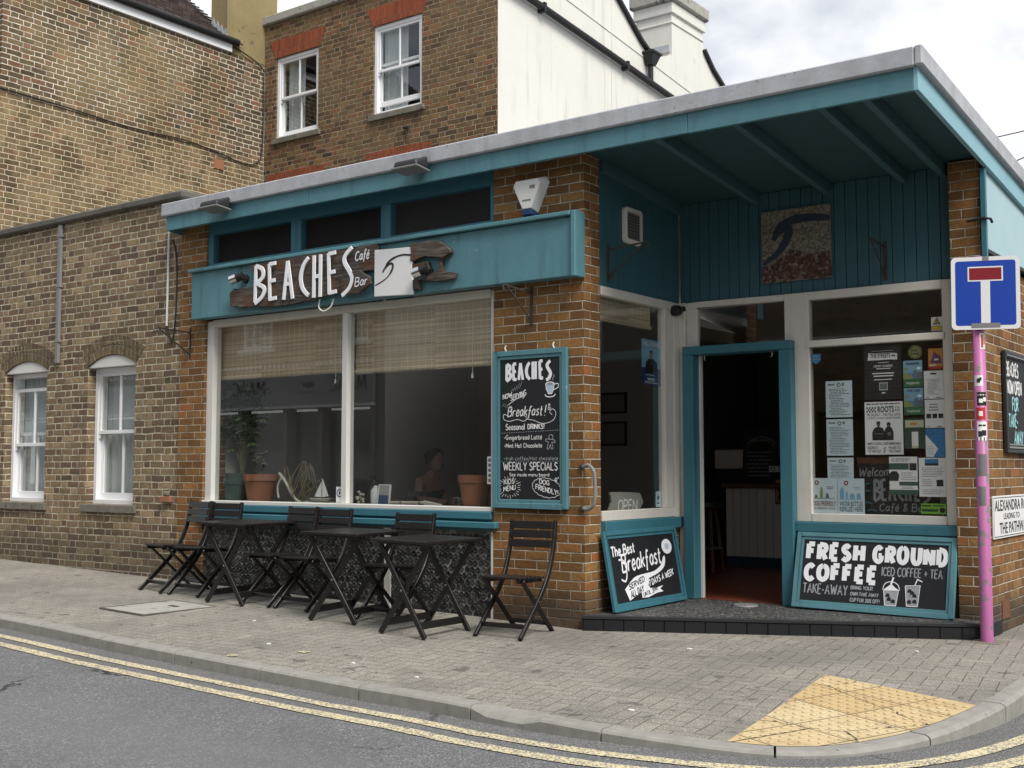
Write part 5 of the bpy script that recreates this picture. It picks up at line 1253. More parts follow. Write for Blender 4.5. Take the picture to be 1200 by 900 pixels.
# ------------------------------------------------------------------ chalkboards
def chalkboard(name, t, a1, b1, fw_, label, cat='chalkboard', frame_mat='teal_paint'):
    """t sits at the lower left outer corner; returns the thing, and a frame for writing on (inner lower left corner)"""
    b = thing(name, label, cat, t.o, world=True)
    mb = MB(); mb.tbox(t, .004, a1-.004, .004, b1-.004, .002, .014); mb.build('board', 'board_black', b)
    mb = MB(); mb.frame(t, 0, a1, 0, b1, fw_*.6, 0, .032); mb.build('frame', frame_mat, b, .004)
    mb = MB(); mb.frame(t, fw_*.6+.0005, a1-fw_*.6-.0005, fw_*.6+.0005, b1-fw_*.6-.0005, fw_*.4, .001, .022); mb.build('inner_moulding', frame_mat, b, .003)
    return b, T(t(fw_, fw_, .0145), t.u, t.v, t.n), a1-2*fw_, b1-2*fw_
# tall menu board on the brick pier
tA = FRONT(-.905, -.004, .945)
cbA, t, Wd, Hd = chalkboard('chalkboard', tA, .755, 1.31, .072, 'tall teal framed menu chalkboard hung on the brick pier')
X = lambda s_: s_*Wd
Y = lambda q: (1-q)*Hd
mb = MB(); beaches(mb, t, [X(v) for v in (.11, .225, .32, .435, .555, .665, .775)], [Y(.150)]*7, .132, .026, .0012, 0, [.135, .137, .14, .143, .146, .148, .142], .90); mb.build('bold_lettering', 'chalk_bold', cbA)
mb = MB()
letter(mb, 'NOW', t, X(.05), X(.20), Y(.285), .040, .0075, rise=.22); letter(mb, 'SERVING', t, X(.18), X(.44), Y(.298), .042, .0075, rise=.30)
curve(mb, [(X(.14), Y(.325)), (X(.28), Y(.285)), (X(.41), Y(.268))], .006, t); dline(mb, [(X(.36), Y(.262)), (X(.42), Y(.266)), (X(.385), Y(.285))], .006, t)
letter(mb, 'Breakfast', t, X(.13), X(.70), Y(.410), .080, .0095, slant=.18, rise=.015); letter(mb, '!', t, X(.73), X(.755), Y(.410), .085, .010, slant=.2)
letter(mb, '&', t, X(.80), X(.85), Y(.37), .05, .006)
curve(mb, [(X(.12), Y(.40)), (X(.06), Y(.395)), (X(.07), Y(.43)), (X(.16), Y(.443)), (X(.30), Y(.432)), (X(.40), Y(.445)), (X(.46), Y(.425)), (X(.42), Y(.41))], .005, t)
curve(mb, [(X(.44), Y(.43)), (X(.56), Y(.44)), (X(.72), Y(.465)), (X(.88), Y(.445)), (X(.93), Y(.395)), (X(.88), Y(.365)), (X(.83), Y(.385)), (X(.87), Y(.405))], .005, t)
letter(mb, 'Seasonal', t, X(.10), X(.42), Y(.505), .048, .0075); letter(mb, 'DRINKS!', t, X(.47), X(.74), Y(.502), .040, .0085)
letter(mb, '-Gingerbread Latt\u00e9', t, X(.07), X(.70), Y(.575), .036, .0055); letter(mb, '-Mint Hot Chocolate', t, X(.07), X(.70), Y(.632), .034, .0055)
letter(mb, 'WEEKLY SPECIALS', t, X(.06), X(.95), Y(.792), .062, .0085); letter(mb, 'See inside menu board', t, X(.16), X(.82), Y(.835), .026, .0045)
letter(mb, 'KIDS', t, X(.07), X(.24), Y(.895), .040, .0075, rise=.10); letter(mb, 'MENU', t, X(.06), X(.26), Y(.945), .040, .0075, rise=.15)
letter(mb, 'DOG', t, X(.66), X(.82), Y(.885), .036, .0075, rise=-.15); letter(mb, 'FRIENDLY!', t, X(.60), X(.96), Y(.925), .040, .0075, rise=-.22)
for k in range(26):
    a = 2*math.pi*k/26; r0, r1 = 1.0+.1*(k % 2), 1.32+.12*(k % 3)
    dline(mb, [(X(.155)+.085*r0*math.cos(a), Y(.915)+.062*r0*math.sin(a)), (X(.155)+.085*r1*math.cos(a), Y(.915)+.062*r1*math.sin(a))], .004, t)
pts = []
for k in range(97):
    a = 2*math.pi*k/96; r_ = 1+.07*abs(math.sin(a*8)); pts.append((X(.775)+.135*r_*math.cos(a)-.0*math.sin(a), Y(.915)+.075*r_*math.sin(a)-.10*.135*r_*math.cos(a)*1.2))
dline(mb, pts, .0045, t)
for k in range(5): mb.disc(t, X(.93)+.011*math.cos(.6+k*.62), Y(.862)+.017*math.sin(.6+k*.62), .0055, .0026, 8)
mb.disc(t, X(.93), Y(.868), .010, .0026, 10); mb.disc(t, X(.965), Y(.845), .006, .0026, 8)
mb.build('chalk_lettering', 'chalk_white', cbA)
mb = MB()
letter(mb, '-Irish coffee/Hot chocolate', t, X(.07), X(.96), Y(.722), .030, .0042)
for k in range(24): dline(mb, [(X(.03+k*.04), Y(.528-.0006*k)), (X(.055+k*.04), Y(.5275-.0006*k))], .004, t); dline(mb, [(X(.03+k*.04), Y(.733)), (X(.05+k*.04), Y(.733))], .0035, t)
for k in range(5): dline(mb, [(X(.19+k*.035), Y(.235-.006*k)), (X(.215+k*.04), Y(.21-.012*k))], .004, t); dline(mb, [(X(.07+k*.03), Y(.315+.004*k)), (X(.045+k*.035), Y(.335+.006*k))], .004, t)
for k in range(3): curve(mb, [(X(.80+k*.045), Y(.165)), (X(.785+k*.045), Y(.150)), (X(.81+k*.045), Y(.138)), (X(.80+k*.045), Y(.122))], .006, t)
# little biscuit man in outline
cx_, cy_ = X(.835), Y(.60); curve(mb, [(cx_+.02*math.cos(2*math.pi*k/12)+.008, cy_+.045+.02*math.sin(2*math.pi*k/12)) for k in range(13)], .006, t, k=2)
curve(mb, [(cx_-.004, cy_+.026), (cx_-.04, cy_+.03), (cx_-.042, cy_+.012), (cx_-.018, cy_+.004), (cx_-.030, cy_-.045), (cx_-.014, cy_-.052), (cx_+.002, cy_-.018), (cx_+.012, cy_-.05), (cx_+.028, cy_-.044), (cx_+.018, cy_+.004), (cx_+.045, cy_-.002), (cx_+.046, cy_+.018), (cx_+.02, cy_+.026)], .006, t, k=3)
mb.build('faint_chalk', 'chalk_grey', cbA)
mb = MB(); mb.sheet(cm2([(X(.765), Y(.185)), (X(.775), Y(.225)), (X(.81), Y(.258)), (X(.865), Y(.258)), (X(.895), Y(.225)), (X(.905), Y(.185))], 4), t, .0012); mb.build('cup_fill', 'chalk_blue', cbA)
mb = MB(); mb.disc(t, X(.835), Y(.185), X(.07), .0016, 18, .014); dline(mb, [(X(.765), Y(.185)), (X(.775), Y(.225)), (X(.81), Y(.258)), (X(.865), Y(.258)), (X(.895), Y(.225)), (X(.905), Y(.185))], .006, t, .002)
curve(mb, [(X(.90), Y(.195)), (X(.96), Y(.188)), (X(.965), Y(.215)), (X(.89), Y(.232))], .007, t, .002); curve(mb, [(X(.755), Y(.262)), (X(.79), Y(.278)), (X(.88), Y(.278)), (X(.925), Y(.262))], .008, t, .002); mb.build('cup_outline', 'chalk_bold', cbA)
mb = MB(); mb.disc(t, X(.835), Y(.186), X(.055), .0036, 18, .009); mb.build('coffee', 'chalk_grey', cbA)
mb = MB()
for a in (.13, .62): mb.tube(catmull([tA(a, 1.31, .01), tA(a-.01, 1.34, .012), tA(a, 1.36, .006)], 4), .007, 6)
mb.build('hanging_hook', 'white_plastic', cbA)

# breakfast board leaning in the recess
o_ = Vector((.150, .165, FL+.006)); v_ = Vector((-.115, 0, .63)).normalized()
tB = T(o_, (0, 1, 0), v_)
cbB, t, Wd, Hd = chalkboard('chalkboard', tB, 1.20, .645, .062, 'teal framed breakfast chalkboard leaning in the recess below the side window', frame_mat='teal_frame')
mb = MB()
letter(mb, 'The Best', t, X(.03), X(.37), Y(.285), .078, .015, slant=.05, rise=.075)
letter(mb, 'Breakfast', t, X(.15), X(.75), Y(.535), .135, .018, slant=.12, rise=.065)
curve(mb, [(X(.118), Y(.337)), (X(.18), Y(.35)), (X(.208), Y(.50)), (X(.195), Y(.62)), (X(.165), Y(.675)), (X(.117), Y(.64))], .015, t)
letter(mb, '7 DAYS A WEEK', t, X(.51), X(.92), Y(.805), .050, .010, rise=.155)
mb.build('chalk_lettering', 'chalk_bold', cbB)
mb = MB()
XY = lambda L: [(X(p), Y(q)) for p, q in L]
mb.sheet(cm2(XY([(.144, .798), (.299, .639), (.445, .601), (.618, .577), (.742, .491), (.796, .367), (.826, .371), (.797, .513), (.688, .614), (.52, .677)]), 3)+XY([(.509, .765), (.427, .851), (.289, .925), (.191, .979)]), t, .0012)
mb.sheet(XY([(.378, .867), (.497, .785), (.52, .838), (.609, .847), (.725, .824), (.668, .871), (.713, .918), (.60, .93), (.472, .974), (.377, .968)]), t, .0016)
mb.disc(t, X(.881), Y(.204), X(.082), .0012, 22, .064); mb.build('white_banner', 'chalk_bold', cbB)
mb = MB(); letter(mb, 'SERVED', t, X(.205), X(.45), Y(.815), .045, .009, .003, rise=.20); letter(mb, 'ALL DAY', t, X(.215), X(.415), Y(.945), .050, .009, .003, rise=.19); letter(mb, 'UNTIL 2PM', t, X(.40), X(.62), Y(.955), .032, .006, .003, rise=.13); mb.build('dark_lettering', 'ink', cbB)
mb = MB(); mb.disc(t, X(.881), Y(.204), X(.034), .003, 16, .028); mb.build('egg_yolk', 'chalk_blue', cbB)

# fresh ground coffee board leaning below the shop window
tC = T((1.135, 1.395, FL+.008), (1, .0, -.006), (0, .165, .60), None)
cbC, t, Wd, Hd = chalkboard('chalkboard', tC, 1.31, .63, .062, 'wide teal framed coffee chalkboard leaning below the poster window', frame_mat='teal_paint')
mb = MB()
letter(mb, 'FRESH', t, X(.037), X(.425), Y(.31), .118, .041, jit=.03, gap=.46); letter(mb, 'GROUND', t, X(.505), X(.983), Y(.305), .120, .038, jit=.03, gap=.50)
letter(mb, 'COFFEE', t, X(.030), X(.523), Y(.645), .116, .041, jit=.03, gap=.46)
mb.build('bold_lettering', 'chalk_bold', cbC)
mb = MB()
letter(mb, 'ICED COFFEE + TEA', t, X(.565), X(.965), Y(.52), .068, .0085); letter(mb, 'TAKE-AWAY', t, X(.02), X(.335), Y(.875), .078, .010)
letter(mb, 'BRING YOUR', t, X(.36), X(.51), Y(.77), .028, .006); letter(mb, 'OWN TAKE AWAY', t, X(.36), X(.552), Y(.868), .028, .006); letter(mb, 'CUP FOR 20% OFF!', t, X(.36), X(.562), Y(.965), .028, .006)
mb.build('chalk_lettering', 'chalk_grey', cbC)
mb = MB(); cupA = [(X(.585), Y(.75)), (X(.598), Y(.985)), (X(.672), Y(.985)), (X(.685), Y(.74))]; cupB = [(X(.727), Y(.66)), (X(.743), Y(.975)), (X(.815), Y(.972)), (X(.825), Y(.645))]
mb.sheet(cupA, t, .0012); mb.sheet(cupB, t, .0012); mb.build('cup_fill', 'chalk_grey', cbC)
mb = MB(); mb.sheet(cm2([(X(.58), Y(.75)), (X(.605), Y(.70)), (X(.635), Y(.655)), (X(.66), Y(.70)), (X(.69), Y(.74))], 4), t, .0018); curve(mb, [(X(.578), Y(.74)), (X(.592), Y(.645)), (X(.635), Y(.61)), (X(.676), Y(.65)), (X(.692), Y(.735))], .006, t, .0026)
dline(mb, [(X(.632), Y(.66)), (X(.646), Y(.54))], .014, t, .003); dline(mb, [(X(.79), Y(.65)), (X(.805), Y(.55)), (X(.838), Y(.585))], .008, t, .003)
for cp in (cupA, cupB): dline(mb, cp+[cp[0]], .005, t, .0026)
mb.build('cup_outline', 'chalk_bold', cbC)
mb = MB()
for (x, y) in ((.612, .83), (.650, .92), (.622, .89), (.757, .74), (.79, .81), (.757, .91), (.792, .90), (.775, .77)): mb.sheet([(X(x-.016), Y(y+.02)), (X(x+.016), Y(y+.025)), (X(x+.012), Y(y-.03)), (X(x-.006), Y(y-.035))], t, .0022+.0001*len(mb.f))
mb.build('ice_cubes', 'board_black', cbC)

# take away notice and street nameplate on the side wall
tD = SIDE(2.697, 1.975, 1.40)
cbD, t, Wd, Hd = chalkboard('chalkboard', tD, .78, .82, .05, 'dark framed takeaway chalkboard on the side wall behind the pink pole', frame_mat='dark_plastic')
mb = MB(); letter(mb, 'BEACHES', t, X(.04), X(.60), Y(.20), .105, .020); letter(mb, 'NOW OPEN', t, X(.06), X(.74), Y(.40), .105, .020); mb.build('chalk_lettering', 'chalk_white', cbD)
mb = MB(); letter(mb, 'FOR', t, X(.28), X(.56), Y(.59), .105, .020); letter(mb, 'TAKE-', t, X(.10), X(.52), Y(.78), .105, .018); letter(mb, 'AWAY', t, X(.34), X(.76), Y(.97), .105, .020); mb.build('chalk_lettering', 'chalk_aqua', cbD)
mb = MB(); mb.tbox(tD, .03, .75, .035, .05, .034, .037); mb.tbox(tD, .03, .75, .06, .07, .034, .037); mb.tbox(tD, .03, .75, .78, .79, .034, .037); mb.build('frame_line', 'grey_plastic', cbD)
tE = SIDE(2.695, 1.565, .73); W_, H_ = 1.28, .33
np_ = thing('street_nameplate', 'white street nameplate with black lettering on the side wall brick', 'street sign', (2.695, 2.2, .73), world=True)
mb = MB(); mb.tbox(tE, 0, W_, 0, H_, 0, .012); mb.build('plate', 'sign_white', np_, .002)
mb = MB(); mb.frame(tE, .012, W_-.012, .012, H_-.012, .006, .0121, .0128); printed(mb, 'ALEXANDRA ROAD', tE, .04, .215, .082, .0135, width=1.20, bold=.012); printed(mb, 'LEADING TO', tE, .30, .145, .046, .0135, width=.50, bold=.004); printed(mb, 'THE PATHWAY', tE, .17, .035, .085, .0135, width=.92, bold=.012); mb.build('lettering', 'ink', np_)

# ------------------------------------------------------------------ pink pole with the dead end sign
pl = thing('road_sign', 'blue no through road sign on a scuffed pink pole with stickers', 'road sign', (2.73, 1.20, pz(2.73, 1.2)-.02))
mb = MB(); mb.tube([(0, 0, -.1), (0, 0, .02), (0, 0, 2.88)], .045, 20); po = mb.build('pole', 'pink_paint', pl, smooth=True)
mb = MB(); mb.tube([(0, 0, 2.88), (0, 0, 2.89)], [.047, .02], 20); mb.build('pole_cap', 'grey_plastic', pl)
mb = MB(); mb.prism(blob([(-.10, -.09), (.11, -.10), (.13, .08), (.02, .12), (-.10, .07)], .008, 9), IDT, .0, .026); mb.build('mortar_collar', 'stone', pl, .004)
nrm = Vector((.30, -.954, 0)); tS = T(Vector((.055, 0, 2.595))+nrm*.052, (.954, .30, -.012), (0.012, 0, 1)); tS.n = nrm
def rrect(w, h, r): return rr(w, h, r, 6)
mb = MB(); mb.prism(rrect(.238, .272, .033), tS, 0, .004); pt_ = mb.build('sign_plate', 'sign_white', pl)
mb = MB(); mb.prism(rrect(.209, .242, .02), tS, .004, .0050); mb.build('blue_field', 'sign_blue', pt_)
mb = MB(); mb.rect(tS, -.032, .032, -.25, .12, .0056); mb.rect(tS, -.122, .122, .088, .198, .0058); mb.build('white_stem', 'sign_white', pt_)
mb = MB(); mb.rect(tS, -.112, .112, .098, .188, .0064); mb.build('red_bar', 'sign_maroon', pt_)
mb = MB(); mb.rect(tS, -.10, .10, -.258, -.225, .0066); mb.build('worn_sticker', 'grey_plastic', pt_); mb = MB(); mb.rect(tS, -.018, .025, .24, .271, .0066); mb.build('worn_sticker', 'grey_plastic', pt_)
mb = MB()
for z in (-.14, .14): mb.tbox(tS, -.06, .06, z-.02, z+.02, -.05, -.001)
mb.build('clip', 'grey_plastic', pl)
fa_ = math.atan2(nrm.y, nrm.x)
def sticker(nm, z0, z1, a0, a1, mat, lab, extra=None):
    """a label wrapped round the pole between two angles (degrees from the viewer's side)"""
    def Pt(a, z, r): an = fa_+R(a); return Vector((r*math.cos(an), r*math.sin(an), z))
    mb = MB(); n = 6
    for k in range(n):
        b0, b1 = a0+(a1-a0)*k/n, a0+(a1-a0)*(k+1)/n; mb.face([Pt(b0, z0, .0458), Pt(b1, z0, .0458), Pt(b1, z1, .0458), Pt(b0, z1, .0458)])
    if extra:
        mb.k = 1
        for (x0, x1, y0, y1) in extra:
            for k in range(3):
                b0, b1 = a0+(a1-a0)*(x0+(x1-x0)*k/3), a0+(a1-a0)*(x0+(x1-x0)*(k+1)/3); mb.face([Pt(b0, z0+(z1-z0)*y0, .0464), Pt(b1, z0+(z1-z0)*y0, .0464), Pt(b1, z0+(z1-z0)*y1, .0464), Pt(b0, z0+(z1-z0)*y1, .0464)])
    o = mb.build(nm, [mat[0], mat[1]], loc=(0, 0, (z0+z1)/2)); o.location = Vector(pl.location)+Vector((0, 0, (z0+z1)/2)); tag(o, lab, 'sticker', 'stickers on the pink pole')
sticker('sticker', 2.18, 2.30, 5, 70, ('sign_white', 'print_red'), 'small white and red sticker just under the blue sign plate', [(.2, .5, .1, .9), (.6, .8, .3, .7)])
sticker('sticker', 1.905, 1.985, -60, 25, ('paper_white', 'ink'), 'small white sticker with black squiggle on the pink pole', [(.35, .7, .3, .7), (.6, .85, .5, .8)])
sticker('sticker', 1.76, 1.86, -35, 60, ('poster_black', 'paper_white'), 'black sticker with white marks above the red one', [(.2, .55, .2, .5), (.6, .9, .3, .6), (.1, .9, .75, .83)])
sticker('sticker', 1.655, 1.745, -45, 40, ('print_red', 'paper_white'), 'red sticker with white mark between two black ones', [(.3, .7, .3, .7)])
sticker('sticker', 1.50, 1.64, -40, 55, ('paper_white', 'ink'), 'white sticker with black skyline below the red sticker', [(0, 1, 0, .18), (.1, .5, .2, .5), (.45, .9, .25, .55), (.15, .85, .75, .85)])
sticker('sticker', 1.24, 1.40, -40, 45, ('grime', 'grey_plastic'), 'torn grey sticker remains half way down the pink pole', [(.1, .6, .2, .5)])
sticker('sticker', 1.02, 1.16, -45, 25, ('grime', 'ink_soft'), 'lower grey torn sticker patch on the pink pole', [(.2, .7, .2, .6)])

# ------------------------------------------------------------------ papers stuck inside the poster window
YP = 1.633
def paper(name, x0, x1, z0, z1, mats, label, draw=None, cat='poster', group='papers in the poster window', dy=0.):
    t = FRONT(x0, YP-.0035+dy, z0); w, h = x1-x0, z1-z0
    mb = MB(); mb.tbox(t, 0, w, 0, h, -.0010, 0)
    if draw: draw(mb, t, w, h)
    o = mb.build(name, mats, loc=(x0+w/2, YP+dy, z0)); return tag(o, label, cat, group)
def lines(mb, t, x0, x1, y1, y0, n, k=1, th=None, ragged=.3, c=.0006, seed=1):
    r = random.Random(seed); mb.k = k; st = (y1-y0)/n
    for i in range(n):
        y = y1-st*(i+.5); hh = (th or st*.42)/2; x = x0+(x1-x0)*r.uniform(0, ragged)*.3; xe = x1-(x1-x0)*r.uniform(0, ragged)
        while x < xe:      # words of uneven length
            w = (x1-x0)*r.uniform(.05, .16); mb.rect(t, x, min(x+w, xe), y-hh, y+hh, c); x += w+(x1-x0)*.025
def menu(seed):
    def d(mb, t, w, h):
        lines(mb, t, .02, w-.02, h*.80, h*.05, 17, 1, seed=seed, ragged=.45)
        mb.k = 1; mb.rect(t, .02, w*.34, h*.88, h*.92, .0006); mb.disc(t, w*.5, h*.89, .018, .0006, 12); mb.k = 0; mb.disc(t, w*.5, h*.89, .009, .0010, 10); mb.k = 1; mb.rect(t, w*.62, w*.70, h*.86, h*.94, .0006)
    return d
paper('menu_sheet', 1.365, 1.594, 1.700, 2.006, ['paper_blue', 'ink_soft'], 'pale blue menu sheet, topmost of three in the poster window', menu(3), 'menu')
paper('menu_sheet', 1.366, 1.594, 1.380, 1.684, ['paper_blue', 'ink_soft'], 'pale blue menu sheet, middle of three in the poster window', menu(8), 'menu')
paper('menu_sheet', 1.367, 1.592, 1.085, 1.363, ['paper_blue', 'ink_soft'], 'pale blue menu sheet, lowest of three, half hidden by the bottle notice', menu(14), 'menu', dy=.004)
def dogp(mb, t, w, h):
    mb.k = 1; printed(mb, 'DOG FRIENDLY', t, .014, h*.21, .030, .0006, width=w-.028, bold=.02, height_scale=1.3); printed(mb, 'EIA FRIENDLY DOGS', t, .014, h*.11, .016, .0006, width=w-.03, bold=.01)
    mb.disc(t, w*.22, h*.87, .020, .0006, 12)
    mb.k = 0; mb.disc(t, w*.22, h*.87, .009, .0010, 10)
    mb.k = 2; mb.rect(t, w*.10, w*.90, h*.41, h*.425, .0006); mb.rect(t, w*.58, w*.86, h*.74, h*.76, .0006); mb.rect(t, w*.62, w*.84, h*.69, h*.71, .0006); mb.sheet([(w*.13, h*.43), (w*.25, h*.43), (w*.22, h*.52), (w*.16, h*.53)], t, .0008); mb.sheet([(w*.54, h*.43), (w*.70, h*.43), (w*.66, h*.56), (w*.58, h*.57)], t, .0008)
    mb.k = 3; mb.sheet([(w*.34, h*.43), (w*.45, h*.43), (w*.46, h*.58), (w*.43, h*.74), (w*.38, h*.74), (w*.33, h*.58)], t, .0010)
paper('notice', 1.221, 1.449, .899, 1.192, ['paper_blue', 'ink_brown', 'ink_soft', 'print_olive'], 'pale dog friendly notice in the lower left corner of the poster window', dogp, 'notice')
def watp(mb, t, w, h):
    mb.k = 1; printed(mb, 'WATER BOTTLES', t, .014, h*.22, .027, .0006, width=w-.03, bold=.02, height_scale=1.4); printed(mb, 'REFILLED HERE', t, .014, h*.07, .027, .0006, width=w-.03, bold=.02, height_scale=1.4)
    mb.k = 3; mb.disc(t, w*.32, h*.87, .020, .0006, 12); mb.k = 0; mb.disc(t, w*.32, h*.87, .009, .0010, 10)
    mb.k = 2
    for x, ww, hh in ((.08, .16, .33), (.30, .08, .22), (.44, .20, .16), (.70, .16, .17)): mb.sheet([(w*x, h*.42), (w*(x+ww), h*.42), (w*(x+ww), h*(.42+hh*.7)), (w*(x+ww*.7), h*(.42+hh)), (w*(x+ww*.3), h*(.42+hh)), (w*x, h*(.42+hh*.7))], t, .0006)
    mb.rect(t, w*.06, w*.92, h*.40, h*.415, .0006); mb.rect(t, w*.60, w*.86, h*.74, h*.76, .0006); mb.rect(t, w*.62, w*.84, h*.69, h*.71, .0006)
paper('notice', 1.453, 1.681, .897, 1.190, ['paper_blue', 'ink_teal', 'print_sky', 'ink_brown'], 'pale water bottles refill notice beside the dog friendly one', watp, 'notice')
def strp(mb, t, w, h):
    mb.k = 1; mb.sheet(blob([(w*.10, h*.74), (w*.88, h*.73), (w*.90, h*.85), (w*.12, h*.87)], .003, 4), t, .0006)
    mb.rect(t, w*.20, w*.80, h*.90, h*.905, .0006); mb.rect(t, w*.38, w*.66, h*.68, h*.69, .0006); printed(mb, 'HENRY WARREN', t, w*.26, h*.60, .018, .0006, width=w*.50, bold=.012); mb.rect(t, w*.33, w*.70, h*.565, h*.58, .0006)
    mb.rect(t, w*.22, w*.80, h*.475, h*.495, .0006); mb.rect(t, w*.25, w*.78, h*.425, h*.445, .0006); mb.rect(t, w*.26, w*.74, h*.36, h*.375, .0006); mb.rect(t, w*.40, w*.62, h*.17, h*.31, .0006) ; mb.rect(t, w*.46, w*.56, h*.11, h*.13, .0006)
    mb.k = 0; printed(mb, 'THE STREETS', t, w*.17, h*.775, .034, .0011, width=w*.54, bold=.02); mb.rect(t, w*.74, w*.84, h*.79, h*.815, .0011)
    mb.k = 2; mb.rect(t, w*.41, w*.61, h*.18, h*.30, .0010)
paper('poster', 1.700, 2.010, 1.838, 2.280, ['poster_black', 'paper_white', 'ink_soft'], 'black gig poster with THE STREETS in white, top of the poster window', strp)
def rootp(mb, t, w, h):
    mb.k = 1
    for i in range(7):
        for j in range(3):
            if (i+j) % 2 == 0: mb.rect(t, w*(.05+.036*i), w*(.086+.036*i), h*(.80+.036*j), h*(.836+.036*j), .0006)
    printed(mb, 'ROOTS', t, w*.345, h*.805, .046, .0006, width=w*.43, bold=.03, height_scale=1.0); printed(mb, 'AT SOUL', t, w*.80, h*.87, .014, .0006, width=w*.14, bold=.02); printed(mb, 'MUSIC', t, w*.80, h*.82, .014, .0006, width=w*.14, bold=.02)
    lines(mb, t, w*.05, w*.96, h*.985, h*.935, 1, 1, ragged=.02); printed(mb, 'FRI 26 JULY . 7.30 TILL LATE', t, w*.06, h*.735, .020, .0006, width=w*.88, bold=.015); printed(mb, 'A STRICTLY VINYL ISLAND FUNDER', t, w*.06, h*.675, .015, .0006, width=w*.88, bold=.01)
    printed(mb, "MARY'S SOUL CAF\u00c9 MEMORIES", t, w*.07, h*.185, .020, .0006, width=w*.86, bold=.02); printed(mb, 'RESPECT', t, w*.07, h*.105, .021, .0006, width=w*.26, bold=.02); printed(mb, 'TO THE OLD', t, w*.07, h*.04, .021, .0006, width=w*.34, bold=.02); printed(mb, 'POWER TO', t, w*.62, h*.105, .021, .0006, width=w*.31, bold=.02); printed(mb, 'THE YOUNG', t, w*.62, h*.04, .021, .0006, width=w*.31, bold=.02)
    for i in range(2):
        for j in range(4):
            if (i+j) % 2 == 0: mb.rect(t, w*(.48+.03*i), w*(.51+.03*i), h*(.03+.028*j), h*(.058+.028*j), .0006)
    mb.k = 2   # two printed figures, halftone grey
    for cx_, sx, hd_ in ((.36, .165, .60), (.63, .12, .58)):
        mb.sheet([(w*(cx_-sx), h*.27), (w*(cx_+sx), h*.27), (w*(cx_+sx*1.02), h*.42), (w*(cx_+sx*.7), h*.50), (w*(cx_+.04), h*.525), (w*(cx_-.04), h*.525), (w*(cx_-sx*.7), h*.50), (w*(cx_-sx*1.02), h*.42)], t, .0006); mb.disc(t, w*cx_, h*(hd_-.03), w*.045, .0009, 14, h*.045); mb.sheet([(w*(cx_-.055), h*(hd_-.02)), (w*(cx_+.055), h*(hd_-.02)), (w*(cx_+.04), h*(hd_+.03)), (w*(cx_-.04), h*(hd_+.03))], t, .0012)
    mb.k = 3; mb.disc(t, w*.64, h*.39, w*.05, .0013, 12); mb.rect(t, w*.25, w*.48, h*.385, h*.40, .0013); mb.disc(t, w*.36, h*.565, w*.024, .0014, 10); mb.disc(t, w*.63, h*.545, w*.024, .0014, 10)
paper('poster', 1.696, 2.010, 1.386, 1.818, ['paper_white', 'ink', 'poster_black', 'ink_soft'], 'white ROOTS music poster with two printed figures below the black gig poster', rootp)
def roundst():
    t = FRONT(2.121, YP-.0035, 2.213); mb = MB(); mb.prism([(.055*math.cos(2*math.pi*k/24), .055*math.sin(2*math.pi*k/24)) for k in range(24)], t, -.001, 0)
    mb.k = 1; curve(mb, [(.047*math.cos(2*math.pi*k/20), .047*math.sin(2*math.pi*k/20)) for k in range(21)], .004, t, .0006, 2); printed(mb, 'Love', t, -.028, .004, .026, .0006, width=.045, bold=.02); printed(mb, 'Local', t, -.03, -.026, .026, .0006, width=.06, bold=.02)
    tag(mb.build('round_sticker', ['print_olive', 'ink'], loc=(2.121, YP, 2.213)), 'round olive green sticker at the top of the poster window', 'sticker', 'papers in the poster window')
roundst()
def leaf(title):
    def d(mb, t, w, h):
        mb.k = 1; mb.rect(t, 0, w, 0, h*.30, .0005); mb.k = 2; mb.rect(t, 0, w, h*.30, h*.52, .0006); mb.k = 3; mb.disc(t, w*.16, h*.68, w*.11, .0008, 14); mb.sheet(cm2([(0, h*.30), (0, h*.50), (w*.15, h*.54), (w*.3, h*.46), (w*.42, h*.5), (w*.5, h*.30)], 4), t, .0010)
        mb.k = 4; mb.rect(t, w*.55, w*.72, h*.30, h*.62, .0012); mb.rect(t, w*.75, w*.98, h*.30, h*.56, .0012); mb.k = 5; mb.disc(t, w*.82, h*.70, w*.12, .0008, 14, h*.05); printed(mb, 'Neighbourly', t, w*.16, h*.11, .018, .0011, width=w*.68, bold=.01)
        mb.k = 6; printed(mb, title, t, w*.16, h*.85, .020, .0011, width=w*.68, bold=.02)
    return d
lm = ['print_sky', 'print_green', 'print_blue', 'print_olive', 'ink_soft', 'paper_white', 'ink']
paper('leaflet', 2.022, 2.175, 1.930, 2.144, lm, 'green and blue landscape leaflet just below the round sticker', leaf('Sustainable'), 'leaflet')
paper('leaflet', 2.024, 2.177, 1.704, 1.922, lm, 'green and blue landscape leaflet, lower of two alike', leaf('WE USE'), 'leaflet')
def grn(mb, t, w, h):
    mb.k = 1; mb.rect(t, w*.05, w*.95, h*.70, h*.94, .0006); mb.k = 2; mb.disc(t, w*.45, h*.82, w*.2, .0010, 10, h*.05); mb.k = 3; mb.rect(t, w*.36, w*.68, h*.10, h*.56, .0006); mb.k = 1; mb.rect(t, w*.36, w*.68, h*.02, h*.10, .0007)
paper('notice', 2.019, 2.182, 1.432, 1.676, ['print_dkgreen', 'print_pale', 'print_orange', 'paper_white'], 'dark green notice with pale picture and white slip below the leaflets', grn, 'notice', dy=.002)
def fly(mb, t, w, h):
    mb.k = 1; mb.sheet([(w*.1, h*.3), (w*.9, h*.25), (w*.85, h*.6), (w*.55, h*.75), (w*.4, h*.85), (w*.3, h*.6)], t, .0006); mb.k = 2; mb.rect(t, 0, w, 0, h*.12, .0008); mb.k = 3; mb.rect(t, w*.1, w*.5, h*.16, h*.22, .0010); mb.rect(t, w*.4, w*.7, h*.42, h*.5, .0010)
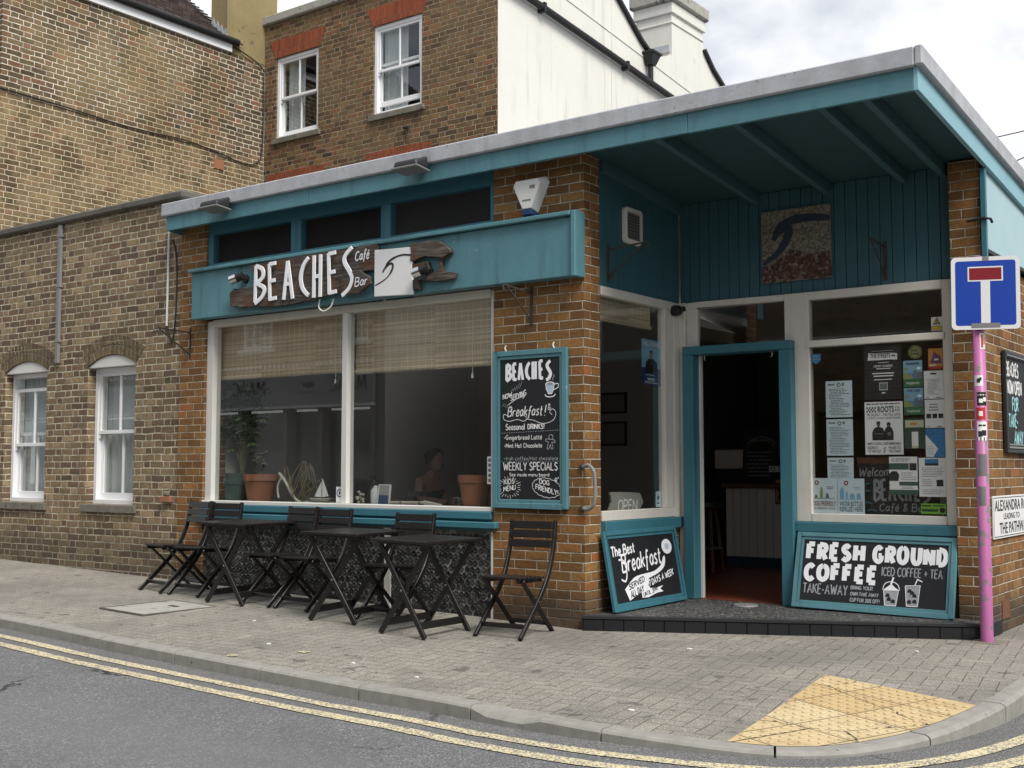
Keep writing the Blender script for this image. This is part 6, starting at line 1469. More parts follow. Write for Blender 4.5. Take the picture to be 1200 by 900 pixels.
paper('flyer', 2.224, 2.340, 2.066, 2.232, ['print_orange', 'print_purple', 'print_red', 'paper_white'], 'small yellow and purple flyer in the top right corner of the poster window', fly, 'flyer')
def wnote(seed, pics=0, top=False):
    def d(mb, t, w, h):
        lines(mb, t, w*.12, w*.88, h*.72, h*.14, 12, 1, seed=seed, ragged=.5, th=.0035) if not pics else lines(mb, t, w*.2, w*.8, h*.88, h*.58, 3, 1, seed=seed, th=.009)
        mb.k = 2; mb.rect(t, w*.33, w*.64, h*.86, h*.92, .0007) if not pics else None
        for k in range(pics): mb.rect(t, w*(.08+.30*k), w*(.32+.30*k), h*.34, h*.50, .0007)
        mb.rect(t, w*.08, w*.25, h*.03, h*.05, .0007); mb.rect(t, w*.60, w*.85, h*.03, h*.05, .0007)
    return d
paper('notice', 2.186, 2.341, 1.829, 2.054, ['paper_white', 'ink_soft', 'ink'], 'white typed notice under the yellow and purple flyer', wnote(4), 'notice')
paper('notice', 2.187, 2.343, 1.597, 1.822, ['paper_white', 'ink_soft', 'ink'], 'white notice with a row of three small dark photographs', wnote(6, 3), 'notice')
def blu(mb, t, w, h): mb.k = 1; mb.sheet([(0, h*.02), (w*.35, 0), (w*.60, h*.30), (0, h*.80)], t, .0006); mb.k = 2; lines(mb, t, w*.06, w*.45, h*.40, h*.08, 5, 2, seed=2, th=.005, c=.0010); mb.k = 3; curve(mb, [(w*(.25+.14*math.cos(a/3)), h*(.85+.08*math.sin(a/3))) for a in range(20)], .004, t, .0008, 2)
paper('notice', 2.188, 2.349, 1.363, 1.590, ['print_blue', 'paper_white', 'print_sky', 'print_navy'], 'bright blue notice with a white arrow wedge at right of the poster window', blu, 'notice')
def gw(mb, t, w, h):
    mb.k = 1; mb.rect(t, 0, w, 0, h*.13, .0006); mb.rect(t, 0, w*.70, h*.66, h*.83, .0006); mb.rect(t, w*.35, w, h*.24, h*.34, .0006); mb.k = 2; mb.rect(t, w*.72, w*.97, h*.64, h*.83, .0006); mb.sheet([(0, h*.36), (w*.32, h*.36), (w*.36, h*.52), (w*.26, h*.62), (w*.10, h*.62), (0, h*.55)], t, .0009)
    lines(mb, t, w*.04, w*.96, h*.97, h*.86, 2, 2, seed=5, th=.006); lines(mb, t, w*.40, w*.95, h*.60, h*.38, 4, 3, seed=5, th=.005); lines(mb, t, w*.40, w*.95, h*.22, h*.15, 2, 3, seed=6, th=.005)
paper('notice', 1.890, 2.118, 1.062, 1.368, ['paper_white', 'print_dkgreen', 'ink', 'ink_soft'], 'white and dark green notice with a black and white picture near the bottom', gw, 'notice', dy=-.002)
def w3(mb, t, w, h): mb.k = 1; mb.rect(t, w*.22, w*.70, h*.86, h*.97, .0006); mb.k = 2; mb.rect(t, w*.22, w*.70, h*.80, h*.86, .0007); mb.rect(t, w*.62, w*.86, h*.27, h*.44, .0007); lines(mb, t, w*.08, w*.90, h*.76, h*.50, 6, 3, seed=7, th=.004); lines(mb, t, w*.10, w*.55, h*.46, h*.26, 4, 3, seed=8, th=.005); lines(mb, t, w*.08, w*.9, h*.2, h*.06, 3, 3, seed=9, th=.004)
paper('notice', 2.128, 2.350, 1.048, 1.358, ['paper_white', 'print_blue', 'ink', 'ink_soft'], 'white notice with a small blue photograph at its top, lower right corner', w3, 'notice')
def lim(mb, t, w, h): mb.k = 1; mb.disc(t, w*.86, h*.38, h*.26, .0006, 14); mb.rect(t, w*.05, w*.4, h*.72, h*.85, .0006); mb.rect(t, w*.48, w*.9, h*.74, h*.84, .0006); mb.k = 2; [mb.disc(t, w*(.10+.105*k), h*.35, h*.15, .0007, 10) for k in range(6)]
paper('hygiene_sticker', 2.139, 2.333, .912, .995, ['print_lime', 'ink', 'print_dkgreen'], 'lime green rating sticker at the bottom right of the poster window', lim, 'sticker')
def shp():
    t = FRONT(1.243, YP-.0035, 2.155); mb = MB(); mb.prism([(0, .03), (.042, 0), (.085, .03), (.085, .09), (0, .09)], t, -.001, 0); mb.k = 1; mb.rect(t, .012, .073, .06, .075, .0006); mb.rect(t, .012, .073, .038, .05, .0006)
    tag(mb.build('shield_sticker', ['print_blue', 'print_sky'], loc=(1.285, YP, 2.16)), 'small blue shield sticker at the top left of the poster window', 'sticker', 'papers in the poster window')
shp()
def warn(mb, t, w, h): mb.k = 1; mb.rect(t, .004, w-.004, .004, h*.36, .0006); mb.sheet([(w*.14, h*.46), (w*.86, h*.46), (w*.5, h*.94)], t, .0006); mb.k = 2; mb.sheet([(w*.27, h*.52), (w*.73, h*.52), (w*.5, h*.84)], t, .0010); mb.k = 1; mb.sheet([(w*.46, h*.55), (w*.54, h*.55), (w*.53, h*.74), (w*.47, h*.74)], t, .0013); mb.k = 2; mb.rect(t, w*.2, w*.8, h*.14, h*.26, .0010); mb.k = 3; mb.rect(t, .006, w-.006, h*.05, h*.33, .0008)
paper('warning_sticker', 2.255, 2.341, 2.372, 2.484, ['paper_white', 'ink', 'print_yellow', 'print_yellow'], 'yellow warning triangle sticker in the pane above the poster window', warn, 'sticker')
# welcome board standing behind the papers
wb = thing('welcome_board', 'black welcome chalkboard standing behind the papers in the poster window', 'chalkboard', (1.93, 1.70, .89), world=True)
t = FRONT(1.60, 1.70, .895); mb = MB(); mb.tbox(t, 0, .66, 0, .42, -.02, 0); mb.build('board', 'poster_black', wb)
mb = MB(); mb.tbox(t, 0, .66, .4205, .47, -.025, .004); mb.build('top_rail', 'warm_wood', wb)
mb = MB(); letter(mb, 'Welcome', t, .01, .31, .31, .070, .010, slant=.15, rise=.05); beaches(mb, t, [.14, .20, .265, .33, .40, .47, .54], [.115]*7, .17, .022, .0016, 0, wk=.80); letter(mb, 'Caf\u00e9 & Bar', t, .18, .56, .03, .06, .008, slant=.1); mb.build('chalk_lettering', 'chalk_grey', wb)
mb = MB()
for (x, y, a) in ((.03, .16, .9), (.04, .08, .5), (.05, .20, 1.4), (.08, .03, .3)): mb.ribbon(cm2([(x, y), (x+.04*math.cos(a), y+.04*math.sin(a)), (x+.08*math.cos(a-.5), y+.07*math.sin(a-.4))], 4), .014, t, .0016+.0002*len(mb.f))
for (x, y) in ((.12, .385), (.20, .40), (.26, .37), (.30, .39)): mb.disc(t, x, y, .004, .0016, 6)
mb.build('leaf_drawing', 'ink_teal', wb)
# poster and open sign in the side window
ts1 = SIDE(-.034, .968, 2.005)
mb = MB(); w, h = .33, .40; mb.tbox(ts1, 0, w, 0, h, -.001, 0); mb.k = 1; mb.rect(ts1, 0, w, 0, h*.38, .0004); mb.k = 2
mb.sheet([(w*.18, h*.26), (w*.84, h*.26), (w*.82, h*.50), (w*.62, h*.58), (w*.40, h*.58), (w*.22, h*.50)], ts1, .0008); mb.k = 3; mb.disc(ts1, w*.5, h*.68, w*.085, .0010, 14, h*.075); mb.rect(ts1, w*.45, w*.55, h*.57, h*.63, .0010); mb.k = 2; mb.disc(ts1, w*.5, h*.735, w*.085, .0014, 12, h*.035)
mb.k = 4; printed(mb, 'WILL YOUNG', ts1, w*.05, h*.86, .036, .0010, width=w*.9, bold=.01); lines(mb, ts1, w*.2, w*.8, h*.24, h*.20, 1, 4, th=.006); mb.k = 4; curve(mb, [(w*(.3+.02*k), h*.13+.008*math.sin(k*1.7)) for k in range(20)], .008, ts1, .0010, 2); lines(mb, ts1, w*.15, w*.85, h*.09, h*.03, 2, 4, th=.005)
tag(mb.build('poster', ['print_sky', 'print_navy', 'ink', 'skin', 'paper_white'], loc=(-.034, 1.13, 2.0)), 'blue concert poster with a dark dressed figure in the recess side window', 'poster')
os_ = thing('open_sign', 'weathered arrow shaped OPEN sign standing in the recess side window', 'sign', (-.09, .5, .907), world=True); t = SIDE(-.09, .50, .907)
mb = MB(); mb.prism(blob([(.0, .0), (.50, .0), (.575, .07), (.52, .155), (.02, .17), (.055, .08)], .003, 6), t, -.02, 0); mb.build('board', 'render_grey', os_)
mb = MB(); letter(mb, 'OPEN', t, .15, .46, -.0+.004, .095, .013, slant=.06); mb.build('lettering', 'paper_white', os_)
def smallst(mb, t, w, h): mb.k = 1; mb.disc(t, w/2, h*.6, w*.24, .0006, 12); mb.rect(t, w*.2, w*.8, h*.2, h*.28, .0006)
t = SIDE(-.036, 1.20, .935); mb = MB(); mb.tbox(t, 0, .085, 0, .135, -.001, 0); smallst(mb, t, .085, .135); tag(mb.build('window_sticker', ['paper_blue', 'ink_teal'], loc=(-.036, 1.24, .93)), 'small pale blue sticker low in the recess side window', 'sticker')
t = FRONT(-2.845, .0885, .95); mb = MB(); mb.tbox(t, 0, .095, 0, .15, 0, .001); mb.k = 1; mb.disc(t, .047, .09, .04, .0016, 16); mb.k = 0; mb.disc(t, .047, .09, .028, .0022, 14); mb.k = 1; mb.rect(t, .037, .058, .075, .108, .0027)
mb.v = [Vector((v.x, .0875-(.0885-v.y)*0-.001-(abs(v.y-.0885)), v.z)) for v in mb.v]
mb.v = [Vector((v.x, v.y-.009, v.z)) for v in mb.v]
tag(mb.build('window_sticker', ['paper_white', 'print_navy'], loc=(-2.80, .078, .95)), 'small white sticker with a blue disc by the street window mullion', 'sticker')
t = FRONT(-1.045, .0789, 1.14); mb = MB(); mb.tbox(t, 0, .07, 0, .235, 0, .0008); mb.k = 1
for k in range(5): mb.rect(t, .012, .058, .018+k*.043, .045+k*.043, .0014)
tag(mb.build('window_sticker', ['paper_white', 'ink_soft'], loc=(-1.0, .078, 1.14)), 'tall white strip sticker with small marks at the right edge of the street window', 'sticker')

# ------------------------------------------------------------------ blinds
for a, b, z, lb in ((-4.66, -2.76, 2.19, 'bamboo roller blind in the left pane of the street window'), (-2.70, -1.0, 2.165, 'bamboo roller blind in the right pane of the street window')):
    bl = thing('bamboo_blind', lb, 'blind', (a, .19, z), 0, 'bamboo blinds', world=True)
    mb = MB(); n = 20
    for k in range(n):
        x0, x1 = a+(b-a)*k/n, a+(b-a)*(k+1)/n; w0, w1 = .012*math.sin(k*.9), .012*math.sin((k+1)*.9)
        mb.hexa([(x0, .175+w0, z), (x1, .175+w1, z), (x1, .181+w1, z), (x0, .181+w0, z), (x0, .19, 2.75), (x1, .19, 2.75), (x1, .196, 2.75), (x0, .196, 2.75)])
    mb.build('screen', 'bamboo', bl)
    mb = MB(); mb.tube([(a, .18, z+.02), (b, .18, z+.02)], .022, 10); mb.build('rolled_edge', 'bamboo', bl)
    mb = MB(); x = b-.28 if a > -3 else b-.2; mb.tube([(x, .172, 2.74), (x, .168, z-.06)], .003, 5); mb.tube([(x, .168, z-.06), (x, .168, z-.10)], [.008, .012], 8); mb.build('pull_cord', 'white_plastic', bl)
bl = thing('bamboo_blind', 'bamboo roller blind at the top of the recess side window', 'blind', (-.12, .28, 2.4), 0, 'bamboo blinds', world=True)
mb = MB(); mb.box(-.125, -.119, .27, 1.27, 2.52, 2.75); mb.tube([(-.122, .27, 2.53), (-.122, 1.27, 2.53)], .02, 8); mb.build('screen', 'bamboo', bl)

# ------------------------------------------------------------------ things on the street window sill
def pot(loc, r, h, mat, label, group=None):
    p = thing('plant_pot', label, 'plant pot', loc, 0, group)
    mb = MB(); mb.lathe([(r*.68, 0), (r*.92, h*.76), (r*.93, h*.765), (r, h*.77), (r, h), (r*.9, h), (r*.86, h*.86)], n=28); mb.build('pot_body', mat, p, smooth=False)
    mb = MB(); mb.lathe([(.0001, h*.9), (r*.88, h*.89)], n=20); mb.build('soil', 'soil', p); return p
def fan_plant(loc, h, label, leafmat, n_st, seed, spread=.10, leaf=.06, top=.4, name='house_plant'):
    p = thing(name, label, 'plant', loc); r = random.Random(seed); st = MB(); lf = MB()
    for k in range(n_st):
        a = r.uniform(0, 6.28); hh = h*r.uniform(.6, 1); d_ = Vector((math.cos(a), math.sin(a)*.5, 0))*spread*r.uniform(.4, 1.3)
        pts = catmull([Vector((r.uniform(-.03, .03), r.uniform(-.03, .03), 0)), d_*.35+Vector((0, 0, hh*.5)), d_+Vector((0, 0, hh))], 6); st.tube(pts, [.007-.0045*i/(len(pts)-1) for i in range(len(pts))], 6)
        for q in pts[int(len(pts)*(1-top)):]:
            for m_ in range(r.randint(1, 3)):
                b = r.uniform(0, 6.28); el = r.uniform(-.5, .5); ax = Vector((math.cos(b)*math.cos(el), math.sin(b)*math.cos(el)*.6, math.sin(el))); L = leaf*r.uniform(.6, 1.3); pe = q+ax*.03
                st.tube([q, pe], .002, 4)
                for fing in range(5):
                    an = b+(fing-2)*.5; dd = Vector((math.cos(an), math.sin(an)*.7, el+r.uniform(-.15, .15))).normalized(); sd_ = dd.cross(Vector((0, 0, 1))).normalized()*L*.20
                    lf.face([pe, pe+dd*L*.5+sd_, pe+dd*L, pe+dd*L*.5-sd_])
    st.build('stems', 'dull_leaf', p); lf.build('foliage', leafmat, p); return p
ZW = .925
pot((-4.60, .42, ZW), .17, .30, 'green_glaze', 'large dark green glazed pot at the left end of the street window')
pot((-4.45, .22, ZW), .12, .24, 'green_glaze', 'smaller dark green pot hidden beside the terracotta one')
pot((-4.11, .26, ZW), .175, .29, 'terracotta', 'large terracotta pot in the left pane of the street window')
pot((-1.33, .27, ZW), .15, .29, 'terracotta', 'large terracotta pot at the right end of the street window')
fan_plant((-4.50, .36, ZW+.27), 1.0, 'tall house plant with lobed green leaves in the dark green pot', 'green_leaf', 20, 5, .27, .105, .48)
fan_plant((-4.11, .26, ZW+.25), .26, 'wispy small plant growing in the left terracotta pot', 'dull_leaf', 6, 8, .12, .05, .5)
tw = thing('dried_plant', 'tangle of dried curling stems and driftwood beside the left terracotta pot', 'dried plant', (-3.6, .28, ZW)); r_ = random.Random(31); mb = MB()
for k in range(22):
    a = r_.uniform(0, 6.28); hh = r_.uniform(.12, .42); c_ = Vector((r_.uniform(-.1, .12), r_.uniform(-.05, .05), 0)); mb.tube(catmull([c_, c_+Vector((.1*math.cos(a), .05*math.sin(a), hh*.6)), c_+Vector((.2*math.cos(a), .06, hh)), c_+Vector((.26*math.cos(a), .08, hh*.55))], 5), .0045, 5)
mb.build('stems', 'dry_stem', tw)
mb = MB(); mb.tube(catmull([(-.22, -.03, .30), (-.12, -.04, .22), (.02, -.05, .06), (.12, -.05, .01)], 5), .014, 7); mb.tube(catmull([(-.16, -.04, .27), (-.23, -.04, .17), (-.20, -.05, .05)], 5), .010, 6); mb.build('driftwood', 'driftwood_white', tw)
bt = thing('sailing_boat', 'small white model sailing boat on driftwood in the street window', 'model boat', (-3.17, .21, ZW))
mb = MB(); mb.hexa([(-.10, -.02, .02), (.10, -.02, .02), (.10, .02, .02), (-.10, .02, .02), (-.15, -.035, .06), (.14, -.035, .06), (.14, .035, .06), (-.15, .035, .06)]); mb.build('hull', 'driftwood_white', bt, .004)
mb = MB(); mb.tube([(0, 0, .06), (0, 0, .26)], .004, 6); mb.build('mast', 'dry_stem', bt)
mb = MB(); mb.prism([(.006, .07), (.09, .08), (.006, .25)], FRONT(0, 0, 0), -.003, .003); mb.prism([(-.006, .07), (-.10, .075), (-.006, .22)], FRONT(0, 0, 0), -.003, .003); mb.build('sail', 'paper_white', bt)
mb = MB(); mb.tube(catmull([(-.25, 0, .012), (-.05, .01, .02), (.18, 0, .012), (.26, 0, .03)], 5), .015, 7); mb.build('driftwood', 'driftwood_white', bt)
for x, hh, lb in ((-2.83, .15, 'short glass jar of shells left of the tall jar on the sill'), (-2.67, .19, 'tall glass jar of shells right of the short jar on the sill')):
    j = thing('glass_jar', lb, 'jar', (x, .22, ZW), 0, 'glass jars on the sill'); mb = MB(); mb.lathe([(.062, 0), (.065, .01), (.065, hh*.8), (.05, hh), (.052, hh+.01)], n=20); mb.build('jar_glass', 'clear_glass', j, smooth=True)
    mb = MB(); r_ = random.Random(int(hh*100))
    for k in range(16): a = r_.uniform(0, 6.28); mb.lathe([(.001, -.012), (.016, -.004), (.014, .008), (.001, .014)], (.035*math.cos(a)*r_.random(), .035*math.sin(a), .02+r_.uniform(0, hh*.55)), 6)
    mb.build('shells', 'driftwood_white', j)
sb = thing('pump_bottle', 'black pump topped white sanitiser bottle beside the blue card', 'bottle', (-2.49, .24, ZW)); mb = MB(); mb.lathe([(.045, 0), (.047, .02), (.047, .14), (.02, .175), (.018, .19)], n=18); mb.build('bottle_body', 'sanitiser', sb, smooth=True)
mb = MB(); mb.lathe([(.022, .19), (.022, .21), (.007, .212), (.007, .24)], n=12); mb.bar((0, 0, .245), (-.05, -.01, .24), .014, .012); mb.build('pump', 'dark_plastic', sb)
db = thing('dark_bottle', 'tall dark pump bottle standing left of the white sanitiser', 'bottle', (-2.585, .32, ZW)); mb = MB(); mb.lathe([(.04, 0), (.042, .02), (.042, .19), (.018, .22), (.018, .25)], n=16); mb.build('bottle_body', 'dark_plastic', db, smooth=True); mb = MB(); mb.bar((0, 0, .265), (-.06, 0, .262), .02, .02); mb.build('pump', 'dark_plastic', db)
ch2 = thing('card_holder', 'white framed card holder with a dark blue lower half', 'card holder', (-2.36, .20, ZW)); mb = MB(); tt = T((0, 0, 0), (1, 0, 0), (0, .12, 1)); mb.frame(tt, -.075, .075, 0, .20, .010, -.012, .004); mb.build('frame', 'white_plastic', ch2); mb = MB(); mb.tbox(tt, -.064, .064, .011, .10, -.008, 0); mb.build('lower_card', 'print_navy', ch2); mb = MB(); mb.tbox(tt, -.064, .064, .1005, .189, -.008, 0); mb.build('upper_card', 'render_grey', ch2)
oar = thing('oar_ornament', 'white wooden oar shaped ornament with rope lying along the sill', 'ornament', (-1.98, .20, ZW)); mb = MB(); mb.bar((-.30, 0, .035), (.12, 0, .04), .02, .024); mb.hexa([(.12, -.012, .02), (.33, -.012, -.0), (.33, .012, -.0), (.12, .012, .02), (.12, -.012, .06), (.33, -.012, .028), (.33, .012, .028), (.12, .012, .06)]); mb.build('oar', 'driftwood_white', oar, .004)
mb = MB(); mb.tube(catmull([(-.16, -.014, .055), (-.12, -.02, .02), (-.06, -.02, .005), (.02, -.02, .008), (.07, -.02, .03), (.08, -.014, .058)], 5), .006, 6); mb.build('rope', 'dry_stem', oar)
mb = MB(); mb.tube([(-2.10, .35, ZW), (-2.10, .35, ZW+.03), (-2.10, .35, ZW+.09)], [.03, .012, .012], 10); mb.tube([(-2.10, .35, ZW+.09), (-2.10, .35, ZW+.135)], [.075, .08], 14); tag(mb.build('candle_stand', 'dark_plastic', loc=(-2.10, .35, ZW)), 'black round candle stand behind the white oar ornament', 'candle stand')

# ------------------------------------------------------------------ inside the cafe
co = thing('counter', 'white boarded cafe counter with wooden top seen through the open door', 'counter', (.2, 4.9, FL), world=True)
mb = MB(); n = 30
for k in range(n): mb.box(-1.18+k*.1+.003, -1.08+k*.1-.003, 4.90, 4.93, .24, 1.04)
mb.box(-1.18, 1.82, 4.931, 5.5, .13, 1.04); mb.build('panelling', 'counter_white', co, .003)
mb = MB(); mb.box(-1.17, 1.82, 4.885, 4.93, FL, .235); mb.build('plinth', 'counter_blue', co)
mb = MB(); mb.box(-1.22, 1.86, 4.85, 5.55, 1.042, 1.10); mb.build('counter_top', 'warm_wood', co, .005)
mc = thing('coffee_machine', 'steel coffee machine behind the counter left of the menu board', 'coffee machine', (-1.18, 5.3, 1.10), world=True)
mb = MB(); mb.box(-1.45, -.99, 5.15, 5.5, 1.26, 1.50); mb.build('machine_body', 'steel', mc, .01); mb = MB(); mb.box(-1.43, -1.0, 5.12, 5.5, 1.10, 1.24); mb.build('drip_base', 'dark_plastic', mc, .01)
mm = thing('menu_board', 'black chalk menu board leaning on the counter inside', 'menu board', (-.76, 4.98, 1.10), world=True); t = T((-.98, 4.93, 1.104), (1, 0, 0), (0, .10, 1)); mb = MB(); mb.tbox(t, 0, .46, 0, .62, -.02, 0); mb.build('board', 'poster_black', mm)
mb = MB(); curve(mb, [(.05, .46), (.14, .52), (.23, .54), (.32, .52), (.41, .46)], .010, t, k=4); curve(mb, [(.05, .42), (.14, .48), (.23, .50), (.32, .48), (.41, .42)], .006, t, k=4); letter(mb, 'BREAKFAST', t, .10, .36, .485, .03, .005); lines(mb, t, .05, .42, .38, .06, 7, 0, seed=3, th=.012, c=.002); mb.build('chalk_lettering', 'chalk_grey', mm)
t = FRONT(-.55, 4.897, .86); mb = MB(); mb.tbox(t, 0, .15, 0, .36, -.002, 0); mb.k = 1; mb.rect(t, .01, .14, .02, .28, .001); mb.k = 2; mb.disc(t, .07, .18, .035, .002, 12, .06); mb.disc(t, .08, .08, .04, .0022, 12, .05); mb.k = 0; mb.disc(t, .07, .23, .018, .003, 10)
tag(mb.build('poster', ['poster_black', 'print_orange', 'ink'], loc=(-.48, 4.9, .86)), 'small black and yellow poster on the counter front inside', 'poster')
t = FRONT(-.60, 4.85, 1.23); mb = MB(); mb.tbox(t, 0, .30, 0, .07, -.01, 0); mb.k = 1; letter(mb, 'ICE CREAM', t, .02, .28, .015, .04, .007); tag(mb.build('counter_sign', ['paper_white', 'ink'], loc=(-.45, 4.85, 1.23)), 'white lettered strip sign above the counter poster', 'sign')
stl = thing('bar_stool', 'dark round bar stool beside the counter inside', 'stool', (-1.02, 4.1, FL)); mb = MB(); mb.lathe([(.001, .70), (.19, .70), (.20, .72), (.19, .77), (.001, .785)], n=20); mb.build('seat', 'poster_black', stl)
for k in range(4): a = math.pi/4+k*math.pi/2; mb = MB(); mb.bar((.10*math.cos(a), .10*math.sin(a), .70), (.19*math.cos(a), .19*math.sin(a), 0), .03, .03); mb.build('leg', 'warm_wood', stl)
mb = MB(); mb.lathe([(.165, .25), (.175, .26), (.165, .27)], n=20); mb.build('foot_ring', 'steel', stl)
def inner_table(x, y, label):
    p = thing('cafe_table', label, 'table', (x, y, FL)); mb = MB(); mb.box(-.35, .35, -.33, .33, .735, .765); mb.build('tabletop', 'warm_wood', p, .006)
    for a in (-.3, .3):
        for b in (-.28, .28): mb = MB(); mb.bar((a*.9, b*.9, .735), (a, b, 0), .04, .04); mb.build('leg', 'warm_wood', p)
inner_table(-2.72, 1.60, 'wooden table inside the cafe where the person sits')
wc = thing('windsor_chair', 'dark hoop back chair inside the street window near the terracotta pot', 'chair', (-1.72, 1.1, FL), R(200)); mb = MB(); mb.lathe([(.001, .43), (.20, .43), (.21, .45), (.19, .47), (.001, .465)], n=20); mb.build('seat', 'warm_wood', wc)
mb = MB(); hoop = [(.20*math.cos(a), .16+.04*math.sin(a), .47+.52*max(0, math.sin(a))**.7) for a in [math.pi*k/16 for k in range(17)]]; mb.tube(hoop, .014, 7)
for k in range(7): x = -.14+k*.0467; mb.tube([(x, .16, .46), (x*1.05, .19, .47+.52*max(.0, 1-(x/.2)**2)**.4)], .007, 6)
mb.build('backrest', 'warm_wood', wc)
for sx in (-1, 1):
    for sy in (-1, 1): mb = MB(); mb.tube([(sx*.12, sy*.12, .44), (sx*.19, sy*.19, 0)], .018, 7); mb.build('leg', 'warm_wood', wc)
for k, (x, z, w_, h_) in enumerate(((-3.3, 1.75, .36, .46), (-2.75, 1.95, .40, .26), (-2.75, 1.55, .4, .30))):
    t = FRONT(x, 4.594, z); pf = thing('picture_frame', ['dark framed picture at the left on the cafe back wall', 'wide dark framed picture, upper of two on the cafe back wall', 'wide dark framed picture, lower of two on the cafe back wall'][k], 'picture', (x, 4.59, z), 0, 'pictures on the back wall', world=True)
    mb = MB(); mb.frame(t, 0, w_, 0, h_, .025, 0, .02); mb.build('frame', 'poster_black', pf); mb = MB(); mb.tbox(t, .026, w_-.026, .026, h_-.026, 0, .01); mb.build('picture', 'render_grey', pf)

# person at the table, turned to the right, both arms forward round a cup
pe = thing('person', 'person in a dark sleeveless top sitting at a table inside the street window', 'person', (-3.05, 1.62, FL), 0)
def skin_mesh(name, verts, edges, rads, mat, parent, sub=2, root=0):
    me = bpy.data.meshes.new(name); me.from_pydata(verts, edges, []); o = bpy.data.objects.new(name, me); COL.objects.link(o); me.materials.append(MATS[mat])
    o.modifiers.new('skin', 'SKIN'); s_ = o.modifiers.new('sub', 'SUBSURF'); s_.levels = sub; s_.render_levels = sub
    for v, r in zip(me.skin_vertices[0].data, rads): v.radius = (r, r)
    me.skin_vertices[0].data[root].use_root = True; o.parent = parent; return o
BV = [(0, 0, .52), (0, 0, .70), (.02, 0, .88), (.05, 0, 1.0), (.075, 0, 1.08), (.09, 0, 1.14),
      (.04, -.16, 1.01), (.10, -.20, .83), (.32, -.11, .80), (.38, -.09, .81), (.04, .16, 1.01), (.10, .20, .83), (.32, .11, .80), (.38, .08, .81),
      (.10, -.09, .50), (.44, -.10, .50), (.46, -.10, .26), (.44, -.10, .06), (.54, -.11, .035), (.10, .09, .50), (.44, .10, .50), (.46, .10, .26), (.44, .10, .06), (.54, .11, .035)]
BE_ = [(0, 1), (1, 2), (2, 3), (3, 4), (4, 5), (3, 6), (6, 7), (7, 8), (8, 9), (3, 10), (10, 11), (11, 12), (12, 13), (0, 14), (14, 15), (15, 16), (16, 17), (17, 18), (0, 19), (19, 20), (20, 21), (21, 22), (22, 23)]
BR = [.14, .125, .135, .11, .055, .05, .062, .048, .035, .03, .062, .048, .035, .03, .09, .07, .052, .042, .035, .09, .07, .052, .042, .035]
skin_mesh('body', BV, BE_, BR, 'skin', pe)
mb = MB(); hc = Vector((.125, 0, 1.235))
prof = [(.001, -.118), (.042, -.112), (.062, -.085), (.072, -.04), (.080, .01), (.082, .05), (.070, .09), (.040, .115), (.001, .122)]
n = 20
for i in range(len(prof)-1):
    for k in range(n):
        q = []
        for (r, z), kk in ((prof[i], k), (prof[i], k+1), (prof[i+1], k+1), (prof[i+1], k)):
            a = 2*math.pi*kk/n; x = r*1.16*math.cos(a); y = r*.92*math.sin(a)
            if abs(a-0) < .33 or abs(a-2*math.pi) < .33: x += .022*math.exp(-((z+.02)/.022)**2)     # nose
            if z < -.07 and math.cos(a) > .4: x += .010
            q.append(hc+Vector((x+(-z*.12), y, z)))
        mb.face(q)
mb.build('head', 'skin', pe, smooth=True)
mb = MB()
for sy in (-1, 1): mb.lathe([(.001, -.009), (.010, 0), (.001, .009)], hc+Vector((.082, sy*.030, .012)), 8)
mb.tube([hc+Vector((.088, -.022, -.058)), hc+Vector((.094, 0, -.058)), hc+Vector((.088, .022, -.058))], .006, 6); mb.build('face_features', 'hair', pe)
mb = MB()
for sy in (-1, 1): mb.tube([hc+Vector((-.01, sy*.074, -.03)), hc+Vector((-.018, sy*.084, .0)), hc+Vector((-.008, sy*.076, .028))], .010, 7)
mb.build('ears', 'skin', pe)
mb = MB()
for i in range(9):
    for k in range(22):
        q = []
        for ii, kk in ((i, k), (i, k+1), (i+1, k+1), (i+1, k)):
            a = 2*math.pi*kk/22; ph = math.pi/2*(ii/9)*1.12; front = max(0, math.cos(a)); ph2 = ph*(1-.42*front); r = .094*math.sin(ph2) if ii else .001
            q.append(hc+Vector((r*1.12*math.cos(a)-.008, r*.98*math.sin(a), .036+.098*math.cos(ph2)*(1) - (.05*(ph2 > 1.2)*(1-front)))))
        mb.face(q)
mb.lathe([(.001, -.04), (.035, -.02), (.04, .01), (.02, .04), (.001, .045)], hc+Vector((-.105, 0, .05)), 12); mb.build('hair', 'hair', pe, smooth=True)
skin_mesh('top', [(0, 0, .54), (0, 0, .70), (.02, 0, .88), (.045, 0, .99), (.035, -.125, 1.0), (.035, .125, 1.0)], [(0, 1), (1, 2), (2, 3), (3, 4), (3, 5)], [.158, .142, .150, .115, .060, .060], 'shirt', pe)
def hand(sy):
    for k in range(5):
        b = Vector((.39, sy*.085, .81)); 
        if k < 4: z = -.028+k*.018; L = (.062, .070, .074, .066)[k]; pts = [b+Vector((0, 0, z)), b+Vector((.035, -sy*.004, z)), b+Vector((.035+L*.45, -sy*.022, z)), b+Vector((.03+L*.5, -sy*.050, z))]
        else: pts = [b+Vector((-.01, -sy*.012, .030)), b+Vector((.012, -sy*.034, .034)), b+Vector((.030, -sy*.050, .026))]
        vs_ = [tuple(p) for p in pts]; skin_mesh('finger', vs_, [(i, i+1) for i in range(len(vs_)-1)], [.010, .009, .008, .007][:len(vs_)], 'skin', pe, 1)
hand(-1); hand(1)
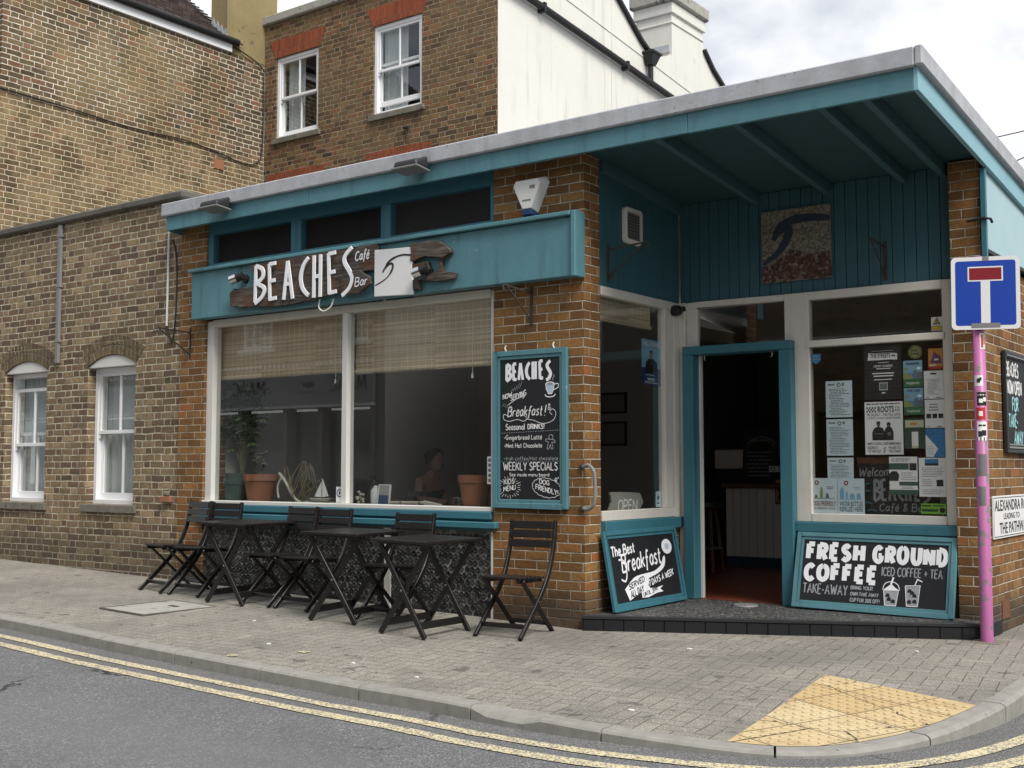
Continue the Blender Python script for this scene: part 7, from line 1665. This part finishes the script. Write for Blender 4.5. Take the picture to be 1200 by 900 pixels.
mb = MB(); cq = Vector((-2.625, 1.62, FL+.766)); mb.lathe([(.03, 0), (.038, .04), (.042, .09), (.037, .09), (.033, .02), (.001, .012)], cq, 18); mb.tube(catmull([cq+Vector(v) for v in ((.038, 0, .07), (.065, 0, .065), (.065, 0, .03), (.037, 0, .025))], 4), .006, 6)
tag(mb.build('coffee_cup', 'white_plastic', loc=(-2.625, 1.62, FL+.766)), 'white coffee cup between the hands of the person inside', 'cup')
sc2 = thing('cafe_chair', 'plain wooden chair under the person inside', 'chair', (-3.05, 1.62, FL)); mb = MB(); mb.box(-.22, .24, -.21, .21, .36, .395); mb.build('seat', 'warm_wood', sc2, .005)
for sx in (-.2, .2):
    for sy in (-.19, .19): mb = MB(); mb.bar((sx, sy, .36), (sx*1.1, sy*1.1, 0), .035, .035); mb.build('leg', 'warm_wood', sc2)
mb = MB(); mb.box(-.25, -.22, -.21, .21, .52, .80); mb.bar((-.225, -.19, .36), (-.24, -.19, .82), .03, .03); mb.bar((-.225, .19, .36), (-.24, .19, .82), .03, .03); mb.build('backrest', 'warm_wood', sc2)

# ------------------------------------------------------------------ folding chairs and tables on the pavement
def make_chair():
    c = thing('folding_chair', 'x', 'chair', (0, 0, 0), 0, 'black slatted folding chairs outside the cafe')
    prof = [(v.x, v.y) for v in catmull([(.255, .875, 0), (.235, .72, 0), (.20, .585, 0), (.135, .44, 0), (.02, .29, 0), (-.13, .14, 0), (-.275, 0, 0)], 4)]
    for sx in (-1, 1):
        mb = MB(); x0 = sx*.200
        for (a, b) in zip(prof, prof[1:]): pass
        L_, R_ = [], []
        for i, (y, z) in enumerate(prof):
            y0, z0 = prof[max(i-1, 0)]; y1, z1 = prof[min(i+1, len(prof)-1)]; dy, dz = y1-y0, z1-z0; l = math.hypot(dy, dz); ny, nz = -dz/l, dy/l; w = .021 if 2 < i < len(prof)-3 else .018
            L_.append((y+ny*w, z+nz*w)); R_.append((y-ny*w, z-nz*w))
        for i in range(len(prof)-1):
            q = [L_[i], R_[i], R_[i+1], L_[i+1]]
            mb.face([(x0-.011, y, z) for y, z in q]); mb.face([(x0+.011, y, z) for y, z in q[::-1]])
            mb.face([(x0-.011, *L_[i]), (x0-.011, *L_[i+1]), (x0+.011, *L_[i+1]), (x0+.011, *L_[i])]); mb.face([(x0-.011, *R_[i+1]), (x0-.011, *R_[i]), (x0+.011, *R_[i]), (x0+.011, *R_[i+1])])
        for i in (0, len(prof)-1): mb.face([(x0-.011, *L_[i]), (x0+.011, *L_[i]), (x0+.011, *R_[i]), (x0-.011, *R_[i])])
        mb.build('leg', 'black_wood', c, .003, weld=True)
        mb = MB(); mb.bar((sx*.168, -.20, .425), (sx*.168, .275, .005), .020, .038, (1, 0, 0)); mb.build('leg', 'black_wood', c, .003)
    mb = MB()
    for k in range(6): y = -.225+k*.062; mb.box(-.185, .185, y-.027, y+.027, .437-.010*(k/5), .455-.010*(k/5))
    for sx in (-1, 1): mb.box(sx*.150-.010, sx*.150+.010, -.24, .12, .405, .436)
    mb.build('seat', 'black_wood', c, .003)
    mb = MB()
    for z, y in ((.835, .232), (.765, .222), (.690, .208)): mb.bar((-.188, y, z), (.188, y, z), .016, .060, (0, .12, 1))
    mb.build('backrest', 'black_wood', c, .003)
    mb = MB(); mb.bar((-.189, -.195, .085), (.189, -.195, .085), .016, .042, (0, -.6, .8)); mb.build('stretcher', 'black_wood', c, .003)
    mb = MB(); mb.bar((-.157, .195, .080), (.157, .195, .080), .014, .034, (0, .5, .85)); mb.build('stretcher', 'black_wood', c, .003)
    mb = MB()
    for sx in (-1, 1): mb.tube([(sx*.15, -.004, .258), (sx*.214, -.004, .258)], .006, 8)
    mb.build('pivot_bolt', 'steel', c)
    return c
chair0 = make_chair()
CH = [(-4.50, -.47, -9, 'leftmost black folding chair, angled, against the brick by the cottage'), (-4.06, -.46, 0, 'second black folding chair from the left, beside the leftmost table'),
      (-3.02, -.46, -2, 'left chair of the pair behind the middle table, below the window mullion side'), (-2.58, -.46, -2, 'right chair of the pair, partly behind the middle table'),
      (-1.60, -.46, 0, 'black folding chair behind the rightmost table below the white oar'), (-.33, -.48, 5, 'lone dark folding chair standing in front of the brick pier')]
for i, (x, y, a, lb) in enumerate(CH):
    c = chair0 if i == 0 else copy_tree(chair0)
    c.location = (x, y, pz(x, y)-.002); c.rotation_euler = (R(-1.1), 0, R(a+(0, 2.5, -3.5, 1.5, 3, 0)[i])); c['label'] = lb
def make_table():
    c = thing('folding_table', 'x', 'table', (0, 0, 0), 0, 'black folding tables outside the cafe')
    mb = MB(); n = 8; w = .58/n
    for k in range(n): mb.box(-.29+k*w+.0015, -.29+(k+1)*w-.0015, -.35, .35, .712, .732)
    for y in (-.27, .27): mb.box(-.26, .26, y-.02, y+.02, .690, .7119)
    mb.build('tabletop', 'black_wood', c, .003)
    for sy, o in ((-1, 0), (1, 0)):
        y = sy*.265
        mb = MB(); mb.bar((-.235, y-.011, .690), (.235, y-.011, .004), .044, .020, (0, 1, 0)); mb.build('leg', 'black_wood', c, .003)
        mb = MB(); mb.bar((.235, y+.011, .690), (-.235, y+.011, .004), .044, .020, (0, 1, 0)); mb.build('leg', 'black_wood', c, .003)
    for sx in (-1, 1):
        mb = MB(); mb.bar((sx*.175, -.262, .094), (sx*.175, .262, .094), .018, .055, (0, 0, 1)); mb.build('stretcher', 'black_wood', c, .003)
    mb = MB()
    for y in (-.265, .265): mb.tube([(0, y-.03, .347), (0, y+.03, .347)], .007, 8)
    mb.build('pivot_bolt', 'steel', c)
    return c
tab0 = make_table()
for i, (x, y, a, lb) in enumerate(((-3.34, -.58, 5, 'leftmost black folding table, under the left window pane'), (-1.86, -.72, 9, 'middle black folding table, slightly turned, below the window mullion'), (-.93, -.86, 0, 'rightmost black folding table, nearest the lone chair'))):
    c = tab0 if i == 0 else copy_tree(tab0)
    c.location = (x, y, pz(x, y)-.002); c.rotation_euler = (0, R(1.1), R(a)); c['label'] = lb

for o in bpy.data.objects:
    if '_abs' in o: del o['_abs']
